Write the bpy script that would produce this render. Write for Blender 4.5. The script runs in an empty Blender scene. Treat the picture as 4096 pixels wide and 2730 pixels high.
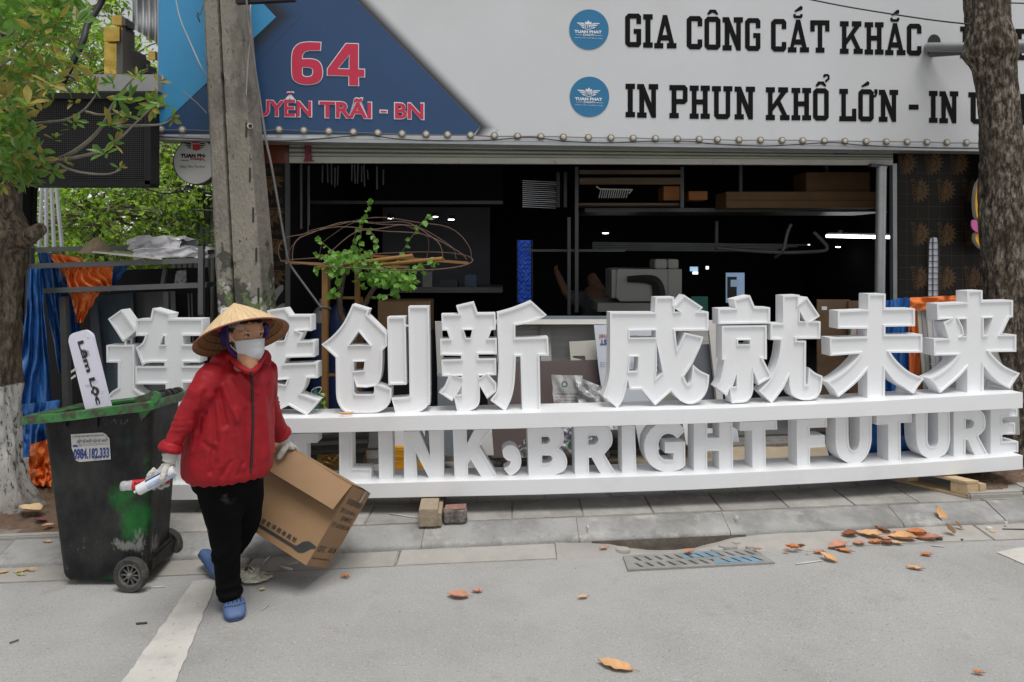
import bpy, bmesh, math, random
import numpy as np
from mathutils import Vector, Matrix, noise as mnoise
from mathutils.geometry import tessellate_polygon
random.seed(7)
S = bpy.context.scene
COL = S.collection
PI = math.pi
# ------------------------------------------------------------------ camera
# focal length in photo pixels (photo 4096 wide), horizon row and eye height: used to measure real positions
FPX, CX, HY, EYE = 2900.0, 2048.0, 1000.0, 1.85
camd = bpy.data.cameras.new('camera'); cam = bpy.data.objects.new('camera', camd); COL.objects.link(cam)
cam.location = (0, 0, EYE); cam.rotation_euler = (PI/2, 0, 0)
camd.sensor_width = 36.0; camd.lens = FPX/4096*36.0
camd.shift_y = -(1365.0-HY)/4096.0
camd.clip_start = 0.05; camd.clip_end = 2000
S.camera = cam
# ------------------------------------------------------------------ overcast sky, sun, exposure
SUN_EL, SUN_AZ = 72.0, -25.0        # azimuth: degrees from +Y towards +X of the point the light comes from
W = bpy.data.worlds.new('World'); S.world = W; W.use_nodes = True
nt = W.node_tree; nt.nodes.clear()
sky = nt.nodes.new('ShaderNodeTexSky'); sky.sky_type = 'NISHITA'; sky.sun_disc = False
sky.sun_elevation = math.radians(SUN_EL); sky.sun_rotation = math.radians(180+SUN_AZ)
sky.air_density = 1.0; sky.dust_density = 1.0; sky.ozone_density = 1.0
bw = nt.nodes.new('ShaderNodeRGBToBW')
mx = nt.nodes.new('ShaderNodeMix'); mx.data_type = 'RGBA'; mx.inputs['Factor'].default_value = 0.93
bg = nt.nodes.new('ShaderNodeBackground'); bg.inputs['Strength'].default_value = 0.105
wo = nt.nodes.new('ShaderNodeOutputWorld')
nt.links.new(sky.outputs[0], bw.inputs[0]); nt.links.new(sky.outputs[0], mx.inputs['A']); nt.links.new(bw.outputs[0], mx.inputs['B'])
nt.links.new(mx.outputs['Result'], bg.inputs['Color']); nt.links.new(bg.outputs[0], wo.inputs[0])
sund = bpy.data.lights.new('sun', 'SUN'); sund.energy = 1.5; sund.angle = math.radians(30); sund.color = (1, .975, .94)
sun = bpy.data.objects.new('sun', sund); COL.objects.link(sun); sun.location = (0, 0, 20)
_el, _az = math.radians(SUN_EL), math.radians(180+SUN_AZ)
_d = Vector((math.sin(_az)*math.cos(_el), math.cos(_az)*math.cos(_el), math.sin(_el)))
sun.rotation_euler = _d.to_track_quat('Z', 'Y').to_euler()
S.view_settings.view_transform = 'Standard'; S.view_settings.look = 'None'
S.view_settings.exposure = 0.72; S.view_settings.gamma = 1.0; S.view_settings.use_curve_mapping = False
S.render.engine = 'CYCLES'
S.cycles.max_bounces = 6; S.cycles.transparent_max_bounces = 12; S.cycles.caustics_reflective = False; S.cycles.caustics_refractive = False
# ------------------------------------------------------------------ measuring helpers: photo pixel -> place in the world
def at(x, y, Y): return Vector(((x-CX)/FPX*Y, Y, EYE-(y-HY)/FPX*Y))
def ground(x, y, z=0.0): return at(x, y, (EYE-z)*FPX/(y-HY))
def onplane(x, y, a, b=0.13):
    t = (x-CX)/FPX
    return at(x, y, a/(1-b*t))
def fsign(X): return 4.81+.06*X+.0225*X*X          # plan curve of the white letter sign (it bows away at its right end)
def onsign(x, y, off=0.0):
    Y = 4.9
    for _ in range(12): Y = fsign((x-CX)/FPX*Y)+off
    return at(x, y, Y)
# ------------------------------------------------------------------ mesh helpers
def tagit(o, label=None, cat=None, group=None, kind=None):
    if label: o['label'] = label
    if cat: o['category'] = cat
    if group: o['group'] = group
    if kind: o['kind'] = kind
    return o
def empty(name, loc=(0,0,0), label=None, cat=None, group=None, kind=None):
    o = bpy.data.objects.new(name, None); COL.objects.link(o); o.location = loc; o.empty_display_size = .1
    return tagit(o, label, cat, group, kind)
def link(name, me, parent=None, label=None, cat=None, group=None, kind=None):
    o = bpy.data.objects.new(name, me); COL.objects.link(o)
    if parent is not None:
        o.parent = parent
        o.matrix_parent_inverse = parent.matrix_basis.inverted() if parent.parent is None else (parent.parent.matrix_basis @ parent.matrix_parent_inverse @ parent.matrix_basis).inverted()
    return tagit(o, label, cat, group, kind)
class MB:
    def __init__(s): s.v = []; s.f = []; s.mi = []; s.m = 0
    def add(s, vs, fs):
        n = len(s.v); s.v += [tuple(p) for p in vs]
        for f in fs: s.f.append(tuple(i+n for i in f)); s.mi.append(s.m)
        return s
    def box(s, c, size, R=None, taper=1.0):
        hx, hy, hz = size[0]/2, size[1]/2, size[2]/2
        vs = []
        for sz in (-1, 1):
            k = taper if sz > 0 else 1.0
            for sx, sy in ((-1,-1),(1,-1),(1,1),(-1,1)):
                p = Vector((sx*hx*k, sy*hy*k, sz*hz))
                if R is not None: p = R @ p
                vs.append(Vector(c)+p)
        return s.add(vs, [(3,2,1,0),(4,5,6,7),(0,1,5,4),(1,2,6,5),(2,3,7,6),(3,0,4,7)])
    def hexa(s, p8):      # bottom 4 (ccw from above), top 4
        return s.add(p8, [(3,2,1,0),(4,5,6,7),(0,1,5,4),(1,2,6,5),(2,3,7,6),(3,0,4,7)])
    def bar(s, a, b, w, h=None, up=Vector((0,0,1))):
        a = Vector(a); b = Vector(b); h = h or w
        d = (b-a).normalized(); r = d.cross(up)
        if r.length < 1e-4: r = d.cross(Vector((1,0,0)))
        r.normalize(); u = r.cross(d)
        vs = [p+r*sx*w/2+u*sy*h/2 for p in (a, b) for sx, sy in ((-1,-1),(1,-1),(1,1),(-1,1))]
        return s.add(vs, [(3,2,1,0),(4,5,6,7),(0,1,5,4),(1,2,6,5),(2,3,7,6),(3,0,4,7)])
    def tube(s, pts, r, n=8, cap=True):
        pts = [Vector(p) for p in pts]; N = len(pts)
        rs = r if isinstance(r, (list, tuple)) else [r]*N
        ref = None; vs = []
        for i, p in enumerate(pts):
            d = (pts[min(i+1, N-1)]-pts[max(i-1, 0)])
            if d.length < 1e-9: d = Vector((0,0,1))
            d.normalize()
            if ref is None:
                ref = Vector((0,0,1)) if abs(d.z) < .9 else Vector((1,0,0))
                ref = (ref-d*ref.dot(d)).normalized()
            else:
                ref = ref-d*ref.dot(d)
                ref = ref.normalized() if ref.length > 1e-6 else d.orthogonal().normalized()
            b = d.cross(ref)
            for k in range(n):
                a = 2*PI*k/n
                vs.append(p+(ref*math.cos(a)+b*math.sin(a))*rs[i])
        fs = [(i*n+k, i*n+(k+1) % n, (i+1)*n+(k+1) % n, (i+1)*n+k) for i in range(N-1) for k in range(n)]
        if cap: fs += [tuple(range(n-1, -1, -1)), tuple((N-1)*n+k for k in range(n))]
        return s.add(vs, fs)
    def lathe(s, prof, c=(0,0,0), n=24, R=None, cap=True):
        vs = []
        for (r, z) in prof:
            for k in range(n):
                a = 2*PI*k/n; p = Vector((r*math.cos(a), r*math.sin(a), z))
                if R is not None: p = R @ p
                vs.append(Vector(c)+p)
        N = len(prof)
        fs = [(i*n+k, i*n+(k+1) % n, (i+1)*n+(k+1) % n, (i+1)*n+k) for i in range(N-1) for k in range(n)]
        if cap: fs += [tuple(range(n-1, -1, -1)), tuple((N-1)*n+k for k in range(n))]
        return s.add(vs, fs)
    def flat(s, polys, fn):          # polygon with holes -> filled sheet; fn maps (x, y) -> Vector
        tri = tessellate_polygon([[Vector((p[0], p[1], 0)) for p in poly] for poly in polys])
        pts = [p for poly in polys for p in poly]
        return s.add([fn(p[0], p[1]) for p in pts], tri)
    def grid(s, fn, nu, nv):
        vs = [fn(i/nu, j/nv) for j in range(nv+1) for i in range(nu+1)]
        return s.add(vs, [(j*(nu+1)+i, j*(nu+1)+i+1, (j+1)*(nu+1)+i+1, (j+1)*(nu+1)+i) for j in range(nv) for i in range(nu)])
    def mesh(s, name, mats, smooth=False, flip=True):
        me = bpy.data.meshes.new(name); me.from_pydata(s.v, [], s.f)
        for m in (mats if isinstance(mats, (list, tuple)) else [mats]): me.materials.append(m)
        if any(s.mi): me.polygons.foreach_set('material_index', s.mi)
        if flip:
            bm = bmesh.new(); bm.from_mesh(me); bmesh.ops.recalc_face_normals(bm, faces=bm.faces); bm.to_mesh(me); bm.free()
        if smooth:
            me.polygons.foreach_set('use_smooth', [True]*len(me.polygons))
            if smooth != True:
                me.set_sharp_from_angle(angle=math.radians(smooth))
        me.update()
        return me
    def obj(s, name, mats, parent=None, smooth=False, flip=True, bevel=0, **kw):
        me = s.mesh(name, mats, smooth, flip)
        if bevel:
            bm = bmesh.new(); bm.from_mesh(me)
            ed = [e for e in bm.edges if len(e.link_faces) == 2 and e.calc_face_angle(0) > .5]
            bmesh.ops.bevel(bm, geom=ed, offset=bevel, segments=2, affect='EDGES', clamp_overlap=True)
            bm.to_mesh(me); bm.free()
            me.polygons.foreach_set('use_smooth', [True]*len(me.polygons)); me.set_sharp_from_angle(angle=math.radians(35))
        return link(name, me, parent, **kw)
def poly_area(p): return .5*sum(p[i][0]*p[(i+1) % len(p)][1]-p[(i+1) % len(p)][0]*p[i][1] for i in range(len(p)))
def offset_poly(p, d):               # move every edge to its left by d
    n = len(p); out = []
    for i in range(n):
        a, b, c = p[i-1], p[i], p[(i+1) % n]
        d1 = Vector((b[0]-a[0], b[1]-a[1])).normalized(); d2 = Vector((c[0]-b[0], c[1]-b[1])).normalized()
        n1 = Vector((-d1.y, d1.x)); n2 = Vector((-d2.y, d2.x)); m = n1+n2
        k = m.length_squared
        m = m*(2/k) if k > .35 else m.normalized()*1.8
        if m.length > 2.0: m = m.normalized()*2.0
        out.append((b[0]+m.x*d, b[1]+m.y*d))
    return out
def catmull(pts, n=6, closed=False):
    pts = [Vector(p) for p in pts]; N = len(pts); out = []
    rng = range(N if closed else N-1)
    for i in rng:
        g = (lambda k: pts[k % N]) if closed else (lambda k: pts[max(0, min(N-1, k))])
        p0, p1, p2, p3 = g(i-1), g(i), g(i+1), g(i+2)
        for j in range(n):
            t = j/n
            out.append(.5*((2*p1)+(p2-p0)*t+(2*p0-5*p1+4*p2-p3)*t*t+(3*p1-p0-3*p2+p3)*t**3))
    if not closed: out.append(pts[-1])
    return out
def interp(tab, x):
    if x <= tab[0][0]:
        (x0, y0), (x1, y1) = tab[0], tab[1]
    elif x >= tab[-1][0]:
        (x0, y0), (x1, y1) = tab[-2], tab[-1]
    else:
        for (x0, y0), (x1, y1) in zip(tab, tab[1:]):
            if x0 <= x <= x1: break
    return y0+(y1-y0)*(x-x0)/(x1-x0)
_txt = {}
def text_geo(body, offset=0.0, spacing=1.0, res=3):
    key = (body, offset, spacing)
    if key not in _txt:
        c = bpy.data.curves.new('lettering', 'FONT'); c.body = body; c.offset = offset; c.resolution_u = res; c.space_character = spacing
        o = bpy.data.objects.new('lettering', c); COL.objects.link(o)
        bpy.context.view_layer.update()
        me = bpy.data.meshes.new_from_object(o.evaluated_get(bpy.context.evaluated_depsgraph_get()))
        vs = [(v.co.x, v.co.y) for v in me.vertices]; fs = [tuple(p.vertices) for p in me.polygons]
        bpy.data.objects.remove(o); bpy.data.curves.remove(c); bpy.data.meshes.remove(me)
        x0 = min(v[0] for v in vs); x1 = max(v[0] for v in vs); y0 = min(v[1] for v in vs); y1 = max(v[1] for v in vs)
        _txt[key] = ([((x-x0)/(x1-x0), (y-y0)/(y1-y0)) for x, y in vs], fs, (x1-x0)/(y1-y0))
    return _txt[key]
def add_text(mb, body, fn, offset=0.0, spacing=1.0):   # fn maps (0..1, 0..1) of the text's own box -> Vector
    vs, fs, _ = text_geo(body, offset, spacing)
    return mb.add([fn(x, y) for x, y in vs], fs)
# ------------------------------------------------------------------ materials
def srgb(h):
    h = h.lstrip('#'); c = [int(h[i:i+2], 16)/255 for i in (0, 2, 4)]
    return tuple(x/12.92 if x <= .04045 else ((x+.055)/1.055)**2.4 for x in c)
_mats = {}
def M(name, col, rough=.6, var=.12, scale=6.0, bump=0.0, bscale=40.0, metal=0.0, dirt=None, rand=0.0, spec=.5, trans=0.0, stretch=None, coords='Object', emit=None, sheen=0, alpha=1.0, detail=6.0, coat=0, leaf=0):
    if name in _mats: return _mats[name]
    m = bpy.data.materials.new(name); m.use_nodes = True; _mats[name] = m
    nt = m.node_tree; N = nt.nodes; L = nt.links; b = N['Principled BSDF']
    b.inputs['Roughness'].default_value = rough; b.inputs['Metallic'].default_value = metal
    b.inputs['Specular IOR Level'].default_value = spec
    if trans: b.inputs['Transmission Weight'].default_value = trans
    if alpha < 1: b.inputs['Alpha'].default_value = alpha
    if sheen: b.inputs['Sheen Weight'].default_value = sheen
    if coat: b.inputs['Coat Weight'].default_value = coat
    if emit: b.inputs['Emission Color'].default_value = (*emit[0], 1); b.inputs['Emission Strength'].default_value = emit[1]
    tc = N.new('ShaderNodeTexCoord'); mp = N.new('ShaderNodeMapping'); L.new(tc.outputs[coords], mp.inputs['Vector'])
    if stretch: mp.inputs['Scale'].default_value = stretch
    vec = mp.outputs['Vector']
    n1 = N.new('ShaderNodeTexNoise'); n1.inputs['Scale'].default_value = scale; n1.inputs['Detail'].default_value = detail; n1.inputs['Roughness'].default_value = .6
    L.new(vec, n1.inputs['Vector'])
    rp = N.new('ShaderNodeValToRGB'); rp.color_ramp.elements[0].position = .3; rp.color_ramp.elements[1].position = .7
    lo = tuple(max(0, c*(1-var)) for c in col); hi = tuple(min(1, c*(1+var)) for c in col)
    rp.color_ramp.elements[0].color = (*lo, 1); rp.color_ramp.elements[1].color = (*hi, 1)
    L.new(n1.outputs['Fac'], rp.inputs['Fac']); out = rp.outputs['Color']
    if dirt:
        for (dc, amt, ds, lo_, hi_) in (dirt if isinstance(dirt, list) else [dirt]):
            n2 = N.new('ShaderNodeTexNoise'); n2.inputs['Scale'].default_value = ds; n2.inputs['Detail'].default_value = 8; n2.inputs['Roughness'].default_value = .65
            L.new(vec, n2.inputs['Vector'])
            mr = N.new('ShaderNodeMapRange'); mr.inputs['From Min'].default_value = lo_; mr.inputs['From Max'].default_value = hi_; mr.inputs['To Max'].default_value = amt
            L.new(n2.outputs['Fac'], mr.inputs['Value'])
            mi = N.new('ShaderNodeMix'); mi.data_type = 'RGBA'; L.new(mr.outputs['Result'], mi.inputs['Factor']); L.new(out, mi.inputs['A'])
            mi.inputs['B'].default_value = (*dc, 1); out = mi.outputs['Result']
    if rand:
        oi = N.new('ShaderNodeObjectInfo'); hs = N.new('ShaderNodeHueSaturation')
        mr = N.new('ShaderNodeMapRange'); mr.inputs['To Min'].default_value = 1-rand; mr.inputs['To Max'].default_value = 1+rand
        L.new(oi.outputs['Random'], mr.inputs['Value']); L.new(mr.outputs['Result'], hs.inputs['Value']); L.new(out, hs.inputs['Color']); out = hs.outputs['Color']
    L.new(out, b.inputs['Base Color'])
    if leaf:
        tl = N.new('ShaderNodeBsdfTranslucent'); sh = N.new('ShaderNodeMixShader'); sh.inputs[0].default_value = leaf
        hs = N.new('ShaderNodeHueSaturation'); hs.inputs['Value'].default_value = 1.5; hs.inputs['Saturation'].default_value = 1.1; L.new(out, hs.inputs['Color']); L.new(hs.outputs[0], tl.inputs['Color'])
        L.new(b.outputs[0], sh.inputs[1]); L.new(tl.outputs[0], sh.inputs[2]); L.new(sh.outputs[0], N['Material Output'].inputs['Surface'])
    if bump:
        n3 = N.new('ShaderNodeTexNoise'); n3.inputs['Scale'].default_value = bscale; n3.inputs['Detail'].default_value = 5
        L.new(vec, n3.inputs['Vector']); bp = N.new('ShaderNodeBump'); bp.inputs['Strength'].default_value = bump; bp.inputs['Distance'].default_value = .02
        L.new(n3.outputs['Fac'], bp.inputs['Height']); L.new(bp.outputs['Normal'], b.inputs['Normal'])
    return m
G = lambda v: (v, v, v)
# ================================================================== ground
m_asphalt = M('asphalt_mat', (.385,.382,.372), .9, .10, 2.2, .5, 200, dirt=[((.25,.242,.23), .7, 1.1, .50, .70), ((.47,.46,.44),.5,.6,.5,.7), ((.58,.57,.55), .6, 75, .56, .66), ((.17,.17,.167), .7, 90, .57, .66), ((.10,.10,.10), .8, 36, .65, .70), ((.30,.27,.24),.6,5,.60,.72)])
m_conc = M('gutter_concrete', (.36,.342,.315), .9, .12, 5, .25, 120, dirt=[((.16,.145,.125), .6, 2.5, .5, .72), ((.42,.41,.39), .5, 9, .58, .7)], rand=.08)
m_kerb = M('kerb_stone_mat', (.32,.317,.305), .85, .16, 4, .35, 90, dirt=[((.17,.167,.162), .75, 2.6, .47, .64), ((.46,.44,.41), .7, 6, .55, .68), ((.10,.10,.098), .6, 40, .62, .7), ((.55,.54,.53), .7, 55, .66, .71)], rand=.09)
m_tile = M('paving_stone', (.33,.32,.30), .85, .14, 5, .3, 90, dirt=[((.18,.17,.155), .7, 2.4, .48, .68), ((.44,.41,.37), .6, 7, .55, .68), ((.12,.115,.105), .6, 45, .62, .7)], rand=.10)
m_joint = M('joint_grit', (.23,.205,.17), .95, .25, 20, .4, 200)
m_soil = M('soil_mat', (.14,.09,.06), .95, .35, 14, .8, 45, dirt=[((.27,.21,.16), .7, 9, .55, .7), ((.06,.04,.03), .7, 22, .55, .7)])
m_line = M('road_paint', (.55,.53,.49), .85, .08, 6, .2, 200, dirt=[((.36,.35,.33), .6, 5, .54, .70), ((.28,.27,.26), .7, 34, .60, .68)])
def KB(X): return 4.49+.108*X      # kerb foot (plan)
def KT(X): return KB(X)+.20        # kerb top edge
def GE(X): return 4.30+.10*X       # outer edge of the gutter strip
PAV = 0.10
mb = MB()
# road: one sheet, gently undulating near by, running far out behind and to both sides
def roadz(x, y):
    d = max(0, min(1, (GE(x)-y)/.5))
    return .006*mnoise.noise(Vector((x*.7, y*.7, 3)))*d
inlet = (1.02, .42)     # the road sinks towards the drain inlet under the kerb (x centre, half width)
def roadrow(j): return -3.0+7.3*j
xs = [-60,-20,-9]+[-6+.16*i for i in range(76)]+[9,20,60]
ys = [0,.12]+[.2+.02*i for i in range(41)]
def rv(i, j):
    x = xs[i]; t = ys[j]; y0 = -40; y1 = GE(x)
    y = y1-((1-t)*10.0 if t > .01 else 44)
    return Vector((x, y, roadz(x, y)))
nx, ny = len(xs), len(ys)
mb.add([rv(i, j) for j in range(ny) for i in range(nx)], [(j*nx+i, j*nx+i+1, (j+1)*nx+i+1, (j+1)*nx+i) for j in range(ny-1) for i in range(nx-1)])
mb.obj('road', m_asphalt, smooth=True, kind='structure', label='worn light grey asphalt road in the foreground')
# ground under everything so that nothing floats
mb = MB(); mb.add([(-80,-60,-.06),(80,-60,-.06),(80,120,-.06),(-80,120,-.06)], [(0,1,2,3)])
mb.obj('ground', m_soil, kind='structure', label='bare ground beneath the road and pavement')
# painted lane mark running towards the camera
lane = [(775,2325),(870,2318),(560,2730),(485,2730)]
mb = MB()
def lanep(u, v):
    l = (776+(483-776)*v, 2326+(2740-2326)*v); r = (872+(700-872)*v, 2318+(2740-2318)*v)
    x = l[0]+(r[0]-l[0])*u; y = l[1]+(r[1]-l[1])*u
    j = 9*mnoise.noise(Vector((v*14, u*3, 1)))*(1 if u in (0, 1) else 0)
    p = ground(x+j, y); p.z = roadz(p.x, p.y)+.0045; return p
mb.grid(lanep, 4, 30); mb.obj('lane_mark', m_line, smooth=True, kind='structure', label='worn white painted stripe running across the asphalt')
mb = MB()
q = [ground(*p) for p in ((3985,2212),(4096,2190),(4400,2290),(4260,2330))]
mb.add([(p.x,p.y,roadz(p.x,p.y)+.0045) for p in q], [(0,1,2,3)])
mb.obj('lane_mark', m_line, kind='structure', label='faded white painted stripe at the right edge of the road')
# gutter strip of concrete slabs between kerb foot and asphalt
gut = empty('gutter', kind='structure', label='strip of concrete gutter slabs along the kerb foot')
X0 = -6.2
while X0 < 7:
    X1 = X0+random.uniform(.85,1.1)
    if not (.62 < X0 < 1.2 or .62 < X1 < 1.2):
        mb = MB(); g = .006
        n = 4
        xa, xb = X0+g, X1-g
        z0 = .006+random.uniform(-.002,.004)
        mb.hexa([(xa,GE(xa)+.004,-.05),(xb,GE(xb)+.004,-.05),(xb,KB(xb)+.02,-.05),(xa,KB(xa)+.02,-.05),
                 (xa,GE(xa)+.004,z0-.004),(xb,GE(xb)+.004,z0-.004),(xb,KB(xb)+.02,z0+.012),(xa,KB(xa)+.02,z0+.012)])
        mb.obj('gutter_slab', m_conc, gut, bevel=.006)
    else:
        mb = MB(); xa, xb = X0+.006, X1-.006
        def sl(u, v):
            x = xa-.012+(xb-xa+.024)*u; y = GE(x)-.02+(KB(x)+.045-GE(x))*v
            dx = (x-1.0)/.34
            return Vector((x, y, -.004+.026*min(1,v*2.5)-.105*math.exp(-dx*dx)*v**1.6+.006*mnoise.noise(Vector((x*9,y*9,0)))))
        mb.grid(sl, 24, 8); mb.obj('gutter_slab', m_conc, gut, smooth=True)
    X0 = X1
for xa_, xb_, z_ in ((-6.3,.5,.001),(1.5,7,.001),(.5,1.5,-.10)):
    mb = MB(); mb.add([(xa_,GE(xa_)-.02,min(z_,-.002)),(xb_,GE(xb_)-.02,min(z_,-.002)),(xb_,KB(xb_)+.1,z_),(xa_,KB(xa_)+.1,z_)], [(0,1,2,3)]); mb.obj('joint_bed', m_joint, gut)
# kerb: sloping stones with a low rounded lip
kerb = empty('kerb', kind='structure', label='sloping grey kerb stones with a low lip')
joints = [-6.2,-5.1,-4.05,-3.0,-2.1,-1.32,-.555,.42,1.40,2.58,3.3,4.3,5.3,6.4]
for a, b in zip(joints, joints[1:]):
    mb = MB(); prof = [(0,-.12),(0,.028),(.004,.040),(.014,.048),(.07,.062),(.135,.080),(.19,PAV-.004),(.205,PAV),(.215,PAV-.002),(.215,-.12)]
    dz = random.uniform(-.004,.004); nn = 8; rows = []
    for i in range(nn+1):
        x = a+.003+(b-a-.006)*i/nn
        for (py, pz) in prof:
            w = .003*mnoise.noise(Vector((x*6, py*20, 5)))
            rows.append((x, KB(x)+py+w*.6, pz+(dz+w if pz > 0 else 0)))
    n = len(prof)
    mb.add(rows, [(i*n+k, (i+1)*n+k, (i+1)*n+k+1, i*n+k+1) for i in range(nn) for k in range(n-1)]+[tuple(range(n)), tuple(nn*n+k for k in range(n-1,-1,-1))])
    mb.obj('kerb_stone', m_kerb, kerb, smooth=40)
mb = MB(); rows = []; prof = [(.008,-.1),(.008,.024),(.014,.036),(.022,.042),(.07,.056),(.135,.074),(.19,PAV-.010),(.213,PAV-.008),(.213,-.1)]
for i in range(64):
    x = -6.2+12.6*i/63; rows += [(x, KB(x)+py, pz) for py, pz in prof]
n = len(prof); mb.add(rows, [(i*n+k, (i+1)*n+k, (i+1)*n+k+1, i*n+k+1) for i in range(63) for k in range(n-1)]); mb.obj('mortar', m_joint, kerb)
# pavement of stone slabs
pav = empty('pavement', kind='structure', label='grey stone slab pavement under the white letter sign')
mb = MB(); mb.add([(-9,KT(-9)+.012,PAV-.006),(9,KT(9)+.012,PAV-.006),(9,9.0,PAV-.006),(-9,6.8,PAV-.006)], [(0,1,2,3)])
mb.obj('joint_bed', m_joint, pav)
TW, TD = .47, .36
rows = 7
for r in range(rows):
    off = (.0 if r % 2 == 0 else .23)
    for c in range(-12, 13):
        xa = c*TW+off+.004; xb = xa+TW-.008
        ya = .020+r*TD+.004; yb = ya+TD-.008
        z = PAV+random.uniform(-.003,.003); t = random.uniform(-.002,.002)
        if xb < -2.42 and ya < 1.15: continue      # left tree pit
        if xa > 3.18 and xb < 6 and .10 < ya < 1.6: continue      # right tree pit
        mb = MB()
        P = lambda x, v, zz: (x, KT(x)+v, zz)
        mb.hexa([P(xa,ya,.02),P(xb,ya,.02),P(xb,yb,.02),P(xa,yb,.02),P(xa,ya,z),P(xb,ya,z+t),P(xb,yb,z),P(xa,yb,z-t)])
        mb.obj('paving_slab', m_tile, pav, bevel=.004)
# tree pits
def pit(name, x0, x1, v0, v1, label):
    mb = MB()
    def f(u, v):
        x = x0+(x1-x0)*u; y = KT(x)+v0+(v1-v0)*v
        e = min(u, 1-u, v, 1-v)*6; e = min(1, e)
        return Vector((x, y, PAV-.02+e*(.045+.05*mnoise.noise(Vector((x*3,y*3,1)))+.02*mnoise.noise(Vector((x*14,y*14,2)))+.012*mnoise.noise(Vector((x*40,y*40,2))))))
    mb.grid(f, 70, 50); return mb.obj(name, m_soil, smooth=True, kind='structure', label=label)
pit('soil', -6.0, -2.44, .05, 1.2, 'brown tree pit soil at the foot of the whitewashed tree')
pit('soil', 3.2, 6.0, .14, 1.7, 'brown tree pit soil at the foot of the right-hand tree')
mb = MB(); mb.hexa([(-6,KT(-6)+.02,.0),(-2.44,KT(-2.44)+.02,.0),(-2.44,KT(-2.44)+.075,.0),(-6,KT(-6)+.075,.0),(-6,KT(-6)+.02,PAV+.018),(-2.44,KT(-2.44)+.02,PAV+.018),(-2.44,KT(-2.44)+.075,PAV+.018),(-6,KT(-6)+.075,PAV+.018)])
mb.obj('pit_edging', m_conc, pav, bevel=.008)
mb = MB()
for i in range(6):
    xa = 3.2+i*.45; mb.box((xa+.21, KT(xa)+.10+.01*math.sin(i*3), PAV+.012), (.42,.07,.06), Matrix.Rotation(.108+.03*math.sin(i*5),3,'Z'))
mb.obj('pit_edging', m_conc, pav, bevel=.012)
# ================================================================== white letter sign
m_white = M('white_sign_paint', (.82,.83,.845), .42, .025, 1.6, .03, 18, dirt=[((.60,.59,.57), .3, 2.2, .54, .75), ((.45,.44,.42), .35, 60, .66, .72)])
sign = empty('letter_sign', onsign(2000,1985), label='long white sign of raised letters on two white beams along the kerb', cat='sign')
OFFL, DEP = .10, .105     # letters stand this far behind the beam front, and are this deep
def normal(X):
    s = .06+.045*X
    return Vector((-s, 1, 0)).normalized()
K5 = 520/1568
def crop(x0, y0, k, pts): return [(x0+k*u, y0+k*v) for u, v in pts]
def letter(name, polys, off=OFFL, dep=DEP, rim=7.0, rec=.012, label=None, parent=None):
    """polys[0] outer outline, others holes, in photo pixels measured on the letter's front face"""
    mb = MB(); fixed = []
    for i, p in enumerate(polys):
        p = list(p); a = poly_area(p)
        if (a < 0) == (i == 0): p.reverse()       # outer ccw, holes cw (y runs down: sign only has to be consistent)
        fixed.append(p)
    inner = [offset_poly(p, rim*(1 if i == 0 else .62)) for i, p in enumerate(fixed)]
    xs_ = [v[0] for v in fixed[0]]; X0 = onsign((min(xs_)+max(xs_))/2, 1500, off).x      # every letter is flat: tangent plane of the bowed sign
    sl = .06+.045*X0; a0 = fsign(X0)-sl*X0+off; nr = normal(X0)
    def W(p, d): return onplane(p[0], p[1], a0, sl)+nr*d
    for p, q in zip(fixed, inner):
        n = len(p)
        A = [W(v, 0) for v in p]; B = [W(v, dep) for v in p]; C = [W(v, 0) for v in q]; D = [W(v, rec) for v in q]
        mb.add(A+B, [(i, (i+1) % n, n+(i+1) % n, n+i) for i in range(n)])
        mb.add(A+C, [(i, n+i, n+(i+1) % n, (i+1) % n) for i in range(n)])
        mb.add(C+D, [(i, n+i, n+(i+1) % n, (i+1) % n) for i in range(n)])
    mb.flat(inner, lambda x, y: W((x, y), rec))
    mb.flat(fixed, lambda x, y: W((x, y), dep))
    o = mb.obj(name, m_white, parent or sign)
    if label: o['label'] = label
    return o
def curve(pts, n=3):      # smooth a run of points
    return [(v.x, v.y) for v in catmull([Vector((p[0], p[1], 0)) for p in pts], n)]
CH = {}
c1 = lambda p: crop(400,1200,K5,p)
c2 = lambda p: crop(880,1200,K5,p)
c3 = lambda p: crop(1260,1180,K5,p)
c4 = lambda p: crop(1720,1180,K5,p)
c5 = lambda p: crop(2370,1150,K5,p)
c6 = lambda p: crop(2820,1150,K5,p)
c7 = lambda p: crop(3260,1130,K5,p)
c8 = lambda p: crop(3576,1110,K5,p)
# each character: list of pieces, each piece = outer outline + holes
CH['lian'] = [
 [c1([(95,232),(255,117),(437,372),(275,507),(180,360)])],
 [c1([(432,235),(605,232),(632,103),(855,168),(838,230),(1240,230),(1240,435),(1000,435),(1000,540),(1207,540),(1207,757),(1003,757),(1003,800),(1225,800),(1225,1003),(1000,1003),(1000,1176),(790,1176),(790,1020),(425,1020),(425,805),(777,803),(777,757)]+curve([(640,757),(555,765),(507,797)])+[(470,690)]+curve([(430,570),(480,545),(520,500),(543,437)])+[(432,437)]),
  c1([(763,440),(780,440),(780,545),(722,545)])],
 [c1([(75,548),(410,545),(415,1070)]+curve([(415,1070),(500,1135),(610,1170),(790,1185)])[1:]+[(1060,1183),(1040,1250)]+curve([(960,1270),(880,1300),(830,1390)])+[(300,1400),(130,1260),(85,1165),(150,1100),(215,1060),(215,757),(78,757)])]]
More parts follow.
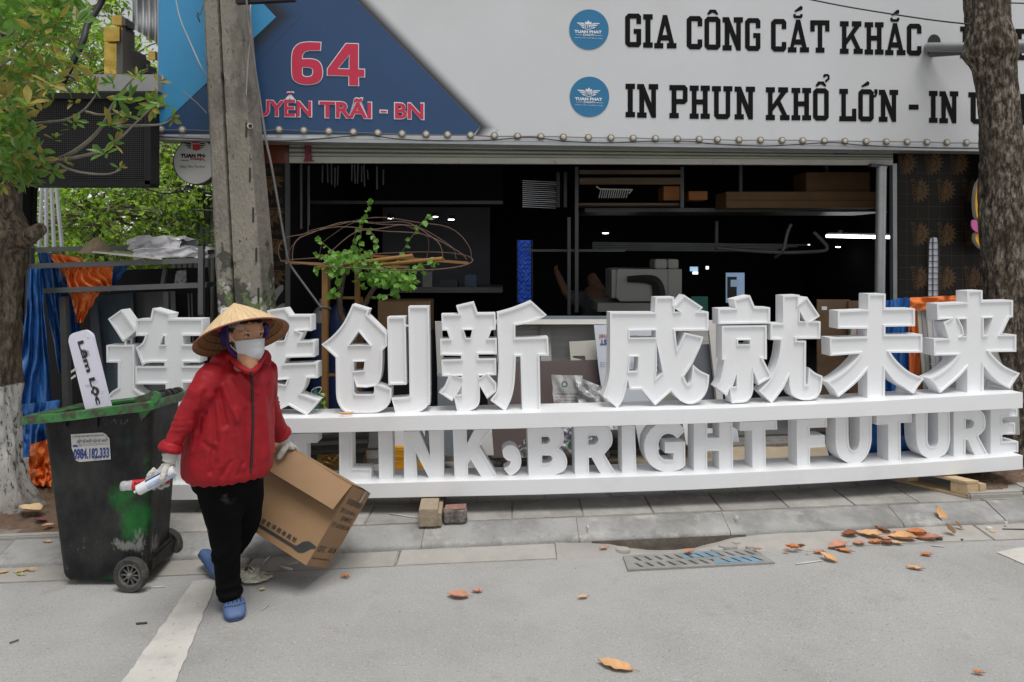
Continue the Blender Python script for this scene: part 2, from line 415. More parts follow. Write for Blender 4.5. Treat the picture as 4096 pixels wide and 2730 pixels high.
CH['jie'] = [
 [c2([(15,105),(105,100),(110,330),(260,330),(260,520),(110,520),(112,700),(270,640),(270,860),(115,920),(115,1300),(60,1400),(-80,1400),(-120,1280),(-30,1270),(-30,960),(-140,1000),(-140,790),(-30,760),(-30,520),(-130,520),(-130,330),(-20,330)])],
 [c2([(565,130),(785,97),(845,187),(1105,185),(1105,375),(925,377),(1000,395),(958,500),(1140,492),(1140,690),(800,700),(770,772),(1178,757),(1178,945),(1045,947)]+curve([(1035,990),(1015,1060),(970,1133)])+[(1195,1215),(1047,1397),(825,1275),(715,1330),(540,1392),(400,1392),(330,1230),(520,1130),(330,950),(300,770),(420,740),(420,660),(330,500),(420,480),(380,190),(590,190)]),
  c2([(770,378),(812,380),(770,495),(690,500)]), c2([(640,975),(812,962),(782,1030),(640,1002)])]]
CH['chuang'] = [
 [c3(curve([(75,598),(150,545),(230,475),(320,370),(385,260),(450,115)])+[(655,178),(630,240),(866,470),(866,618),(812,674)]+curve([(812,674),(808,850),(792,990),(757,1080)])[1:]+[(920,1132),(918,1240)]+curve([(912,1255),(880,1340),(800,1400),(700,1425),(420,1425),(330,1390),(270,1290),(253,1190)])+[(248,758)]),
  c3([(525,445),(655,605),(412,607)]), c3([(465,810),(597,808),(585,915),(465,925)]), c3([(470,1015),(497,1115),(620,1120),(715,1105),(712,1180),(690,1205),(490,1205),(470,1185)])],
 [c3([(870,270),(1090,265),(1105,1085),(885,1090)])],
 [c3([(1125,142),(1372,140)]+curve([(1380,300),(1387,1240),(1365,1330),(1290,1400),(1200,1430)])[1:]+[(970,1440),(950,1350),(921,1250),(1120,1238),(1140,1215)])]]
CH['xin'] = [
 [c4([(137,235),(345,232),(315,138),(527,88),(575,225),(790,222),(795,420),(740,428),(705,525),(806,525),(806,718),(585,720),(585,770),(797,768),(800,970),(715,972),(801,1070),(803,1163),(688,1255),(600,1100)]+curve([(603,1240),(590,1320),(540,1375),(480,1400)])+[(328,1412),(290,1240),(268,1285),(108,1180)]+curve([(108,1180),(170,1110),(222,985)])[1:]+[(145,982),(137,785),(375,775),(375,735),(125,730),(122,535),(235,530),(205,432),(145,432)]),
  c4([(405,425),(508,425),(487,525),(437,525)]), c4([(290,978),(380,980),(380,998)]), c4([(595,977),(645,975),(595,1003)]), c4([(382,1100),(380,1205),(322,1207)])],
 [c4(curve([(809,218),(900,195),(1000,165),(1130,115),(1225,75)])+[(1410,245)]+curve([(1410,245),(1330,290),(1200,340),(1030,372)])[1:]+[(1030,522),(1425,510),(1435,735),(1322,735),(1335,1405),(1113,1410),(1090,745),(1035,745)]+curve([(1030,900),(1020,1060),(1000,1180),(970,1280),(908,1405)])+[(730,1275),(806,1168)]+curve([(814,1100),(828,800),(812,400)]))]]
CH['cheng'] = [
 [c5([(213,303),(752,303),(762,120),(985,116),(985,212),(1000,215),(1105,90),(1333,242),(1290,292),(1400,295),(1400,522),(1000,527),(1022,760),(1112,545),(1337,597)]+curve([(1337,597),(1300,720),(1240,850),(1207,922),(1105,1078)])[1:]+curve([(1105,1078),(1140,1150),(1165,1170),(1195,1110),(1212,930)])[1:]+curve([(1212,930),(1300,1005),(1410,1058)])[1:]+curve([(1410,1058),(1395,1200),(1350,1310),(1270,1385),(1170,1410),(1080,1380),(1000,1310),(955,1250)])[1:]+[(757,1425),(600,1240),(590,1232),(450,1235),(427,1110)]+curve([(427,1110),(400,1250),(360,1370),(300,1460)])[1:]+[(130,1310)]+curve([(130,1310),(175,1180),(205,1040),(213,850)])[1:]),
  c5([(450,525),(765,520),(765,608),(450,612)]), c5([(455,838),(555,838),(548,985),(535,1015),(440,1018)]), c5([(780,690),(848,1025),(764,1108),(776,1000)]), c5([(992,255),(1055,294),(992,296)])]]
CH['jiu'] = [
 [c6([(160,258),(372,250),(348,147),(543,97),(603,238),(787,243),(787,437),(163,447)])],
 [c6([(205,465),(745,458),(747,868),(705,868),(796,1050),(793,1095),(645,1180),(585,1010)]+curve([(583,1240),(560,1320),(510,1375),(460,1392)])+[(325,1402),(300,1220),(265,1310),(140,1205)]+curve([(140,1205),(190,1110),(235,880)])[1:]+[(205,872)]),
  c6([(400,640),(545,637),(543,690),(400,690)]), c6([(383,1050),(382,1200),(335,1202)])],
 [c6([(942,100),(1143,92),(1130,203),(1232,115),(1387,347),(1300,410),(1395,412),(1393,622),(1108,625),(1108,645),(1220,645),(1217,1175),(1240,1175),(1255,968)]+curve([(1255,968),(1330,1030),(1420,1070)])[1:]+curve([(1420,1070),(1410,1200),(1380,1290),(1310,1350),(1190,1362),(1090,1330),(1040,1270),(1018,1180)])[1:]+[(1018,1070)]+curve([(1018,1070),(935,1235),(805,1400)])[1:]+[(660,1252)]+curve([(660,1252),(775,1125),(830,1020),(880,880),(905,760),(917,637)])[1:]+[(790,635),(792,437),(942,432)]),
  c6([(1145,290),(1212,412),(1145,410)])]]
CH['wei'] = [
 [c7([(643,140),(853,138),(850,318),(1205,315),(1208,530),(850,536),(850,632),(1297,628),(1297,848),(915,850)]+curve([(915,850),(960,915),(1040,1000),(1150,1085),(1318,1158)])[1:]+[(1250,1250),(1188,1345)]+curve([(1188,1345),(1080,1270),(960,1190),(845,1050)])[1:]+[(843,1392),(632,1400),(632,1060)]+curve([(632,1060),(540,1170),(420,1280),(285,1385)])[1:]+[(230,1290),(150,1205)]+curve([(150,1205),(280,1130),(400,1035),(500,930),(545,862)])[1:]+[(185,888),(178,670),(625,655),(630,562),(275,560),(278,345),(640,330)])]]
CH['lai'] = [
 [c8([(884,165),(1068,155),(1070,285),(1437,275),(1437,480),(1395,490),(1300,690),(1477,692),(1477,898),(1165,903)]+curve([(1165,903),(1220,970),(1320,1060),(1420,1115),(1520,1157)])[1:]+[(1400,1345)]+curve([(1400,1345),(1290,1280),(1180,1190),(1083,1070)])[1:]+[(1083,1400),(885,1408),(885,1095)]+curve([(885,1095),(800,1190),(690,1290),(560,1395)])[1:]+[(500,1290),(430,1220)]+curve([(430,1220),(550,1160),(680,1060),(770,940)])[1:]+[(485,945),(480,745),(660,735),(600,545),(690,500),(525,515),(520,320),(885,302)]),
  c8([(785,508),(877,503),(880,712),(815,718),(848,692),(830,600)]), c8([(1083,495),(1190,490),(1125,700),(1085,705)])]]
for key, pieces in CH.items():
    par = None
    for pc in pieces:
        o = letter('character' if par is None else 'stroke', pc, parent=par)
        if par is None: par = o
# english row
r1 = lambda p: crop(640,1680,.34,p); r2 = lambda p: crop(1380,1680,.34,p)
r3 = lambda p: crop(2080,1660,.2975,p); r4 = lambda p: crop(2720,1640,.2975,p); r5 = lambda p: crop(3396,1600,.2975,p)
LT = [
 [[(702,1742),(748,1742),(790,1850),(832,1742),(878,1742),(878,1925),(836,1925),(836,1810),(803,1895),(778,1895),(746,1810),(746,1925),(702,1925)]],
 [[(934,1742),(984,1742),(1030,1924),(986,1924),(978,1892),(938,1892),(930,1924),(888,1924)],[(958,1790),(970,1858),(946,1858)]],
 [[(1044,1742),(1110,1742),(1132,1765),(1132,1805),(1112,1828),(1140,1922),(1098,1922),(1072,1834),(1084,1834),(1084,1922),(1044,1922)],[(1084,1774),(1096,1774),(1100,1786),(1094,1802),(1084,1802)]],
 [[(1140,1738),(1269,1734),(1269,1772),(1223,1773),(1223,1921),(1172,1921),(1172,1773),(1140,1773)]],
 [[(1356,1730),(1407,1729),(1409,1876),(1484,1876),(1485,1920),(1357,1924)]],
 [r2([(390,140),(555,138),(562,697),(400,700)])],
 [r2([(690,138),(870,133),(1000,430),(985,128),(1160,123),(1162,690),(990,690),(832,385),(848,692),(695,695)])],
 [r2([(1268,123),(1430,118),(1437,280),(1522,118),(1720,112),(1580,315),(1795,672),(1605,675),(1480,470),(1445,520),(1450,680),(1290,690)])],
 [r2(curve([(1852,365),(1885,320),(1945,300),(2005,320),(2050,375),(2073,460),(2065,550),(2020,615),(1940,668)])+[(1873,580)]+curve([(1873,580),(1930,545),(1955,490)])[1:]+curve([(1955,490),(1900,472),(1860,430)])[1:])],
 [r3([(100,182)]+curve([(540,172),(583,225),(590,320),(570,400),(515,457)])+curve([(515,457),(590,510),(632,600),(625,700),(570,770),(440,815)])[1:]+[(118,820)]), r3([(290,297),(380,297),(405,330),(395,370),(355,393),(290,393)]), r3([(298,547),(410,550),(440,580),(430,620),(385,655),(298,662)])],
 [r3([(730,168)]+curve([(1150,156),(1215,210),(1243,300),(1235,400),(1185,470),(1135,530)])+[(1295,795),(1085,795),(965,577),(925,577),(930,797),(740,800)]), r3([(920,283),(1030,280),(1057,320),(1050,365),(1010,400),(920,410)])],
 [r3([(1370,153),(1545,148),(1567,778),(1375,785)])],
 [r3([(1840,133),(2145,124),(2227,207),(2118,320)]+curve([(2118,320),(2060,272),(1985,255),(1915,285),(1870,360),(1860,470),(1885,555),(1955,610)])[1:]+[(2060,610),(2066,517),(1952,517),(1950,372),(2222,363),(2222,680)]+curve([(2222,680),(2150,735),(2060,758),(1925,762),(1800,710),(1705,600),(1672,450),(1690,310),(1765,195),(1840,133)])[1:-1])],
 [r4([(188,187),(368,182),(370,378),(530,376),(530,177),(708,172),(715,795),(528,805),(525,552),(365,555),(368,820),(188,828)])],
 [r4([(805,167),(1305,147),(1308,265),(1148,270),(1155,775),(975,780),(972,280),(805,285)])],
 [r4([(1570,137),(1975,112),(1978,235),(1745,245),(1748,345),(1945,340),(1948,500),(1748,512),(1748,755),(1575,762)])],
 [r5([(-179,237),(-7,230)]+curve([(-5,540),(10,640),(65,690),(120,650),(145,545)])+[(145,228),(308,222)]+curve([(305,540),(285,650),(235,760),(145,847),(60,865),(-2,854),(-102,794),(-162,694),(-179,564)]))],
 [r5([(375,212),(843,189),(845,305),(693,312),(698,825),(530,828),(528,330),(375,340)])],
 [r5([(895,187),(1058,178)]+curve([(1058,540),(1075,610),(1125,635),(1180,610),(1203,540)])+[(1200,170),(1358,162)]+curve([(1362,540),(1335,660),(1280,740),(1200,778),(1130,790),(1060,785),(970,720),(920,610),(905,480)]))],
 [r5([(1412,158)]+curve([(1760,138),(1815,190),(1840,290),(1825,400),(1740,488)])+[(1870,735),(1690,745),(1600,540),(1568,540),(1567,755),(1408,762)]), r5([(1572,265),(1650,265),(1685,300),(1680,350),(1640,385),(1572,390)])],
 [r5([(1905,133),(2265,113),(2267,225),(2063,237),(2063,318),(2235,310),(2235,460),(2063,470),(2063,568),(2277,558),(2278,705),(1905,735)])]]
for pc in LT: letter('letter', pc, off=.09, dep=.12, rim=5.0, rec=.008)
# beams
ST = [(560,1675),(1260,1674),(1500,1668),(1720,1662),(2240,1650),(2600,1641),(2890,1634),(3300,1616),(3576,1601),(3780,1589),(4096,1571)]
SB = [(560,1739),(1157,1734),(1380,1730),(2080,1715),(2180,1712),(2780,1696),(3420,1669),(3760,1651),(4096,1633)]
BT = [(560,1941),(776,1939),(1448,1936),(1788,1926),(2180,1918),(2780,1900),(3400,1870),(3760,1847),(4096,1822)]
BB = [(560,2003),(776,2000),(1482,1994),(2180,1979),(2780,1960),(3400,1927),(3760,1903),(4096,1878)]
def beam(name, T, B, depth, zfix=None):
    mb = MB(); n = 36; vs = []
    for i in range(n+1):
        x = 600+(4092-600)*i/n
        a = onsign(x, interp(B, x)); b = onsign(x, interp(T, x)); nn = normal(a.x)*depth
        vs += [a, b, b+nn, a+nn]
    mb.add(vs, [(i*4+k, (i+1)*4+k, (i+1)*4+(k+1) % 4, i*4+(k+1) % 4) for i in range(n) for k in range(4)]+[(0,1,2,3), (n*4+3,n*4+2,n*4+1,n*4)])
    return mb.obj(name, m_white, sign, bevel=.002)
beam('upper_beam', ST, SB, .28); beam('lower_beam', BT, BB, .29)
# small braces behind the last characters, connecting rods
for px, py, w in ((3600,1545,26),(3960,1530,24)):
    mb = MB(); p = onsign(px, py, .24); mb.hexa([p+Vector(d) for d in ((-.05,0,-.13),(.03,0,-.13),(.03,.02,-.13),(-.05,.02,-.13),(-.005,0,.06),(.03,0,.06),(.03,.02,.06),(-.005,.02,.06))]); mb.obj('brace', m_white, sign)
for q, y_, o_ in ((503,1362,.12),(527,1355,.17)):
    mb = MB(); mb.bar(onsign(q,y_,o_), onsign(q,1382,o_), .012); mb.obj('rod', m_white, sign)
mb = MB(); mb.bar(onsign(1618,1303,.11), onsign(1636,1303,.11), .012); mb.obj('rod', m_white, sign)
# ================================================================== shop building
BA, SA = 6.20, 6.55          # billboard plane and shutter plane (distance straight ahead)
bb = lambda x, y, d=0.0: onplane(x, y, BA-d)
sp = lambda x, y, d=0.0: onplane(x, y, SA-d)
FN = Vector((.13,-1,0)).normalized()      # facade normal, towards the street
m_panel = M('billboard_print_white', (.60,.61,.625), .5, .03, 1.2, .02, 12, dirt=((.50,.50,.50), .5, .8, .5, .75))
m_navy = M('print_navy', srgb('#23456d'), .45, .08, 1.5, .02, 12)
m_sky = M('print_light_blue', srgb('#3d93c4'), .45, .06, 1.5)
m_ink = M('print_black', (.006,.006,.007), .8, .2, 4, spec=.15)
m_red = M('print_red', srgb('#c42848'), .45, .06, 3)
m_whiteprint = M('print_white', (.72,.74,.78), .5, .03, 3)
m_logo = M('print_logo_blue', srgb('#22719c'), .45, .05, 3)
m_alu = M('grey_aluminium', (.42,.43,.44), .4, .1, 5, .03, 60, metal=.5)
m_dark = M('interior_shade_dark', (.014,.014,.015), .9, .3, 2)  # the unlit room's shade is put into this near-black colour
m_black = M('black_paint', (.012,.012,.013), .5, .25, 6, .05, 60)
bill = empty('billboard', bb(2000,560), label='wide printed shop billboard, blue chevrons at left and black lettering on white', cat='billboard')
zt = -320
mb = MB()
def sheet(mb, poly, d, fn=bb): mb.flat([poly], lambda x, y: fn(x, y, d))
# panel body: white box
A = [bb(631,zt), bb(4500,zt-40), bb(4500,600), bb(631,545)]; Bk = [p-FN*.16 for p in A]
mb.add(A+Bk, [(0,1,2,3),(7,6,5,4),(0,4,5,1),(1,5,6,2),(2,6,7,3),(3,7,4,0)])
mb.obj('panel', m_panel, bill)
mb = MB(); sheet(mb, [(633,zt+4),(1110,zt+4),(1425,0),(1920,508),(1893,541),(633,537)], .003); mb.obj('navy_chevron', m_navy, bill)
mb = MB(); sheet(mb, [(634,zt+6),(745,zt+6),(1104,69),(651,498),(634,514)], .006); mb.obj('light_blue_chevron', m_sky, bill)
# printed soft shadows beside the chevrons (flat print with a fading edge)
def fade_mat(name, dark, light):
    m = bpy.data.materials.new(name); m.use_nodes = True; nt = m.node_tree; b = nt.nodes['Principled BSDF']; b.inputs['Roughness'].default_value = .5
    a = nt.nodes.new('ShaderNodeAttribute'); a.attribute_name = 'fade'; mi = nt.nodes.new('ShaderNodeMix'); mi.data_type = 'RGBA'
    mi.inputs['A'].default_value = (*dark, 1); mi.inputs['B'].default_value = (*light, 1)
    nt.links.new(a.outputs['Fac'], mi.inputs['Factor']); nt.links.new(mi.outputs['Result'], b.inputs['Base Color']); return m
def fade_strip(name, A, B, d, mat, n=8):
    mb = MB(); k = len(A); vals = []
    for j in range(n+1):
        t = j/n
        mb.v += [tuple(bb(a[0]+(b[0]-a[0])*t, a[1]+(b[1]-a[1])*t, d)) for a, b in zip(A, B)]; vals += [t*t*(3-2*t)]*k
    mb.f = [(j*k+i, j*k+i+1, (j+1)*k+i+1, (j+1)*k+i) for j in range(n) for i in range(k-1)]; mb.mi = [0]*len(mb.f)
    o = mb.obj(name, mat, bill)
    at_ = o.data.attributes.new('fade', 'FLOAT', 'POINT'); at_.data.foreach_set('value', vals); return o
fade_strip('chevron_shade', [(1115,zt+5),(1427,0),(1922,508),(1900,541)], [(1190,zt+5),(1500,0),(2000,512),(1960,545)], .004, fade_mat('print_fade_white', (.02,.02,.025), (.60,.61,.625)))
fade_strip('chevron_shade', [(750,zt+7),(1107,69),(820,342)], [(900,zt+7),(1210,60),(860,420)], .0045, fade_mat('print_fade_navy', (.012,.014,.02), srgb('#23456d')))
# numbers
def dec(polys, d, mat, name, par=bill, fn=bb):
    mb = MB(); mb.flat(polys, lambda x, y: fn(x, y, d)); return mb.obj(name, mat, par)
def z4(p): return [(1000+.5525*u, .5525*v) for u, v in p]
six = [z4([(512,310),(508,365),(430,365),(395,375),(378,400),(376,430)]+curve([(376,430),(450,430),(500,450),(522,500),(520,560),(490,598),(430,612),(370,608),(325,585),(305,540),(305,400),(325,345),(365,315),(430,306)])[1:]), z4([(376,487),(430,487),(455,500),(458,530),(445,553),(415,560),(390,555),(376,540)])]
four = [z4([(695,318),(783,320),(783,503),(828,505),(828,558),(783,557),(785,620),(718,619),(718,550),(562,545),(562,500)]), z4([(720,395),(720,503),(632,500)])]
for nm, g in (('numeral', six), ('numeral', four)):
    o = dec(g, .011, m_red, nm)
    big = [offset_poly(g[0] if poly_area(g[0]) > 0 else g[0][::-1], -3.2)]+[offset_poly(h if poly_area(h) < 0 else h[::-1], -3.2) for h in g[1:]]
    dec(big, .008, m_whiteprint, 'outline', o)
# street name
def bbbox(x0, x1, yl0, yl1, yr0, yr1, d, fn=bb):     # pixel box: top/bottom at left end and right end
    def f(u, v):
        yt = yl0+(yr0-yl0)*u; yb = yl1+(yr1-yl1)*u
        return fn(x0+(x1-x0)*u, yb+(yt-yb)*v, d)
    return f
for txt, x0, x1, t0, b0, t1, b1 in (('NGUYỄN', 895,1247,360,466,371,470), ('TRÃI',1276,1487,389,472,393,476), ('-',1520,1549,441,452,442,453), ('BN',1578,1696,411,476,413,480)):
    mb = MB(); add_text(mb, txt, bbbox(x0+2,x1-2,t0+2,b0-2,t1+2,b1-2,.0115), .028); o = mb.obj('word', m_red, bill)
    mb = MB(); add_text(mb, txt, bbbox(x0-2,x1+2,t0-2,b0+2,t1-2,b1+2,.0085), .046); mb.obj('outline', m_whiteprint, o)
# slab lettering (unit glyphs: x 0..w, y 0 top .. 10 baseline)
GL = {
 'G': (4.7, [[(.95,0),(4.0,0),(4.7,.8),(4.7,3.1),(3.3,3.1),(3.3,1.5),(1.45,1.5),(1.45,8.45),(3.3,8.45),(3.3,6.05),(2.5,6.05),(2.5,4.55),(4.7,4.55),(4.7,9.15),(4.0,10),(.95,10),(0,9.0),(0,.95)]]),
 'I': (2.8, [[(0,0),(2.8,0),(2.8,1.6),(2.15,1.6),(2.15,8.4),(2.8,8.4),(2.8,10),(0,10),(0,8.4),(.65,8.4),(.65,1.6),(0,1.6)]]),
 'A': (6.6, [[(2.55,0),(3.85,0),(5.85,8.4),(6.6,8.4),(6.6,10),(3.75,10),(3.75,8.4),(4.4,8.4),(4.25,7.65),(2.0,7.65),(1.85,8.4),(2.7,8.4),(2.7,10),(0,10),(0,8.4),(.7,8.4)],[(3.2,3.0),(3.9,6.0),(2.45,6.0)]]),
 'C': (4.7, [[(.95,0),(3.95,0),(4.7,.9),(4.7,3.1),(3.3,3.1),(3.3,1.55),(1.45,1.55),(1.45,8.35),(3.3,8.35),(3.3,7.0),(4.7,7.0),(4.7,9.1),(3.95,10),(.95,10),(0,9),(0,.95)]]),
 'O': (4.8, [[(.95,0),(3.85,0),(4.8,.95),(4.8,9.05),(3.85,10),(.95,10),(0,9.05),(0,.95)],[(1.4,1.6),(3.4,1.6),(3.4,8.4),(1.4,8.4)]]),
 'N': (6.2, [[(0,0),(1.95,0),(4.15,5.7),(4.15,1.6),(3.4,1.6),(3.4,0),(6.2,0),(6.2,1.6),(5.55,1.6),(5.55,10),(4.25,10),(2.1,4.5),(2.1,8.4),(2.8,8.4),(2.8,10),(0,10),(0,8.4),(.65,8.4),(.65,1.6),(0,1.6)]]),
 'T': (6.0, [[(0,0),(6,0),(6,3.5),(4.65,3.5),(4.65,1.55),(3.75,1.55),(3.75,8.4),(4.45,8.4),(4.45,10),(1.7,10),(1.7,8.4),(2.35,8.4),(2.35,1.55),(1.4,1.55),(1.4,3.5),(0,3.5)]]),
 'K': (7.2, [[(0,0),(2.75,0),(2.75,1.6),(2.05,1.6),(2.05,5.2),(4.5,1.6),(3.75,1.6),(3.75,0),(6.75,0),(6.75,1.6),(6.25,1.6),(4.4,4.1),(6.45,8.4),(7.2,8.4),(7.2,10),(4.3,10),(4.3,8.4),(4.95,8.4),(3.5,5.4),(2.05,7.3),(2.05,8.4),(2.75,8.4),(2.75,10),(0,10),(0,8.4),(.65,8.4),(.65,1.6),(0,1.6)]]),
 'H': (6.0, [[(0,0),(2.7,0),(2.7,1.6),(2.05,1.6),(2.05,4.15),(3.9,4.15),(3.9,1.6),(3.25,1.6),(3.25,0),(6,0),(6,1.6),(5.35,1.6),(5.35,8.4),(6,8.4),(6,10),(3.25,10),(3.25,8.4),(3.9,8.4),(3.9,5.7),(2.05,5.7),(2.05,8.4),(2.7,8.4),(2.7,10),(0,10),(0,8.4),(.65,8.4),(.65,1.6),(0,1.6)]]),
 'P': (5.4, [[(0,0),(4.6,0),(5.4,.9),(5.4,4.9),(4.5,5.75),(2.1,5.75),(2.1,8.4),(2.8,8.4),(2.8,10),(0,10),(0,8.4),(.65,8.4),(.65,1.6),(0,1.6)],[(2.1,1.6),(4.0,1.6),(4.0,4.2),(2.1,4.2)]]),
 'U': (6.1, [[(0,0),(2.7,0),(2.7,1.6),(2.05,1.6),(2.05,8.4),(4.1,8.4),(4.1,1.6),(3.4,1.6),(3.4,0),(6.1,0),(6.1,1.6),(5.45,1.6),(5.45,9.05),(4.6,10),(1.55,10),(.65,9.0),(.65,1.6),(0,1.6)]]),
 'L': (5.3, [[(0,0),(2.7,0),(2.7,1.6),(2.05,1.6),(2.05,8.4),(3.95,8.4),(3.95,6.1),(5.3,6.1),(5.3,10),(0,10),(0,8.4),(.65,8.4),(.65,1.6),(0,1.6)]]),
 'E': (5.3, [[(0,0),(5.3,0),(5.3,3),(4,3),(4,1.6),(2.05,1.6),(2.05,4.2),(3.6,4.2),(3.6,5.7),(2.05,5.7),(2.05,8.4),(4,8.4),(4,7),(5.3,7),(5.3,10),(0,10),(0,8.4),(.65,8.4),(.65,1.6),(0,1.6)]]),
 'D': (5.6, [[(0,0),(4.7,0),(5.6,.9),(5.6,9.1),(4.7,10),(0,10),(0,8.4),(.65,8.4),(.65,1.6),(0,1.6)],[(2.05,1.6),(4.2,1.6),(4.2,8.4),(2.05,8.4)]]),
 '-': (3.0, [[(0,4.6),(3,4.6),(3,6.2),(0,6.2)]]),
}
ACC = {'^': [[(.9,-2.1),(2.6,-2.1),(3.4,-.85),(3.15,-.4),(1.75,-1.25),(.4,-.4),(.1,-.85)]],
       'u': [[(.0,-1.7),(.75,-1.7),(.75,-1.25),(2.15,-1.25),(2.15,-1.7),(2.9,-1.7),(2.9,-.95),(2.45,-.4),(.4,-.4),(0,-.9)]],
       "'": [[(2.2,-4.25),(2.75,-3.95),(2.8,-3.4),(2.65,-3.0),(.45,-2.25),(.2,-2.65)]],
       '/': [[(1.95,-2.5),(2.5,-2.25),(2.55,-1.75),(2.4,-1.3),(.25,-.55),(0,-.95)]],
       '?': [[(.4,-4.4),(1.5,-4.4),(1.95,-3.9),(1.95,-2.7),(1.3,-2.25),(1.2,-1.9),(.6,-1.9),(.6,-2.5),(1.35,-3.0),(1.35,-3.7),(.65,-3.7),(.65,-3.35),(0,-3.35),(0,-4.0)]],
       'h': [[(.2,0),(1.2,0),(1.2,1.3),(.95,2.0),(.55,2.45),(0,2.6),(0,1.9),(.35,1.75),(.5,1.3),(.2,1.2)]]}
def put(ch, x0, x1, top, bot, accents=()):
    w, polys = GL[ch]; s = (x1-x0)/w
    f = lambda x, y: bb(x0+x*s, top+(bot-top)*y/10+(x*s)*.004, .004)
    mb = MB(); mb.flat(polys, f); o = mb.obj('letter', m_ink, bill)
    for a, ax in accents:
        mb = MB(); mb.flat(ACC[a], lambda x, y: f(x+ax, y)); mb.obj('accent', m_ink, o)
k = 700/2195
L1 = [('G',65,266,172,594),('I',291,411,180,601),('A',430,709,190,609),('C',837,1033,203,621,),('O',1060,1262,210,627,(('^',.7),)),('N',1287,1543,217,636),('G',1569,1762,229,641),('C',1895,2087,240,651)]
for t in L1: put(t[0], 2480+k*t[1], 2480+k*t[2], k*t[3], k*t[4], t[5] if len(t) > 5 else ())
L1b = [('A',162,428,248,660,(('u',1.7),("'",1.8))),('T',443,684,256,664),('K',815,1103,268,678),('H',1125,1363,280,687),('A',1382,1638,292,694,(('u',1.7),("'",1.8))),('C',1655,1838,299,701)]
for t in L1b: put(t[0], 3100+k*t[1], 3100+k*t[2], k*t[3], k*t[4], t[5] if len(t) > 5 else ())
L2 = [('I',70,189,1052,1474),('N',215,480,1056,1480),('P',620,848,1068,1486),('H',874,1128,1075,1493),('U',1153,1411,1082,1498),('N',1438,1695,1088,1501),('K',1830,2128,1096,1510)]
for t in L2: put(t[0], 2480+k*t[1], 2480+k*t[2], k*t[3], k*t[4], ())
L2b = [('H',208,454,1104,1512),('O',478,675,1109,1516,(('^',.65),('?',3.1))),('L',807,1022,1116,1524),('O',1046,1240,1121,1527,(('/',.9),('h',4.75))),('N',1303,1546,1128,1531),('-',1680,1802,1128,1531),('I',1933,2040,1142,1544)]
for t in L2b: put(t[0], 3100+k*t[1], 3100+k*t[2], k*t[3], k*t[4], t[5] if len(t) > 5 else ())
k3 = 396/1109
for t in [('D',396,640,298,652),('E',1012,1200,325,676),('C',780,990,316,670),('N',162,375,1024,1384),('U',487,735,1035,1391),('I',1047,1160,1054,1402)]: put(t[0], 3700+k3*t[1], 3700+k3*t[2], k3*t[3], k3*t[4])
# round logos
def logo(cx, cy, r):
    mb = MB(); pts = [(cx+r*math.cos(a*PI/24), cy+r*1.02*math.sin(a*PI/24)) for a in range(48)]
    mb.flat([pts], lambda x, y: bb(x, y, .004)); o = mb.obj('round_logo', m_logo, bill)
    s = r/622
    f = lambda x, y: bb(cx+(x-750)*s, cy+(y-778)*s, .007)
    mb = MB()
    for wy, x_in, x_out in ((585,615,360),(640,612,425),(705,610,490)):
        mb.flat([[(x_out,wy-28),(x_in-60,wy-22),(x_in,wy+10),(x_in,wy+45),(x_in-80,wy+14),(x_out+40,wy+8)]], f)
        xm = lambda q: 1460-q
        mb.flat([[(xm(x_out),wy-10),(xm(x_in-60),wy-12),(xm(x_in),wy+12),(xm(x_in),wy+48),(xm(x_in-80),wy+24),(xm(x_out+40),wy+20)]], f)
    mb.flat([[(620,560),(650,520),(680,560),(730,480),(775,560),(810,530),(840,570),(820,600),(640,600)]], f)
    mb.flat([[(630,600),(830,600),(830,760),(735,785),(630,760)],[(648,615),(812,615),(812,748),(735,768),(648,748)]], f)
    add_text(mb, 'TP', lambda u, v: f(655+150*u+20*v, 728-95*v), .03)
    add_text(mb, 'TUAN PHAT', lambda u, v: f(290+860*u, 885+25*u-95*v), .05)
    add_text(mb, 'Design', lambda u, v: f(570+345*u, 1000-95*v), .02)
    mb.flat([[(330,935),(535,938),(535,950),(330,945)]], f); mb.flat([[(940,958),(1180,968),(1180,976),(940,972)]], f)
    add_text(mb, 'NÂNG TẦM THƯƠNG HIỆU', lambda u, v: f(300+880*u, 1050+35*u-55*v), .0, 1.15)
    mb.obj('logo_print', m_whiteprint, o, kind='stuff')
logo(2356, 119, 79); logo(2358, 388, 79)
# bulbs along the lower edge
m_bezel = M('bulb_bezel', (.20,.165,.12), .6, .3, 60); m_lens = M('bulb_lens', (.50,.49,.45), .3, .5, 160)
bx = [1016,1116,1215,1315,1413,1511,1608,1704,1790,1882,1977,2070,2163,2253,2353,2443,2532,2621,2709,2796,2869,2955,3041,3127,3210,3296,3378,3463,3544,3627,3706,3786,3864,3945,4025,4100,644,730]
by = lambda x: interp([(644,520),(1016,528),(1116,521),(1608,537),(2253,550),(2955,561),(3864,572),(4100,576)], x)
spots = [(x, by(x)) for x in bx]+[(646,317),(646,420)]
Rb = FN.to_track_quat('Z', 'Y').to_matrix()
mbz = MB(); mbz.lathe([(.032,0),(.032,.010),(.027,.014),(.0,.014)], R=Rb, n=14, cap=False); me_bez = mbz.mesh('bulb', m_bezel, 40)
mbl = MB(); mbl.lathe([(.020,.0142),(.0195,.017),(.012,.0185),(0,.019)], R=Rb, n=12, cap=False); me_lens = mbl.mesh('lens', m_lens, True)
for x, y in spots:
    p = bb(x, y, .003)
    o = bpy.data.objects.new('bulb', me_bez); COL.objects.link(o); o.parent = bill; o.matrix_parent_inverse = bill.matrix_basis.inverted(); o.location = p
    l = bpy.data.objects.new('lens', me_lens); COL.objects.link(l); l.parent = o
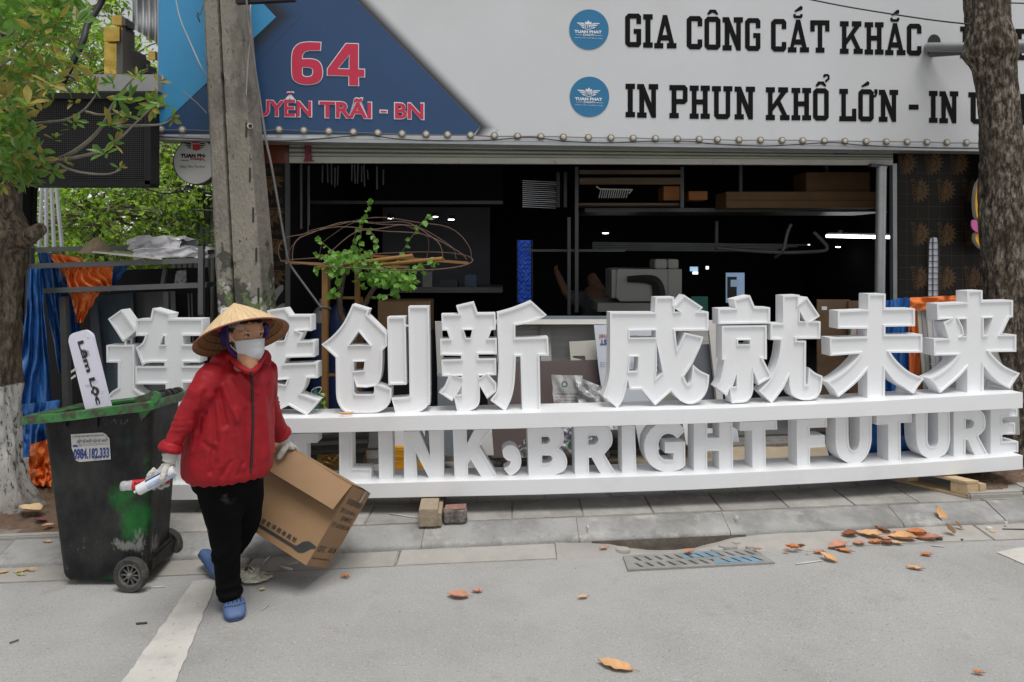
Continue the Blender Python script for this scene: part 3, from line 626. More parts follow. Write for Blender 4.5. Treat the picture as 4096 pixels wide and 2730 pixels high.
m_wire = M('black_wire', (.02,.02,.02), .6, .2, 10); m_wireg = M('grey_wire', (.16,.155,.15), .7, .2, 10)
mb = MB(); mb.tube([bb(x, by(x)+2*math.sin(x*.9), .012) for x in sorted(b for b in bx)], .004, 5); mb.obj('bulb_wire', m_wireg, bill)
mb = MB(); pts = [(632,548),(800,556),(1000,563),(1180,563),(1350,550),(1468,541),(1580,556),(1750,564),(1950,562),(2120,550),(2250,565),(2420,572),(2600,566),(2750,566),(2850,576),(3050,585),(3200,578),(3336,571),(3450,582),(3700,592),(3900,595),(4100,598)]
mb.tube(catmull([bb(x, y, .02) for x, y in pts], 4), .0045, 5); mb.obj('drooping_wire', m_wire, bill)
# metal trim below the panel
mb = MB()
A = [bb(631,546,.01), bb(4500,601,.01), bb(4500,614,.01), bb(631,560,.01)]; Bk = [p-FN*.2 for p in A]
mb.add(A+Bk, [(0,1,2,3),(7,6,5,4),(0,4,5,1),(1,5,6,2),(2,6,7,3),(3,7,4,0)]); mb.obj('lower_trim', m_alu, bill)
# hole with conduits
m_pvc = M('grey_conduit', (.21,.215,.22), .45, .1, 6, .03, 30)
mb = MB(); mb.flat([[(3737+26*math.cos(a*PI/8), 168+30*math.sin(a*PI/8)) for a in range(16)]], lambda x, y: bb(x, y, .005)); mb.obj('cable_hole', m_black, bill)
con = empty('conduit', bb(3720,195), label='grey conduit pipe poking out of the hole in the billboard, the upper one', cat='pipe')
mb = MB(); mb.tube([bb(3712,190,-.1), bb(3714,190,.1), bb(3900,190,.35), bb(4140,182,.55)], .042, 14); mb.obj('pipe', m_pvc, con, smooth=50)
mb = MB(); mb.tube([bb(4068,185,.44), bb(4120,182,.5)], .055, 14); mb.obj('coupling', m_pvc, con, smooth=50)
mb = MB(); mb.tube([bb(3722,212,-.1), bb(3726,214,.04), bb(3880,203,.22), bb(4140,196,.4)], .036, 12); mb.obj('conduit', M('dark_conduit',(.10,.10,.10),.5,.1,6), smooth=50, label='darker thinner conduit pipe under the grey one at the billboard hole', cat='pipe')
# ---- building proper
shop = empty('shop_building', sp(2300,1700), label='open fronted workshop building below the billboard', cat='building')
m_slat = M('shutter_olive', (.36,.38,.32), .5, .1, 4, .03, 30, dirt=[((.09,.09,.085),.8,1.6,.58,.72)], stretch=(.4,1,1))
m_barw = M('shutter_bottom_bar', (.50,.48,.43), .5, .08, 5, .02, 30, dirt=[((.25,.2,.15),.8,18,.62,.7)])
shut = MB(); 
def shutline(t):   # t 0 top .. 1 bottom; left/right y
    return (556+(628-556)*t, 597+(640-597)*t)
for i in range(4):
    t0, t1 = i/4, (i+1)/4; mb = MB(); prof = [(0,-.004),(.10,.022),(.4,.03),(.75,.024),(.95,.006),(1,-.004)]
    vs = []
    for (a, d) in prof:
        t = t0+(t1-t0)*a; yl, yr = shutline(t)
        vs += [sp(1157,yl,d+.05), sp(3572,yr,d+.05)]
    mb.add(vs, [(2*j,2*j+1,2*j+3,2*j+2) for j in range(len(prof)-1)])
    mb.obj('shutter_slat', m_slat, shop, smooth=True)
mb = MB(); A = [sp(1157,628,.06), sp(3572,640,.06), sp(3572,661,.06), sp(1157,652,.06)]; Bk = [p-FN*.05 for p in A]
mb.add(A+Bk, [(0,1,2,3),(7,6,5,4),(0,4,5,1),(1,5,6,2),(2,6,7,3),(3,7,4,0)]); mb.obj('shutter_bottom_bar', m_barw, shop)
mb = MB(); mb.flat([[(1217,577),(1245,575),(1248,640),(1262,646),(1212,648),(1220,630)]], lambda x, y: sp(x, y, .10)); mb.obj('red_paint_smear', M('smear', srgb('#7a3038'), .7, .3, 20), shop)
mb = MB(); mb.flat([[(3333,601),(3392,602),(3392,616),(3333,615)]], lambda x, y: sp(x, y, .076)); st = mb.obj('sticker', M('sticker_blue', srgb('#23528c'), .4, .1, 5), shop)
mb = MB(); add_text(mb, 'THU DOOR', lambda u, v: sp(3350+38*u, 613-8*v, .079), .02); mb.obj('sticker_text', m_whiteprint, st)
# dark soffit and header behind shutter
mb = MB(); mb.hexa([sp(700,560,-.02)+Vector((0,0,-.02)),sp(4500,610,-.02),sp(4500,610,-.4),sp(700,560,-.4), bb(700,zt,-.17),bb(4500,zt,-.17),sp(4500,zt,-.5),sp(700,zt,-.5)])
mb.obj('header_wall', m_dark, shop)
# orange-brown panel and flower-print film-faced boards left of the opening
m_brown = M('varnished_wood_panel', srgb('#6b2f14'), .35, .15, 3, .05, 20, stretch=(1,1,.25), coat=.2)
m_film = M('dark_film_board', (.012,.010,.008), .55, .25, 3, .02, 20, spec=.2)
m_gold = M('flower_print', srgb('#523a1c'), .7, .15, 6)
def slab(name, pts, d, th, mat, par, fn=sp, **kw):
    mb = MB(); A = [fn(x, y, d) for x, y in pts]; B = [p-FN*th for p in A]; n = len(A)
    mb.add(A+B, [tuple(range(n)), tuple(range(2*n-1, n-1, -1))]+[(i, (i+1) % n, n+(i+1) % n, n+i) for i in range(n)])
    return mb.obj(name, mat, par, **kw)
slab('wood_panel', [(1003,560),(1155,562),(1155,655),(1003,655)], .04, .03, m_brown, shop)
fl = slab('flower_board', [(1008,657),(1157,657),(1157,1800),(1008,1800)], .03, .03, m_film, shop)
m_spray = M('white_overspray', (.20,.20,.20), .7, .2, 8)
fr = slab('flower_board', [(3592,606),(4500,618),(4500,1260),(3592,1240)], .03, .03, m_film, shop)
fr2 = slab('flower_board', [(3592,1242),(4500,1262),(4500,1900),(3592,1900)], .03, .03, m_film, shop)
slab('door_post', [(3571,655),(3588,655),(3590,1800),(3576,1800)], .06, .05, M('grey_steel_post',(.30,.31,.32),.4,.1,5,metal=.4), shop)
slab('door_post', [(1140,655),(1158,655),(1160,1800),(1142,1800)], .07, .05, M('dark_post',(.05,.05,.05),.6,.2,5), shop)
def flower(mb, cx, cy, r, ang, fn, banner=True, mirror=1):
    ca, sa = math.cos(ang), math.sin(ang)
    T = lambda x, y: fn(cx+(x*ca-y*sa)*r, cy+(x*sa+y*ca)*r)
    n = 8
    mb.flat([[(.46*math.cos(a*PI/10), .46*math.sin(a*PI/10)) for a in range(11)]], T)
    for i in range(n):
        a = PI*(i+.5)/n; c, s = math.cos(a), math.sin(a); w = .16
        mb.flat([[(.5*c-.10*-s*-1*0+.08*s, .5*s-.08*c), (.72*c+w*s, .72*s-w*c), (1.18*c, 1.18*s), (.72*c-w*s, .72*s+w*c), (.5*c-.08*s, .5*s+.08*c)]], T)
    if banner:
        mb.flat([[(-1.25,.02),(-.4,-.16),(.5,-.14),(1.5,.1),(.5,-.05),(-.4,-.06)]], T)
for i, (x, y) in enumerate([(1068,716),(1072,842),(1072,968),(1078,1092)]):
    mb = MB(); flower(mb, x, y, 62, -.08, lambda a, b: sp(a, b, .034)); o = mb.obj('flower_print', m_gold, fl, kind='stuff')
    mb = MB(); add_text(mb, 'D-D PLYWOOD', lambda u, v: sp(x+56-112*u, y-22-14*u*0-(1-u)*14-18*v+6, .034), .01); mb.obj('board_lettering', m_gold, fl)
for row, (y0, xs_) in enumerate([(652,(3620,3726,3830,3930)),(762,(3566,3672,3775,3880)),(936,(3566,3672,3778,3884)),(1112,(3566,3672,3778,3884))]):
    for x in xs_:
        if x < 3600: continue
        mb = MB(); flower(mb, x, y0, 44, -PI/2+.16, lambda a, b: sp(a, b, .034)); o = mb.obj('flower_print', m_gold, fr, kind='stuff')
        mb = MB(); add_text(mb, 'PLYWOOD', lambda u, v: sp(x-10-20*v-12*(1-u)+12, y0-45+92*u, .034), .01); mb.obj('board_lettering', m_gold, fr)
# board joints (thin brown lines) and grid over a white slot window
m_jl = M('board_grid_line', (.05,.035,.02), .6, .2, 6)
mb = MB()
for y in (692,726,776,826,876,924,972,1022,1070,1118,1168): mb.flat([[(3594,y),(3935,y+2),(3935,y+3.2),(3594,y+1.2)]], lambda a, b: sp(a, b, .0335))
for x in (3626,3670,3714,3758,3804,3850,3896): mb.flat([[(x,620),(x+1.2,620),(x+1.2,1235),(x,1235)]], lambda a, b: sp(a, b, .0332))
mb.obj('board_grid', m_jl, fr, kind='stuff')
win = slab('slot_window', [(3718,975),(3722,955),(3735,950),(3748,953),(3752,975),(3756,1195),(3712,1195)], .04, .01, M('slot_window_pale', (.66,.69,.76), .4, .1, 12, dirt=((.3,.3,.34),.6,6,.5,.7)), fr)  # plain pale blue-white fill behind the grille
mb = MB()
for y in (972,998,1022,1046,1070,1093,1116,1140,1163,1186): mb.bar(sp(3708,y,.048), sp(3762,y,.048), .006)
for x in (3732,3712,3755): mb.bar(sp(x,950,.048), sp(x,1196,.048), .006)
mb.obj('grille', m_black, win, kind='stuff')
# white spray patch on the left board
mb = MB(); mb.flat([[(v.x, v.y) for v in catmull([Vector(p+(0,)) for p in ((1052,1185),(1056,1150),(1080,1155),(1085,1180),(1110,1150),(1130,1140),(1133,1160),(1112,1190),(1098,1230),(1140,1215),(1140,1280),(1060,1280))], 4, True)]], lambda x, y: sp(x, y, .036)); mb.obj('paint_overspray', m_spray, fl)
# flat bare-yellow cut-out with a pink heart, behind the right trunk
m_yel = M('cutout_yellow', srgb('#e2a92c'), .45, .06, 4); m_pink = M('cutout_pink', srgb('#cf64a4'), .45, .06, 4); m_edge = M('cutout_edge', (.6,.58,.55), .5, .1, 5)
cut = empty('cutout_board', onplane(3960,1000,6.2), label='yellow rounded cut-out board with a pink heart behind the right trunk', cat='cutout')
cp = lambda x, y, d=0.0: onplane(x, y, 6.35-d)
slab('board', [(v.x, v.y) for v in catmull([Vector(p+(0,)) for p in ((3930,640),(3950,612),(4010,610),(4060,640),(4085,720),(4090,830),(4080,930),(4060,980),(3990,1012),(3930,1000),(3900,970),(3898,940),(3910,925),(3912,890),(3900,860),(3896,800),(3905,740),(3928,700),(3924,665))], 4, True)], .0, .03, m_edge, cut, cp)
slab('face', [(v.x, v.y) for v in catmull([Vector(p+(0,)) for p in ((3936,642),(3955,618),(4010,616),(4055,645),(4079,720),(4084,830),(4074,930),(4055,975),(3990,1006),(3934,995),(3905,968),(3903,942),(3914,928),(3916,888),(3905,860),(3901,800),(3910,742),(3934,702),(3930,668))], 4, True)], .012, .01, m_yel, cut, cp)
slab('heart', [(v.x, v.y) for v in catmull([Vector(p+(0,)) for p in ((3912,884),(3892,880),(3885,895),(3890,915),(3908,930),(3930,938),(3955,920),(3960,890),(3940,872))], 4, True)], .03, .012, m_pink, cut, cp)
# side wall of the building towards the alley and room shell
RX0, RX1, RY = -2.45, 5.2, 13.0
FZ = .17
def room(p8, name, mat, par=shop): mb = MB(); mb.hexa(p8); return mb.obj(name, mat, par)
yL, yR = SA+.13*RX0, SA+.13*RX1
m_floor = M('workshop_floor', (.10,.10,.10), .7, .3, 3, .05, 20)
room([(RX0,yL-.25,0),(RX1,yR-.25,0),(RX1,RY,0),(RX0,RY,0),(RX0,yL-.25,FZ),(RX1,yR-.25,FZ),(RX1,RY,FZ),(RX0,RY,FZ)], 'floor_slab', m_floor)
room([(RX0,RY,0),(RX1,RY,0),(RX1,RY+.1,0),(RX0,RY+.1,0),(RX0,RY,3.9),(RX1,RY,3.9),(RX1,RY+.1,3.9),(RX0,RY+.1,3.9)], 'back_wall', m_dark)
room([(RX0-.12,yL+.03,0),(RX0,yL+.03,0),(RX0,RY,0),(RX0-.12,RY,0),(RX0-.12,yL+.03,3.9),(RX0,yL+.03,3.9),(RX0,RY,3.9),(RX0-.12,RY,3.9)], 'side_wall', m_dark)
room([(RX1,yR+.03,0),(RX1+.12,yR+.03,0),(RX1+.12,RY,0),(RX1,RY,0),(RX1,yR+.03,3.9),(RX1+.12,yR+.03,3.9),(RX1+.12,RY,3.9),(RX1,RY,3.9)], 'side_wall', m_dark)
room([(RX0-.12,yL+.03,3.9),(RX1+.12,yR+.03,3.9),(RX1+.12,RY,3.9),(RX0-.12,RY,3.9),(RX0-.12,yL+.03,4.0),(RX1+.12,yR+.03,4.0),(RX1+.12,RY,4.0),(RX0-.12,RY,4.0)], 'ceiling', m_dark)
m_step = M('rough_step_stone', (.20,.19,.175), .9, .3, 6, .5, 30, dirt=((.08,.075,.07),.7,5,.5,.7))
room([(RX0,yL-.5,.09),(RX1,yR-.5,.09),(RX1,yR-.252,.09),(RX0,yL-.252,.09),(RX0,yL-.5,.15),(RX1,yR-.5,.15),(RX1,yR-.252,.15),(RX0,yL-.252,.15)], 'door_step', m_step)
# round light box sign
rs = empty('round_sign', at(782,647,5.9), label='round white projecting sign with a red and black winged emblem', cat='sign')
Rr = Vector((-.06,-1,0)).to_track_quat('Z','Y').to_matrix()
c0 = at(782,647,5.95); m_box = M('lightbox_white', (.60,.60,.59), .4, .04, 4); m_rim = M('lightbox_rim', (.08,.08,.08), .5, .2, 5)
mb = MB(); mb.lathe([(0,.0),(.183,.0)], c0, 40, Rr, cap=False); mb.obj('face', m_box, rs)
mb = MB(); mb.lathe([(.184,.004),(.19,.002),(.19,-.09),(.0,-.09)], c0, 40, Rr, cap=False); mb.obj('rim', m_rim, rs)
def rsp(x, y): p = at(x, y, 5.945); return p
mr_ = M('emblem_red', srgb('#b02a30'), .5, .1, 5)
mb = MB()
for wy, xo in ((573,730),(582,737),(591,744)):
    mb.flat([[(xo,wy-3),(762,wy),(766,wy+6),(xo+10,wy+2)]], rsp); mb.flat([[(1564-xo,wy-3),(802,wy),(798,wy+6),(1554-xo,wy+2)]], rsp)
add_text(mb, 'TUAN PHAT', lambda u, v: rsp(722+122*u, 631-15*v), .05)
add_text(mb, 'Nâng Tầm Thương Hiệu', lambda u, v: rsp(720+124*u, 674-14*v), .0)
mb.flat([[(722,641),(755,641),(755,643),(722,643)]], rsp); mb.flat([[(812,641),(845,641),(845,643),(812,643)]], rsp)
mb.obj('black_print', m_ink, rs, kind='stuff')
mb = MB(); mb.flat([[(770,578),(800,578),(800,600),(784,604),(770,600)]], rsp); mb.flat([[(768,573),(765,560),(775,567),(784,555),(793,567),(803,560),(800,573)]], rsp)
add_text(mb, 'Design', lambda u, v: rsp(762+54*u, 644-14*v), .03); mb.obj('red_print', mr_, rs, kind='stuff')
mb = MB(); mb.bar(c0+Vector((.0,.1,.15)), c0+Vector((.3,.3,.15)), .03); mb.obj('bracket', m_black, rs)
# ================================================================== inside the workshop
m_steel = M('rack_steel', (.085,.088,.09), .5, .15, 5, .03, 40, metal=.4)
m_tan = M('old_plank', (.12,.085,.05), .7, .3, 4, .1, 20, stretch=(.3,1,3))
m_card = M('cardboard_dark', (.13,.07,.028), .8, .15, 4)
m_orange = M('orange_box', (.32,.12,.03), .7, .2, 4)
m_mach = M('machine_grey', (.24,.24,.22), .5, .06, 3, .02, 30)
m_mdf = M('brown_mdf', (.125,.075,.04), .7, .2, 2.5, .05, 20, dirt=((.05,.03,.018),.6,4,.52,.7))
m_lite = M('lamp_white', (.9,.9,.9), .5, 0, 1, emit=((1,1,1), 6.0)); m_litef = M('lamp_faint', (.8,.8,.8), .5, 0, 1, emit=((1,.98,.95), 1.2))
m_bluel = M('blue_light_panel', (.05,.15,.5), .5, .9, 9, emit=((.02,.10,.75), .16))
def pbox(name, x0, y0, x1, y1, Y, dep, mat, par=None, rot=0.0, bevel=0, **kw):
    """box whose front face covers the pixel rectangle at distance Y"""
    a = at(x0, y1, Y); b = at(x1, y0, Y); c = (a+b)/2; w = b.x-a.x; h = b.z-a.z
    mb = MB(); R = Matrix.Rotation(rot, 3, 'Z')
    mb.box(c+R @ Vector((0, dep/2, 0)), (w, dep, h), R)
    return mb.obj(name, mat, par, bevel=bevel, **kw)
# mezzanine rack across the right half
rack = empty('storage_rack', at(2900,1700,7.8), label='high steel storage rack across the back right of the workshop', cat='rack')
pbox('shelf_board', 2340,833,3565,848,7.9,.9,m_steel,rack)
pbox('shelf_board', 2310,813,2735,822,7.6,.5,m_tan,rack)
for x in (2300,2722): pbox('upright', x,668,x+14,1250 if x < 2400 else 832,7.55,.05,m_steel,rack)
for x in (2958,3302): pbox('upright', x,650,x+12,833,7.7,.05,m_steel,rack)
pbox('upright', 2862,885,2873,1010,8.3,.05,m_steel,rack)
pbox('top_tube', 2318,681,2725,697,7.54,.06,m_tan,rack)
pbox('plank', 2318,712,2725,738,7.54,.05,m_tan,rack)
pbox('upright', 2270,870,2283,1260,7.6,.05,m_steel,rack)
pbox('shelf_rail', 2105,998,2500,1008,7.9,.05,m_steel,rack)
pbox('storage_basket_rail', 2850,1000,3120,1008,8.2,.05,m_steel,rack)
mb = MB()
for i in range(5): mb.tube([at(2370,972+7*i,8.2), at(3230-40*i,981+6*i,8.0)], .012, 6)
mb.obj('stored_tube', m_steel, rack, kind='stuff')
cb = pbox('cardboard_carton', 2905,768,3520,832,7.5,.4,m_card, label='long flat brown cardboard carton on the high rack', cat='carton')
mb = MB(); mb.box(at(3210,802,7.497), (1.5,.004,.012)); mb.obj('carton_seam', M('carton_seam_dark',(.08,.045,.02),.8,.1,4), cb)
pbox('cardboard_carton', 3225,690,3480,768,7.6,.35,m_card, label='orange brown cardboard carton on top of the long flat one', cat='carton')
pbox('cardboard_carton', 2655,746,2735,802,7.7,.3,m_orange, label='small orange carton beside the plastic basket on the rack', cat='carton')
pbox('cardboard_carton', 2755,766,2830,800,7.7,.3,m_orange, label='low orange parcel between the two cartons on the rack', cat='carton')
bk = empty('plastic_basket', at(2450,795,7.5), label='white plastic-wrapped wire basket on the high rack', cat='basket')
m_bw = M('basket_white', (.5,.5,.5), .4, .2, 20)
mb = MB()
for i in range(13):
    x = 2405+i*9; mb.tube([at(x,756,7.5), at(x-10+2*random.random(),793,7.5)], .005, 5)
mb.obj('wires', m_bw, bk, kind='stuff')
mb = MB(); mb.tube([at(2385,746,7.48),at(2400,757,7.47),at(2530,760,7.47),at(2515,775,7.48)], .008, 6); mb.obj('rim', m_bw, bk)
st = empty('sheet_stack', at(2160,830,7.5), label='stack of thin wrapped sheets hanging high at the middle of the workshop', cat='sheet stack')
for i in range(14):
    mb = MB(); y = 722+8*i; mb.hexa([at(2090,y+3,7.5),at(2225+random.randint(-10,10),y+9,7.45),at(2225,y+9,8.0),at(2090,y+3,8.0),at(2090,y,7.5),at(2225,y+7,7.45),at(2225,y+7,8.0),at(2090,y,8.0)]); mb.obj('sheet', m_alu, st)
pbox('upright', 2226,690,2240,830,7.44,.04,m_black,rack); pbox('upright', 2255,690,2268,830,7.44,.04,m_black,rack)
rods = empty('rod_bundle', at(1300,700,7.6), label='bundle of thin white rods standing behind the shutter at left', cat='rods')
for i, x in enumerate((1202,1206,1232,1236,1290,1310,1326,1340,1352,1408,1418,1432,1447,1456,1470,1508,1534)):
    mb = MB(); y0 = 655+random.randint(0,25); y1 = 745+random.randint(-35,20); 
    if x < 1240: y1 += 190
    mb.tube([at(x,y0,7.6), at(x+random.randint(-2,2),y1,7.6)], .0075, 5); mb.obj('rod', m_alu, rods)
pbox('mezzanine_beam', 1235,804,2012,817,8.0,.08,m_steel,shop); pbox('mezzanine_deck', 1500,640,2012,800,9.5,.1,m_dark,shop)
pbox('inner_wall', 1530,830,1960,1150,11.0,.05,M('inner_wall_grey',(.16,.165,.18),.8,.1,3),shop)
# lamps
def lamp(x, y, w, Y, lab, mat=m_lite, h=5):
    e = empty('ceiling_lamp', at(x,y,Y), label=lab, cat='lamp', group='small round ceiling lamps inside the workshop')
    mb = MB(); mb.lathe([(0,-.012),(w/2900*Y/2,-.008),(w/2900*Y/2,.0)], at(x,y,Y), 16, cap=False); mb.obj('diffuser', mat, e)
    mb = MB(); mb.lathe([(w/2900*Y/2*1.12,.0),(w/2900*Y/2*1.12,.05),(0,.05)], at(x,y,Y), 16, cap=False); mb.obj('housing', m_black, e)
for x, y, w, Y, lab in ((2422,933,24,10,'round ceiling lamp in the middle of the dark workshop'),(3360,937,24,9.5,'round ceiling lamp just above the bright tube lamp'),(1805,878,24,9.5,'lowest of the three ceiling lamps behind the hoop frame'),(1742,867,20,9.5,'middle one of the three ceiling lamps behind the hoop frame'),(1564,873,24,9.5,'leftmost of the three ceiling lamps behind the hoop frame'),(3352,988,18,11,'small ceiling lamp below the tube lamp, left one'),(3476,980,14,11,'small ceiling lamp below the tube lamp, right one')): lamp(x, y, w, Y, lab)
tl = empty('tube_lamp', at(3430,947,9), label='long bright tube lamp at the right of the workshop', cat='lamp')
for a, b in ((3307,3444),(3450,3565)):
    mb = MB(); mb.bar(at(a,945+(a-3307)*.02,9), at(b,945+(b-3307)*.02,9), .04, .035); mb.obj('tube', m_lite, tl)
mb = MB(); mb.bar(at(3307,935,9.02), at(3565,939,9.02), .05, .02); mb.obj('fitting', m_steel, tl)
mb = MB(); mb.bar(at(2374,977,9), at(2530,979,9), .03, .02); mb.obj('strip_lamp', m_litef, label='faint strip lamp left of the cutting machine', cat='lamp')
mb = MB(); mb.bar(at(3120,981,9), at(3238,980,9), .03, .015); mb.obj('strip_lamp', m_litef, label='faint strip lamp right of centre near the hoses', cat='lamp')
# hoses
mb = MB(); mb.tube(catmull([at(*p) for p in ((3165,897,7.4),(3150,930,7.4),(3140,975,7.4),(3128,1008,7.4),(3100,1030,7.5))], 6), .018, 8); mb.obj('grey_hose', m_steel, smooth=True, label='short curved grey hose hanging in the dark workshop', cat='hose')
mb = MB(); mb.tube(catmull([at(*p) for p in ((3255,930,7.4),(3290,965,7.4),(3308,990,7.4),(3300,1003,7.4),(3260,1007,7.4),(3150,1011,7.4),(3000,1004,7.5),(2860,992,7.6))], 6), .02, 8); mb.obj('grey_hose', m_steel, smooth=True, label='long hooked grey hose hanging at the right of the workshop', cat='hose')
# steel column
mb = MB(); mb.tube([at(3526,668,6.9), at(3512,1700,6.9)], .046, 18); mb.obj('column', m_alu, shop, smooth=50)
mb = MB(); mb.bar(at(3480,662,6.9), at(3545,668,6.9), .06, .03); mb.obj('column_head', m_steel, shop)
# cutting machine
mc = empty('cutting_machine', at(2590,1700,7.6), label='pale grey box-shaped cutting machine with a black cable chain', cat='machine')
mb = MB(); A = [at(*p, 7.3) for p in ((2470,1078),(2727,1078),(2727,1190),(2700,1206),(2480,1206),(2465,1190))]; B = [p+Vector((-.02,.6,0)) for p in A]
mb.add(A+B, [tuple(range(6)), tuple(range(11,5,-1))]+[(i,(i+1)%6,6+(i+1)%6,6+i) for i in range(6)]); mb.obj('body', m_mach, mc)
pbox('end_cover', 2447,1080,2469,1192,7.32,.5,m_mach,mc); pbox('top_box', 2620,1038,2669,1076,7.32,.3,m_mach,mc,bevel=.01); pbox('top_box', 2672,1038,2715,1076,7.32,.3,m_mach,mc,bevel=.01)
mb = MB(); mb.tube(catmull([at(*p, 7.27) for p in ((2510,1118),(2570,1117),(2615,1124),(2632,1150),(2638,1200))], 5), [.03+.002*i for i in range(21)], 4); mb.obj('cable_chain', m_black, mc)
pbox('seam', 2671,1080,2673,1200,7.298,.01,m_black,mc)
pbox('bed', 2390,1214,2720,1248,7.25,.8,M('machine_bed',(.2,.2,.18),.6,.1,3),mc); pbox('stand', 2430,1250,2700,1700,7.4,.5,m_dark,mc)
pbox('sheet_board', 2765,1187,2832,1400,7.2,.02,M('teal_board',srgb('#1c5c55'),.6,.1,3), label='teal green board standing behind the third-from-right characters', cat='board', bevel=.0)
lp = pbox('cut_sheet', 2905,1092,2978,1212,7.6,.02,M('cut_panel_glow',(.35,.48,.66),.5,.1,3,emit=((.25,.38,.6),.18)), label='pale blue panel with a square cut-out, made to glow inside the workshop', cat='panel')  # faint emission stands in for lamplight falling on the board
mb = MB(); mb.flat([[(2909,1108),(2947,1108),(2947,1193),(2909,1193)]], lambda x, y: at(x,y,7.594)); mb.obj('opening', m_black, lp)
pbox('tab', 2923,1120,2958,1148,7.59,.01,M('tab_glow',(.4,.5,.62),.5,.1,3,emit=((.25,.38,.6),.12)),lp)  # tab given the same added glow instead of lamplight
mo = empty('monitor_cluster', at(2790,1100,9), label='small glowing screens left of the cut panel', cat='screens')
pbox('screen', 2761,1068,2792,1086,9,.02,M('screen_glow',(.3,.45,.6),.5,.1,3,emit=((.4,.6,.8),.5)),mo); pbox('screen', 2772,1088,2792,1098,8.98,.02,m_litef,mo); pbox('screen', 2825,1066,2835,1078,9,.02,m_litef,mo)
bl = empty('lattice_column', at(2100,1210,8.0), label='glowing blue lattice light column in the dark workshop', cat='light column')
mb = MB(); mb.lathe([(.075,0),(.075,.7)], at(2098,1210,8.2), 20); mb.obj('light_core', m_bluel, bl)
mb = MB()
for i in range(15):
    y0 = 965+17*i
    for x in (2072,2086,2100,2114):
        s = random.choice((-1,1)); mb.bar(at(x+(0 if s > 0 else 14),y0,8.08), at(x+(14 if s > 0 else 0),y0+16,8.08), .008)
        if random.random() < .5: mb.bar(at(x,y0+8,8.08), at(x+14,y0+8,8.08), .008)
for x in (2069,2130): mb.bar(at(x,958,8.08), at(x,1215,8.08), .01)
mb.obj('lattice', m_black, bl, kind='stuff')
# boards and cartons on the workshop floor
pbox('cardboard_carton', 1512,1207,1722,1330,6.75,.4,M('carton_brown',(.20,.12,.06),.8,.15,4), rot=.03, label='brown carton behind the character with the roof shape', cat='carton')
pbox('carton_bench', 1500,1332,1730,1720,6.8,.5,m_black, label='black bench under the brown carton', cat='bench')
cyl = [(1285,1225,'blue gas cylinder with a grey shoulder beside the ladder frame',.115),(1352,1215,'blue gas cylinder between the ladder legs',.10),(1428,1215,'dark blue gas cylinder right of the ladder frame',.10)]
m_cyl = M('cylinder_blue',(.015,.03,.10),.45,.2,5); m_shl = M('cylinder_shoulder',(.25,.25,.25),.5,.15,5)
for x, y, lab, r in cyl:
    c = at(x, y, 6.85); e = empty('gas_cylinder', (c.x,c.y,FZ), label=lab, cat='cylinder', group='gas cylinders')
    h = c.z-FZ
    mb = MB(); mb.lathe([(0,FZ),(r,FZ),(r,h-.0),(r*.98,h+.02)], (c.x,c.y,0), 20, cap=False); mb.obj('body', m_cyl, e, smooth=40)
    mb = MB(); mb.lathe([(r*.99,h+.0),(r*.85,h+.08),(r*.5,h+.14),(r*.3,h+.16),(.02,h+.17),(.02,h+.24)], (c.x,c.y,0), 20); mb.obj('shoulder', m_shl if x < 1300 else m_cyl, e, smooth=40)
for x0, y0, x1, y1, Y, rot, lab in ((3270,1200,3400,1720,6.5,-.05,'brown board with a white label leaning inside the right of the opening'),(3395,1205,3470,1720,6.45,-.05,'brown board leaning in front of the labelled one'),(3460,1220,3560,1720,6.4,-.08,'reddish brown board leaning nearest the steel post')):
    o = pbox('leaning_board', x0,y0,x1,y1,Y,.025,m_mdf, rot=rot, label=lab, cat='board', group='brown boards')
    if x0 == 3270:
        pbox('paper_label', 3287,1227,3308,1241,Y-.03,.004,m_whiteprint,o)
pbox('sheet_board', 3405,1315,3450,1347,6.05,.02,M('sticker_sheet',(.5,.5,.5),.5,.05,4), label='white sheet with a red sticker between the horizontal strokes', cat='board')
o = pbox('round_sticker', 3427,1317,3447,1340,6.02,.004,M('sticker_red',srgb('#b3202a'),.5,.1,4), label='red sticker with a white ring on the white sheet', cat='sticker')
rc = random.Random(5); cmat = [M('clutter_%d' % i, c, .6, .2, 6) for i, c in enumerate(((.22,.15,.08),(.30,.30,.29),(.06,.07,.09),(.10,.14,.20)))]
pbox('work_counter', 1560,1150,2010,1172,8.6,.7,M('counter_top',(.16,.16,.16),.6,.1,4), label='dark work counter at the back left of the workshop', cat='counter')
for i, (x0, w, h, lab) in enumerate(((1600,60,40,'low dim box at the left of the dark work counter'),(1690,38,62,'tall dim box on the dark work counter'),(1760,70,30,'wide flat dim case on the dark work counter'),(1860,46,50,'dim box at the right end of the dark work counter'))): pbox('counter_box', x0,1149-h,x0+w,1149,8.7,.2,cmat[i], label=lab, cat='box')
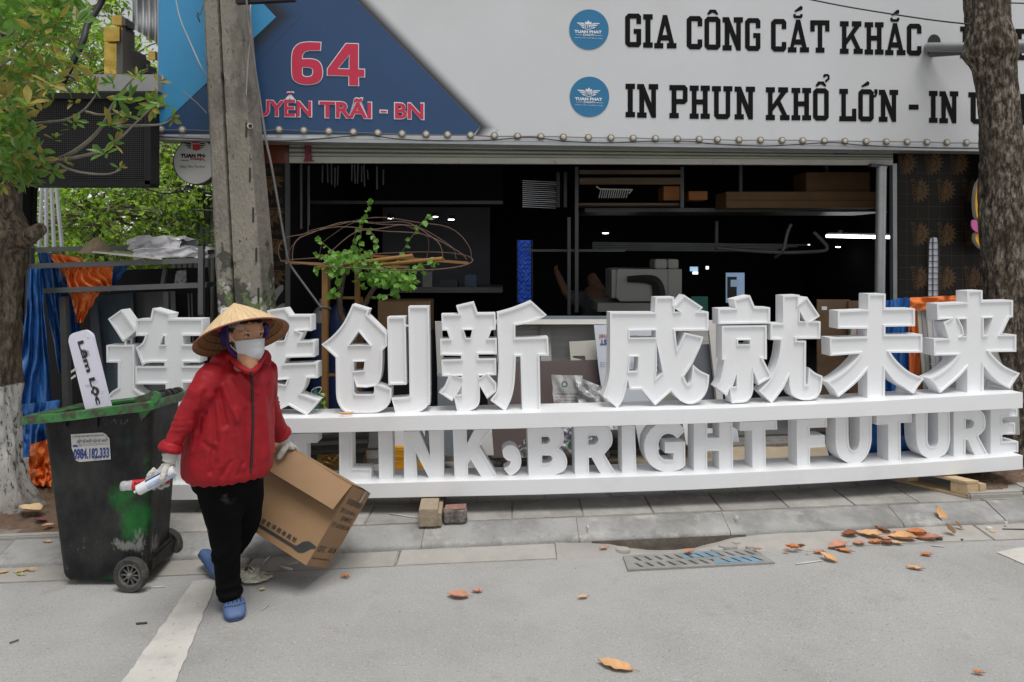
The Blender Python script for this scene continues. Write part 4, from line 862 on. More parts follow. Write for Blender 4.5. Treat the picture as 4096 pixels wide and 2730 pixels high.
# ================================================================== sheet goods and clutter between sign and shop
def lean(name, pts, Y0, Y1, th, mat, lab, cat='board', par=None, smooth=False, **kw):
    """flat board through pixel corner points; top at distance Y1, foot at Y0"""
    ys = [p[1] for p in pts]; t, b = min(ys), max(ys)
    A = [at(x, y, Y1+(Y0-Y1)*(y-t)/(b-t)) for x, y in pts]; B = [p+Vector((-.13*th,th,0)) for p in A]; n = len(A)
    mb = MB(); mb.add(A+B, [tuple(range(n)), tuple(range(2*n-1,n-1,-1))]+[(i,(i+1)%n,n+(i+1)%n,n+i) for i in range(n)])
    return mb.obj(name, mat, par, label=lab, cat=cat, **kw)
m_wrap = M('stretch_wrapped_board', (.33,.325,.30), .3, .12, 3, .25, 14, stretch=(.25,1,7), dirt=[((.55,.55,.52), .6, 7, .58, .68)], coat=.3)
m_brownb = M('brown_composite_board', (.105,.078,.075), .5, .06, 3, .02, 30)
m_cream = M('cream_board', (.44,.43,.38), .6, .06, 3)
m_pale = M('pale_panel', (.52,.55,.60), .45, .04, 3); m_gry = M('grey_panel', (.115,.125,.145), .5, .1, 3); m_offw = M('offwhite_panel', (.55,.54,.51), .5, .06, 4, .02, 20)
def on_lean(pts, Y0, Y1, t, b, d):
    return lambda x, y: at(x, y, Y1+(Y0-Y1)*(y-t)/(b-t)-d)
wb = lean('wrapped_board', [(1975,1283),(2870,1283),(2890,1700),(1985,1700)], 5.95,6.15,.05,m_wrap,'large board wrapped in stretch film leaning behind the gap between the characters','board')
lean('top_edging', [(1975,1281),(2760,1281),(2760,1298),(1975,1298)], 5.93,6.12,.07,m_offw,None,None,wb)
lean('wrapped_board', [(2005,1266),(2760,1266),(2760,1700),(2005,1700)], 6.1,6.3,.04,M('slate_board',(.17,.19,.22),.5,.15,4),'slate grey board edge showing above the film-wrapped board','board')
for x0, x1 in ((1985,2010),(2160,2203)): lean('film_band', [(x0,1300),(x1,1300),(x1+4,1500),(x0+4,1500)], 5.9,6.08,.004,M('film_band_mat',(.30,.30,.28),.25,.1,4,coat=.3),None,None,wb)
nb = lean('notched_board', [(2277,1369),(2382,1363),(2420,1450),(2345,1450),(2340,1424),(2290,1424),(2292,1432),(2325,1440),(2333,1492),(2287,1493)], 5.85,5.92,.02,m_cream,'cream board offcut with a stepped notch leaning on the wrapped board')
lean('brown_board', [(1940,1452),(2420,1440),(2440,1832),(1966,1832)], 5.65,5.86,.025,m_brownb,'wide purple brown board leaning below the film-wrapped board')
al = lean('printed_sheet', [(2376,1302),(2610,1296),(2640,1478),(2650,1720),(2430,1720),(2395,1478)], 5.6,5.82,.012,m_pale,'pale blue sheet with upside-down printing leaning behind the second phrase','panel')
fn = on_lean(None, 5.6,5.82,1296,1720,.006)
m_prt = M('print_dark_blue', srgb('#2b3a86'), .5, .1, 4); m_pro = M('print_rust', srgb('#a3563a'), .5, .1, 4)
mb = MB(); add_text(mb, 'Aluminum panel', lambda u, v: fn(2570-172*u, 1338+18*v-6*u+6*v), .02); mb.obj('rust_lettering', m_pro, al)
mb = MB(); add_text(mb, 'EAST', lambda u, v: fn(2455-55*u, 1358+22*v), .03); add_text(mb, 'WEST', lambda u, v: fn(2640-90*u, 1466+16*v), .03); mb.obj('blue_lettering', m_prt, al)
for i in range(3):
    mb = MB(); add_text(mb, 'remove film after installation only', lambda u, v: fn(2560-160*u, 1448+8*i+6*v), 0); mb.obj('fine_print', m_prt, al)
m_foil = M('crinkled_film', (.42,.42,.43), .18, .25, 12, .9, 26, coat=.5, dirt=((.75,.75,.77),.8,22,.56,.66))
m_sack = M('printed_sack', (.42,.41,.41), .45, .1, 6, .2, 30)
def crumple(pts, Y, amp, n=18, seed=1, dY=0.0):
    """crumpled sheet filling a pixel quad (tl, tr, br, bl)"""
    def f(u, v):
        x = (pts[0][0]*(1-u)+pts[1][0]*u)*(1-v)+(pts[3][0]*(1-u)+pts[2][0]*u)*v
        y = (pts[0][1]*(1-u)+pts[1][1]*u)*(1-v)+(pts[3][1]*(1-u)+pts[2][1]*u)*v
        d = mnoise.noise(Vector((u*5+seed, v*5, seed)))+.6*abs(mnoise.noise(Vector((u*13, v*13+seed, seed*2))))
        e = 6*mnoise.noise(Vector((u*7+seed*3, v*7, 2)))
        return at(x+e, y+e*.5, Y-dY*v-amp*d)
    mb = MB(); mb.grid(f, n, n); return mb
sk = crumple(((2205,1500),(2330,1503),(2350,1720),(2225,1720)), 5.56, .03, 14, 3, .1).obj('printed_sack', m_sack, smooth=True, label='white printed plastic sack leaning on the brown board', cat='sack')
fs_ = lambda x, y: at(x, y, 5.45)
mb = MB(); mb.flat([[(2258+14*math.cos(a*PI/3), 1538+14*math.sin(a*PI/3)) for a in range(6)],[(2258+8*math.cos(a*PI/3), 1538+8*math.sin(a*PI/3)) for a in range(6)]], fs_); mb.obj('green_emblem', M('print_green',srgb('#3f7f63'),.5,.1,4), sk)
mb = MB(); add_text(mb, 'ƯƠNG MẠI VÀ DỊCH VỤ', lambda u, v: fs_(2222+110*u, 1581-8*v), .02); add_text(mb, 'ãnh, Văn Lâm, Hưng Yên', lambda u, v: fs_(2222+85*u, 1594-7*v), .0); add_text(mb, 'P.Thái Thượng, H.Hải', lambda u, v: fs_(2226+75*u, 1606-7*v), .0); mb.obj('sack_lettering', m_ink, sk)
crumple(((2300,1505),(2440,1560),(2460,1720),(2320,1700)), 5.5, .05, 20, 5, .1).obj('film_bundle', m_foil, smooth=True, label='crumpled clear film bundle beside the printed sack', cat='film')
crumple(((2075,1790),(2120,1730),(2110,1830),(2060,1835)), 5.4, .03, 14, 9).obj('film_bundle', m_foil, smooth=True, label='crumpled clear film with a red corner behind the comma', cat='film')
o = crumple(((2250,1705),(2420,1705),(2410,1815),(2245,1820)), 5.45, .05, 22, 11).obj('film_bundle', m_foil, smooth=True, label='crumpled clear film showing through the letters B and R', cat='film')
mb = MB(); mb.flat([[(2282+11*math.cos(a*PI/8), 1732+13*math.sin(a*PI/8)) for a in range(16)],[(2282+5*math.cos(a*PI/8), 1732+6*math.sin(a*PI/8)) for a in range(16)]], lambda x, y: at(x,y,5.36)); mb.obj('blue_ring_print', M('print_violet',srgb('#6a6fb0'),.5,.1,4), o)
mb = MB(); mb.flat([[(2282+12*math.cos(a*2*PI/3+b), 1778+12*math.sin(a*2*PI/3+b)) for a in range(3) for b in (0,.9)]], lambda x, y: at(x,y,5.36)); mb.obj('recycling_print', M('print_green',srgb('#3f7f63'),.5,.1,4), o)
lean('grey_board', [(2738,1385),(2840,1378),(2870,1720),(2770,1720)], 5.62,5.8,.02,m_gry,'dark blue grey board leaning behind the second phrase')
lean('corner_strip', [(2832,1284),(2862,1283),(2905,1720),(2880,1720)], 5.55,5.78,.03,m_offw,'long white corner strip leaning at an angle','strip')
lean('white_strip', [(1740,1288),(1768,1288),(1785,1720),(1760,1720)], 5.75,5.95,.05,M('grey_white_strip',(.40,.395,.38),.6,.08,4),'tall pale grey strip standing left of the roofed character pair','strip')
lean('grey_box', [(1750,1507),(1832,1507),(1836,1815),(1754,1815)], 5.6,5.7,.2,M('slate_box',(.16,.18,.20),.6,.08,4),'slate grey panel behind the letter N','panel')
lean('white_sheet', [(1572,1690),(1700,1690),(1700,1789),(1572,1789)], 5.6,5.65,.12,M('white_carton',(.62,.63,.66),.5,.04,3),'white carton standing on the yellow crate behind the letters I and N','carton')
lean('yellow_crate', [(1572,1791),(1700,1791),(1700,1900),(1572,1900)], 5.52,5.55,.3,M('yellow_tarp',srgb('#c98a12'),.5,.2,5,.5,14,stretch=(.5,1,3)),'yellow wrapped crate behind the letters I and N','crate')
lean('white_sheet', [(1900,1690),(1965,1690),(1975,1822),(1915,1822)], 5.45,5.55,.01,M('scuffed_white',(.55,.55,.54),.5,.06,4,dirt=((.35,.35,.35),.6,6,.55,.65)),'scuffed white sheet standing behind the letter K','panel')
lean('white_sheet', [(2540,1690),(2610,1690),(2640,1800),(2560,1800)], 5.5,5.6,.012,m_pale,'pale sheet standing behind the letter I of the second word','panel')
lean('white_sheet', [(2730,1690),(2860,1690),(2860,1780),(2745,1780)], 5.55,5.65,.1,M('white_box2',(.62,.62,.62),.5,.04,3),'white box behind the letters G and H','box')
lean('pale_strip', [(2930,1690),(2945,1690),(2957,1768),(2932,1768)], 5.5,5.6,.012,m_pale,'pale strip with a blue mark between the letters H and T','strip')
# cardboard sheets on the paving
m_cs = M('flat_cardboard', (.40,.33,.24), .85, .12, 5, .15, 30, dirt=((.22,.17,.12),.6,4,.52,.68))
def flatcard(pts, z, lab, seed):
    def f(u, v):
        x = (pts[0][0]*(1-u)+pts[1][0]*u)*(1-v)+(pts[3][0]*(1-u)+pts[2][0]*u)*v
        y = (pts[0][1]*(1-u)+pts[1][1]*u)*(1-v)+(pts[3][1]*(1-u)+pts[2][1]*u)*v
        p = ground(x, y, z); p.z = z+.012+.014*mnoise.noise(Vector((u*3+seed,v*3,seed))); return p
    mb = MB(); mb.grid(f, 16, 8); return mb.obj('cardboard_sheet', m_cs, smooth=True, label=lab, cat='cardboard', group='flattened cardboard on the paving')
flatcard([(2440,1795),(2900,1800),(2960,1920),(2380,1930)], PAV+.006, 'flattened cardboard sheet on the paving behind the letters G and H', 1)
flatcard([(2900,1790),(3330,1780),(3400,1890),(2960,1920)], PAV+.02, 'flattened cardboard sheet on the paving behind the letters T and F', 4)
flatcard([(2000,1830),(2110,1815),(2130,1870),(2010,1880)], PAV+.006, 'torn cardboard scraps on the paving behind the comma', 7)
flatcard([(2200,1840),(2560,1830),(2580,1900),(2190,1905)], PAV+.01, 'crumpled cardboard pieces on the paving behind the letters B and R', 9)
# right: blue and orange tarpaulin over leaning panels
m_bt = M('blue_tarpaulin', srgb('#2f68ad'), .38, .25, 4, .35, 16, coat=.1); m_ot = M('orange_tarpaulin', srgb('#e87a35'), .4, .15, 5, .3, 16, coat=.1)
def drape(pts, Y, amp, freq, seed, nu=40, nv=30, dY=0.0):
    def f(u, v):
        x = (pts[0][0]*(1-u)+pts[1][0]*u)*(1-v)+(pts[3][0]*(1-u)+pts[2][0]*u)*v
        y = (pts[0][1]*(1-u)+pts[1][1]*u)*(1-v)+(pts[3][1]*(1-u)+pts[2][1]*u)*v
        w = u*freq+1.2*mnoise.noise(Vector((u*2,v*1.5,seed)))
        d = math.sin(w*2*PI)*(.35+.65*v)+.8*mnoise.noise(Vector((u*4+seed,v*3,seed)))+.3*mnoise.noise(Vector((u*14,v*12,seed)))
        e = 5*mnoise.noise(Vector((u*6,v*6,seed+9)))
        return at(x+e, y+e, Y-dY*v-amp*d)
    mb = MB(); mb.grid(f, nu, nv); return mb
rt = empty('tarpaulin', at(3640,1780,5.75), label='blue tarpaulin with an orange hem draped over panels at the right', cat='tarpaulin')
drape(((3525,1205),(3648,1188),(3700,1850),(3420,1850)), 5.72, .035, 4, 2).obj('blue_sheet', m_bt, rt, smooth=True)
drape(((3640,1192),(3860,1180),(3860,1232),(3640,1245)), 5.66, .02, 3, 5, 30, 10).obj('orange_hem', m_ot, rt, smooth=True)
drape(((3630,1230),(3672,1230),(3700,1850),(3650,1850)), 5.70, .02, 1.5, 8, 12, 30).obj('orange_edge', m_ot, rt, smooth=True)
drape(((3300,1760),(3700,1740),(3690,1870),(3330,1880)), 5.5, .05, 3, 12, 40, 12).obj('blue_heap', m_bt, rt, smooth=True)
for i, (x0, x1, mat, lab) in enumerate(((3668,3684,M('edge_cream',(.42,.40,.33),.6,.1,4),'cream edged panel leaning beside the orange tarpaulin'),(3686,3704,M('edge_grey',(.30,.30,.30),.5,.1,4),'grey panel with lettering on its edge, second beside the tarpaulin'),(3706,3724,m_offw,'white panel leaning third beside the tarpaulin'),(3728,3745,m_pale,'bluish white panel leaning fourth beside the tarpaulin'))):
    sh = 46
    o = lean('leaning_sheet', [(x0,1236+6*i),(x1+30,1236+6*i),(x1+sh+30,1800),(x0+sh,1800)], 5.5-.01*i,5.7-.01*i,.008,mat,lab,'panel',group='panels leaning under the right tarpaulin')
    if i in (1, 3):
        t0 = 1440
        mb = MB(); fnn = lambda x, y: at(x, y, 5.7-.01*i+(-.2)*(y-1236)/564-.012)
        add_text(mb, 'DIRECTION ON', lambda u, v: fnn(x0+12+11*v+(1560-130*u-1236)*sh/564, 1560-135*u), .02); mb.obj('edge_lettering', m_ink, o)
lean('leaning_sheet', [(3748,1270),(4060,1262),(4080,1740),(3790,1740)], 5.66,5.85,.015,M('greige_panel',(.30,.30,.285),.5,.05,3),'large greige panel behind the last character','panel')
# green bag and bottle behind the second character
gb = empty('plastic_bag', at(1290,1640,5.5), label='green translucent plastic bag with a bottle in it behind the second character', cat='bag')
crumple(((1270,1570),(1300,1575),(1320,1690),(1255,1690)), 5.5, .05, 14, 21).obj('bag', M('green_film',(.30,.42,.12),.3,.3,12,.5,20,coat=.3), gb, smooth=True)
mb = MB(); mb.lathe([(.03,-.12),(.03,.0),(.02,.03),(.016,.05),(.016,.07)], at(1262,1590,5.48), 14); mb.obj('bottle', M('teal_bottle',(.05,.14,.13),.3,.2,6), gb, smooth=40)
mb = MB(); mb.tube(catmull([at(*p,5.47) for p in ((1246,1578),(1250,1560),(1275,1550),(1286,1556),(1275,1575))], 5), .004, 6); mb.obj('handle', m_offw, gb)
# potted bougainvillea with frame
m_wood = M('painted_wood_frame', srgb('#966e3e'), .5, .2, 6, .1, 20, stretch=(1,1,.3)); m_hoop = M('rusty_hoop_wire', (.12,.07,.05), .7, .3, 20)
fr_ = empty('plant_frame', at(1370,1850,5.7), label='tan ladder frame with pole arms and rusty hoops above the pot', cat='plant support')
YP = 5.7
for a, b, w in (((1302,1070,YP),(1300,1850,YP),.045),((1430,1080,YP+.2),(1432,1850,YP+.2),.04),((1316,1090,YP+.08),(1306,1300,YP+.08),.03),((1445,1190,YP+.25),(1440,1850,YP+.25),.025)):
    mb = MB(); mb.bar(at(*a), at(*b), w); mb.obj('leg', m_wood, fr_)
for y in (1192,1500): mb = MB(); mb.bar(at(1312,y,YP+.05), at(1425,y,YP+.2), .02); mb.obj('rung', m_wood, fr_)
for a, b in (((1268,1073,YP-.05),(1652,1023,YP-.25)),((1398,1073,YP+.05),(1773,1035,YP-.3))):
    mb = MB(); p, q = at(*a), at(*b); d = (q-p).normalized()
    mb.tube([p, q], .0145, 12, cap=False); mb.tube([q, p], .0115, 12, cap=False); mb.obj('pole', m_wood, fr_, smooth=50, flip=False)
for a, b in (((1142,1051,YP),(1637,1070,YP+.1)),((1342,1013,YP+.3),(1872,1053,YP-.05))):
    mb = MB(); mb.bar(at(*a), at(*b), .014, .02); mb.obj('flat_bar', m_wood, fr_)
cD = at(1512,1043,YP); RD = .745
ring = [cD+Vector((RD*math.cos(a), .42*math.sin(a), .02*math.sin(a*2)+.055*math.sin(a))) for a in [2*PI*i/40 for i in range(41)]]
mb = MB(); mb.tube(ring, .0045, 6); mb.obj('hoop', m_hoop, fr_)
for (ax, ay, h, skew) in ((.98,.05,.33,.10),(.80,.33,.30,-.12),(.72,-.38,.31,.0),(.45,.40,.27,.3),(.95,-.22,.25,-.35)):
    pts = []
    for i in range(25):
        t = PI*i/24; c = math.cos(t); pts.append(cD+Vector((RD*ax*c+skew*math.sin(t)*.5, .42*ay*2*(c if abs(ay) > .3 else 1)*.9, h*math.sin(t)**.8+.012*math.sin(7*t+ax*9))))
    mb = MB(); mb.tube(pts, .0036, 6); mb.obj('hoop', m_hoop, fr_)
pl = empty('bougainvillea', at(1390,1800,5.7), label='bougainvillea with bright green heart-shaped leaves climbing the hoop frame', cat='plant')
m_stem = M('woody_stem', (.13,.09,.06), .8, .3, 12, .3, 40); m_tw = M('green_twig', (.13,.15,.05), .7, .2, 10)
mb = MB(); mb.tube(catmull([at(*p) for p in ((1385,1750,YP+.1),(1392,1500,YP+.1),(1385,1310,YP+.1),(1362,1255,YP+.08),(1362,1180,YP+.05),(1378,1090,YP))], 6), [.035-.0006*i for i in range(31)], 8)
mb.obj('stem', m_stem, pl, smooth=True)
mb = MB(); mb.tube(catmull([at(*p) for p in ((1400,1560,YP+.1),(1430,1300,YP+.1),(1462,1215,YP+.1),(1500,1150,YP+.05),(1560,1105,YP),(1600,1080,YP))], 6), [.03-.0007*i for i in range(31)], 8)
mb.obj('stem', m_stem, pl, smooth=True)
m_leafB = M('bright_leaf', (.15,.32,.05), .45, .3, 3, coords='Generated', spec=.4, leaf=.35); m_leafY = M('young_leaf', (.20,.32,.08), .45, .2, 3)
HEART = [(0,0),(.28,.12),(.42,.38),(.34,.66),(0,1.08),(-.34,.66),(-.42,.38),(-.28,.12)]
def add_leaf(mb, p, d, nrm, L, shape=HEART, fold=.12, w=1.0):
    d = d.normalized(); s = d.cross(nrm)
    if s.length < 1e-4: s = d.orthogonal()
    s.normalize(); n = s.cross(d)
    vs = [p+s*(x*L*w)+d*(y*L)+n*(abs(x)*fold*L-.18*L*y*y) for x, y in shape]
    k = len(shape); mid = k//2
    # fold along the midrib: two fans
    mb.add(vs, [tuple(range(0, mid+1)), tuple(list(range(mid, k))+[0])])
def rdir(r=random): 
    a = r.uniform(0, 2*PI); z = r.uniform(-1, 1); q = math.sqrt(1-z*z); return Vector((q*math.cos(a), q*math.sin(a), z))
ml = MB(); mt = MB()
def twig(pts, n, L=.055, seed=0, spread=.0):
    P = catmull([at(*p) for p in pts], 8); mt.tube(P, .0028, 5)
    for i in range(n):
        p = P[int((i+.5)/n*(len(P)-1))]
        d = rdir()+Vector((0,-.5,-.35)); ml.m = 0
        add_leaf(ml, p+rdir()*spread, d, Vector((0,-1,.5))+rdir()*.6, L*random.uniform(.65,1.1))
    for j in range(5): add_leaf(ml, P[-1], rdir()+Vector((0,-.2,.5)), Vector((0,-1,.3))+rdir()*.5, L*.55)
twig(((1432,1035,YP),(1440,960,YP-.05),(1452,890,YP-.05),(1470,840,YP-.05),(1483,812,YP-.05)), 11)
twig(((1595,1045,YP),(1622,985,YP-.1),(1660,930,YP-.12),(1690,890,YP-.12),(1715,868,YP-.12)), 9)
twig(((1345,1020,YP),(1310,990,YP),(1285,970,YP),(1268,958,YP)), 6)
twig(((1405,1010,YP),(1420,945,YP),(1440,900,YP-.1),(1455,882,YP-.1)), 8)
twig(((1330,1040,YP),(1300,1030,YP-.1),(1265,1020,YP-.1)), 6); twig(((1320,1065,YP),(1290,1070,YP-.1),(1262,1078,YP-.1)), 5)
twig(((1480,1190,YP-.1),(1520,1185,YP-.2),(1560,1180,YP-.2),(1588,1180,YP-.2)), 8)
twig(((1490,1010,YP),(1510,980,YP-.1),(1500,950,YP-.1),(1480,925,YP)), 7)
twig(((1560,1100,YP),(1640,1085,YP-.2),(1700,1060,YP-.25),(1738,1055,YP-.25)), 18, .05, 0, .04)
twig(((1360,1140,YP),(1340,1170,YP-.1),(1330,1185,YP-.1)), 9, .065, 0, .02)
twig(((1420,1120,YP),(1440,1140,YP-.1),(1455,1160,YP-.1)), 6, .05)
for (cx, cy, rx, ry, n) in ((1400,1040,90,36,150),(1470,1060,70,30,60),(1560,1110,110,34,150),(1345,1085,40,40,30),(1600,1130,70,30,40),(1500,1090,60,30,40)):
    for i in range(n):
        a = random.uniform(0,2*PI); r = math.sqrt(random.random()); x = cx+rx*r*math.cos(a); y = cy+ry*r*math.sin(a)
        add_leaf(ml, at(x, y, YP+random.uniform(-.28,.22)), rdir()+Vector((0,-.4,-.2)), Vector((0,-.7,.8))+rdir()*.6, random.uniform(.032,.06))
ml.obj('leaves', m_leafB, pl, kind='stuff', flip=False); mt.obj('twigs', m_tw, pl, kind='stuff', smooth=True)
pot = empty('ornate_pot', at(1340,1890,5.65), label='dark glazed pot with gold relief panels behind the letters T and L', cat='pot')
c = at(1345,1890,5.72); m_pot = M('dark_glaze', (.03,.028,.026), .35, .3, 8, .1, 20, coat=.3); m_pg = M('gold_relief', srgb('#7a5a22'), .4, .25, 8, .15, 20, coat=.3)
Rp = Matrix.Rotation(.18, 3, 'Z')
prof = [(.22,0),(.245,.03),(.26,.2),(.29,.24),(.30,.28),(.285,.31),(.30,.335),(.30,.36),(.27,.36),(.265,.32)]
mb = MB(); mb.lathe([(r*1.2, z+PAV) for r, z in prof], (c.x, c.y, 0), 4, Matrix.Rotation(PI/4+.18,3,'Z')); mb.obj('body', m_pot, pot)
mb = MB(); mb.lathe([(0,.31+PAV),(.31,.31+PAV)], (c.x, c.y, 0), 4, Matrix.Rotation(PI/4+.18,3,'Z'), cap=False); mb.obj('earth', m_soil, pot)
for s_ in range(4):
    R4 = Matrix.Rotation(.18+s_*PI/2, 3, 'Z'); mb = MB()
    mb.box(Vector((c.x,c.y,PAV+.125))+R4 @ Vector((0,-.212,0)), (.27,.02,.17), R4); pn = mb.obj('relief_panel', m_pg, pot, bevel=.006)
    mb = MB(); f3 = lambda x, z: Vector((c.x,c.y,PAV+.05+z))+R4 @ Vector((x,-.226,0))
    for br in (((.0,0),(.01,.05),(-.02,.09),(.03,.14)),((.01,.05),(.05,.08),(.09,.09)),((-.01,.07),(-.06,.09),(-.10,.07)),((-.015,.09),(-.05,.13)),((.02,.11),(.07,.13))):
        mb.tube([f3(*q) for q in br], .008, 5)
    for _ in range(14): mb.lathe([(0,-.008),(.010,0),(0,.008)], f3(random.uniform(-.11,.11), random.uniform(.05,.15)), 6, cap=False)
    mb.obj('branch_relief', m_pg, pn, smooth=True, kind='stuff')
# ================================================================== trees
def bark_mat(name, col, dark, pale, white=None):
    m = bpy.data.materials.new(name); m.use_nodes = True; nt = m.node_tree; N = nt.nodes; L = nt.links; b = N['Principled BSDF']; b.inputs['Roughness'].default_value = .9; b.inputs['Specular IOR Level'].default_value = .2
    tc = N.new('ShaderNodeTexCoord'); mp = N.new('ShaderNodeMapping'); mp.inputs['Scale'].default_value = (1,1,.38); L.new(tc.outputs['Object'], mp.inputs['Vector'])
    n1 = N.new('ShaderNodeTexNoise'); n1.inputs['Scale'].default_value = 34; n1.inputs['Detail'].default_value = 8; n1.inputs['Roughness'].default_value = .75; L.new(mp.outputs[0], n1.inputs['Vector'])
    n2 = N.new('ShaderNodeTexNoise'); n2.inputs['Scale'].default_value = 5; n2.inputs['Detail'].default_value = 5; L.new(tc.outputs['Object'], n2.inputs['Vector'])
    rp = N.new('ShaderNodeValToRGB'); e = rp.color_ramp.elements; e[0].position = .41; e[0].color = (*dark,1); e[1].position = .51; e[1].color = (*col,1); x = rp.color_ramp.elements.new(.63); x.color = (*pale,1)
    L.new(n1.outputs['Fac'], rp.inputs['Fac'])
    mr = N.new('ShaderNodeMapRange'); mr.inputs['From Min'].default_value = .42; mr.inputs['From Max'].default_value = .68; mr.inputs['To Max'].default_value = .6; L.new(n2.outputs['Fac'], mr.inputs['Value'])
    mi = N.new('ShaderNodeMix'); mi.data_type = 'RGBA'; L.new(mr.outputs[0], mi.inputs['Factor']); L.new(rp.outputs['Color'], mi.inputs['A']); mi.inputs['B'].default_value = (dark[0]*2.2,dark[1]*2.0,dark[2]*1.7,1)
    out = mi.outputs['Result']
    if white is not None:      # lime wash up to a painted line
        sx = N.new('ShaderNodeSeparateXYZ'); L.new(tc.outputs['Object'], sx.inputs[0])
        ad = N.new('ShaderNodeMath'); ad.operation = 'MULTIPLY_ADD'; L.new(n1.outputs['Fac'], ad.inputs[0]); ad.inputs[1].default_value = .05; L.new(sx.outputs['Z'], ad.inputs[2])
        lt = N.new('ShaderNodeMath'); lt.operation = 'LESS_THAN'; L.new(ad.outputs[0], lt.inputs[0]); lt.inputs[1].default_value = white
        pk = N.new('ShaderNodeMapRange'); pk.inputs['From Min'].default_value = .40; pk.inputs['From Max'].default_value = .47; L.new(n1.outputs['Fac'], pk.inputs['Value'])
        # wash thins out near the ground
        gr = N.new('ShaderNodeMapRange'); gr.inputs['From Min'].default_value = .15; gr.inputs['From Max'].default_value = .45; gr.inputs['To Min'].default_value = .35; gr.inputs['To Max'].default_value = 1.0; L.new(sx.outputs['Z'], gr.inputs['Value'])
        mu = N.new('ShaderNodeMath'); mu.operation = 'MULTIPLY'; L.new(lt.outputs[0], mu.inputs[0]); L.new(pk.outputs[0], mu.inputs[1])
        mu2 = N.new('ShaderNodeMath'); mu2.operation = 'MULTIPLY'; L.new(mu.outputs[0], mu2.inputs[0]); L.new(gr.outputs[0], mu2.inputs[1])
        m2 = N.new('ShaderNodeMix'); m2.data_type = 'RGBA'; L.new(mu2.outputs[0], m2.inputs['Factor']); L.new(out, m2.inputs['A']); m2.inputs['B'].default_value = (.60,.59,.57,1); out = m2.outputs['Result']
    L.new(out, b.inputs['Base Color'])
    bp = N.new('ShaderNodeBump'); bp.inputs['Strength'].default_value = .9; bp.inputs['Distance'].default_value = .02; L.new(n1.outputs['Fac'], bp.inputs['Height']); L.new(bp.outputs[0], b.inputs['Normal'])
    return m
def trunk_mesh(prof, Y, n=28, rough=.012, seed=0, lump=()):
    """prof: (y pixel, left pixel, right pixel) from top to foot"""
    mb = MB(); rows = []
    ys = []; N = 230
    top, bot = prof[0][0], prof[-1][0]
    for i in range(N+1):
        y = top+(bot-top)*i/N
        l = interp([(p[0], p[1]) for p in prof], y); r = interp([(p[0], p[2]) for p in prof], y)
        a, b = at(l, y, Y), at(r, y, Y); c = (a+b)/2; R = (b.x-a.x)/2
        for k in range(n):
            t = 2*PI*k/n; q = Vector((math.cos(t), math.sin(t), 0))
            d = rough*mnoise.noise(Vector((q.x*2.5+seed, q.y*2.5, c.z*2)))+rough*.6*mnoise.noise(Vector((q.x*7+seed, q.y*7, c.z*6)))+rough*.45*abs(mnoise.noise(Vector((q.x*16+seed, q.y*16, c.z*9))))
            for (lz, lt, lr, la) in lump:
                d += la*math.exp(-((c.z-lz)/lr)**2-((math.atan2(math.sin(t-lt), math.cos(t-lt)))/.6)**2)
            mb.v.append(tuple(c+q*(R+d-.4*rough)))
    mb.f = [(i*n+k, i*n+(k+1) % n, (i+1)*n+(k+1) % n, (i+1)*n+k) for i in range(N) for k in range(n)]; mb.mi = [0]*len(mb.f)
    return mb
m_barkR = bark_mat('rough_bark', (.12,.098,.075), (.022,.018,.014), (.38,.33,.27))
m_barkL = bark_mat('lime_washed_bark', (.15,.12,.09), (.05,.038,.028), (.26,.22,.17), .97)
tr = empty('street_tree', at(4020,1950,5.9), label='rough barked street tree trunk at the right edge', cat='tree')
trunk_mesh([(-250,3840,4010),(0,3868,4030),(100,3876,4034),(165,3872,4056),(214,3866,4058),(262,3894,4054),(340,3910,4058),(500,3926,4072),(660,3932,4092),(900,3926,4110),(1190,3938,4128),(1570,3945,4145),(1800,3935,4165),(1920,3905,4205)], 5.9, 72, .02, 1, ((3.40,PI*.9,.07,.02),(3.42,-.2,.06,.02))).obj('trunk', m_barkR, tr, smooth=True)
tl_ = empty('street_tree', at(0,2040,4.95), label='lime-washed street tree trunk with leafy branches at the left edge', cat='tree')
tk = trunk_mesh([(480,-150,-60),(640,-130,20),(760,-110,42),(860,-105,70),(925,-105,100),(960,-105,98),(1010,-105,92),(1100,-108,84),(1250,-110,76),(1530,-112,66),(1700,-112,68),(1850,-112,82),(1950,-115,112),(2010,-120,140),(2060,-130,175)], 4.88, 64, .03, 4, ((1.95,-.5,.06,.05),)).obj('trunk', m_barkL, tl_, smooth=True)
mb = MB(); mb.tube(catmull([at(*p) for p in ((90,960,4.85),(135,935,4.78),(160,918,4.75),(172,912,4.74))], 4), [.07,.065,.06,.055,.05,.05,.045,.045,.045,.04,.035,.03,.02], 10); mb.obj('branch_stub', m_barkL, tl_, smooth=True)
m_twig = M('grey_twig', (.20,.18,.15), .85, .3, 20, .2, 60)
OBO = [(0,0),(.07,.2),(.15,.5),(.165,.72),(.08,.92),(0,1.04),(-.08,.92),(-.165,.72),(-.15,.5),(-.07,.2)]
m_leafT = M('glossy_leaf', (.13,.25,.045), .35, .35, 6, spec=.5, leaf=.4); m_leafO = M('olive_leaf', (.32,.28,.07), .45, .35, 6, spec=.4, leaf=.4)
def branch(pts, r0, r1, n=6):
    P = catmull([at(*p) for p in pts], n); k = len(P)-1
    mb = MB(); mb.tube(P, [r0+(r1-r0)*i/k for i in range(k+1)], 7); mb.obj('branch', m_twig, tl_, smooth=True); return P
YT = 4.6
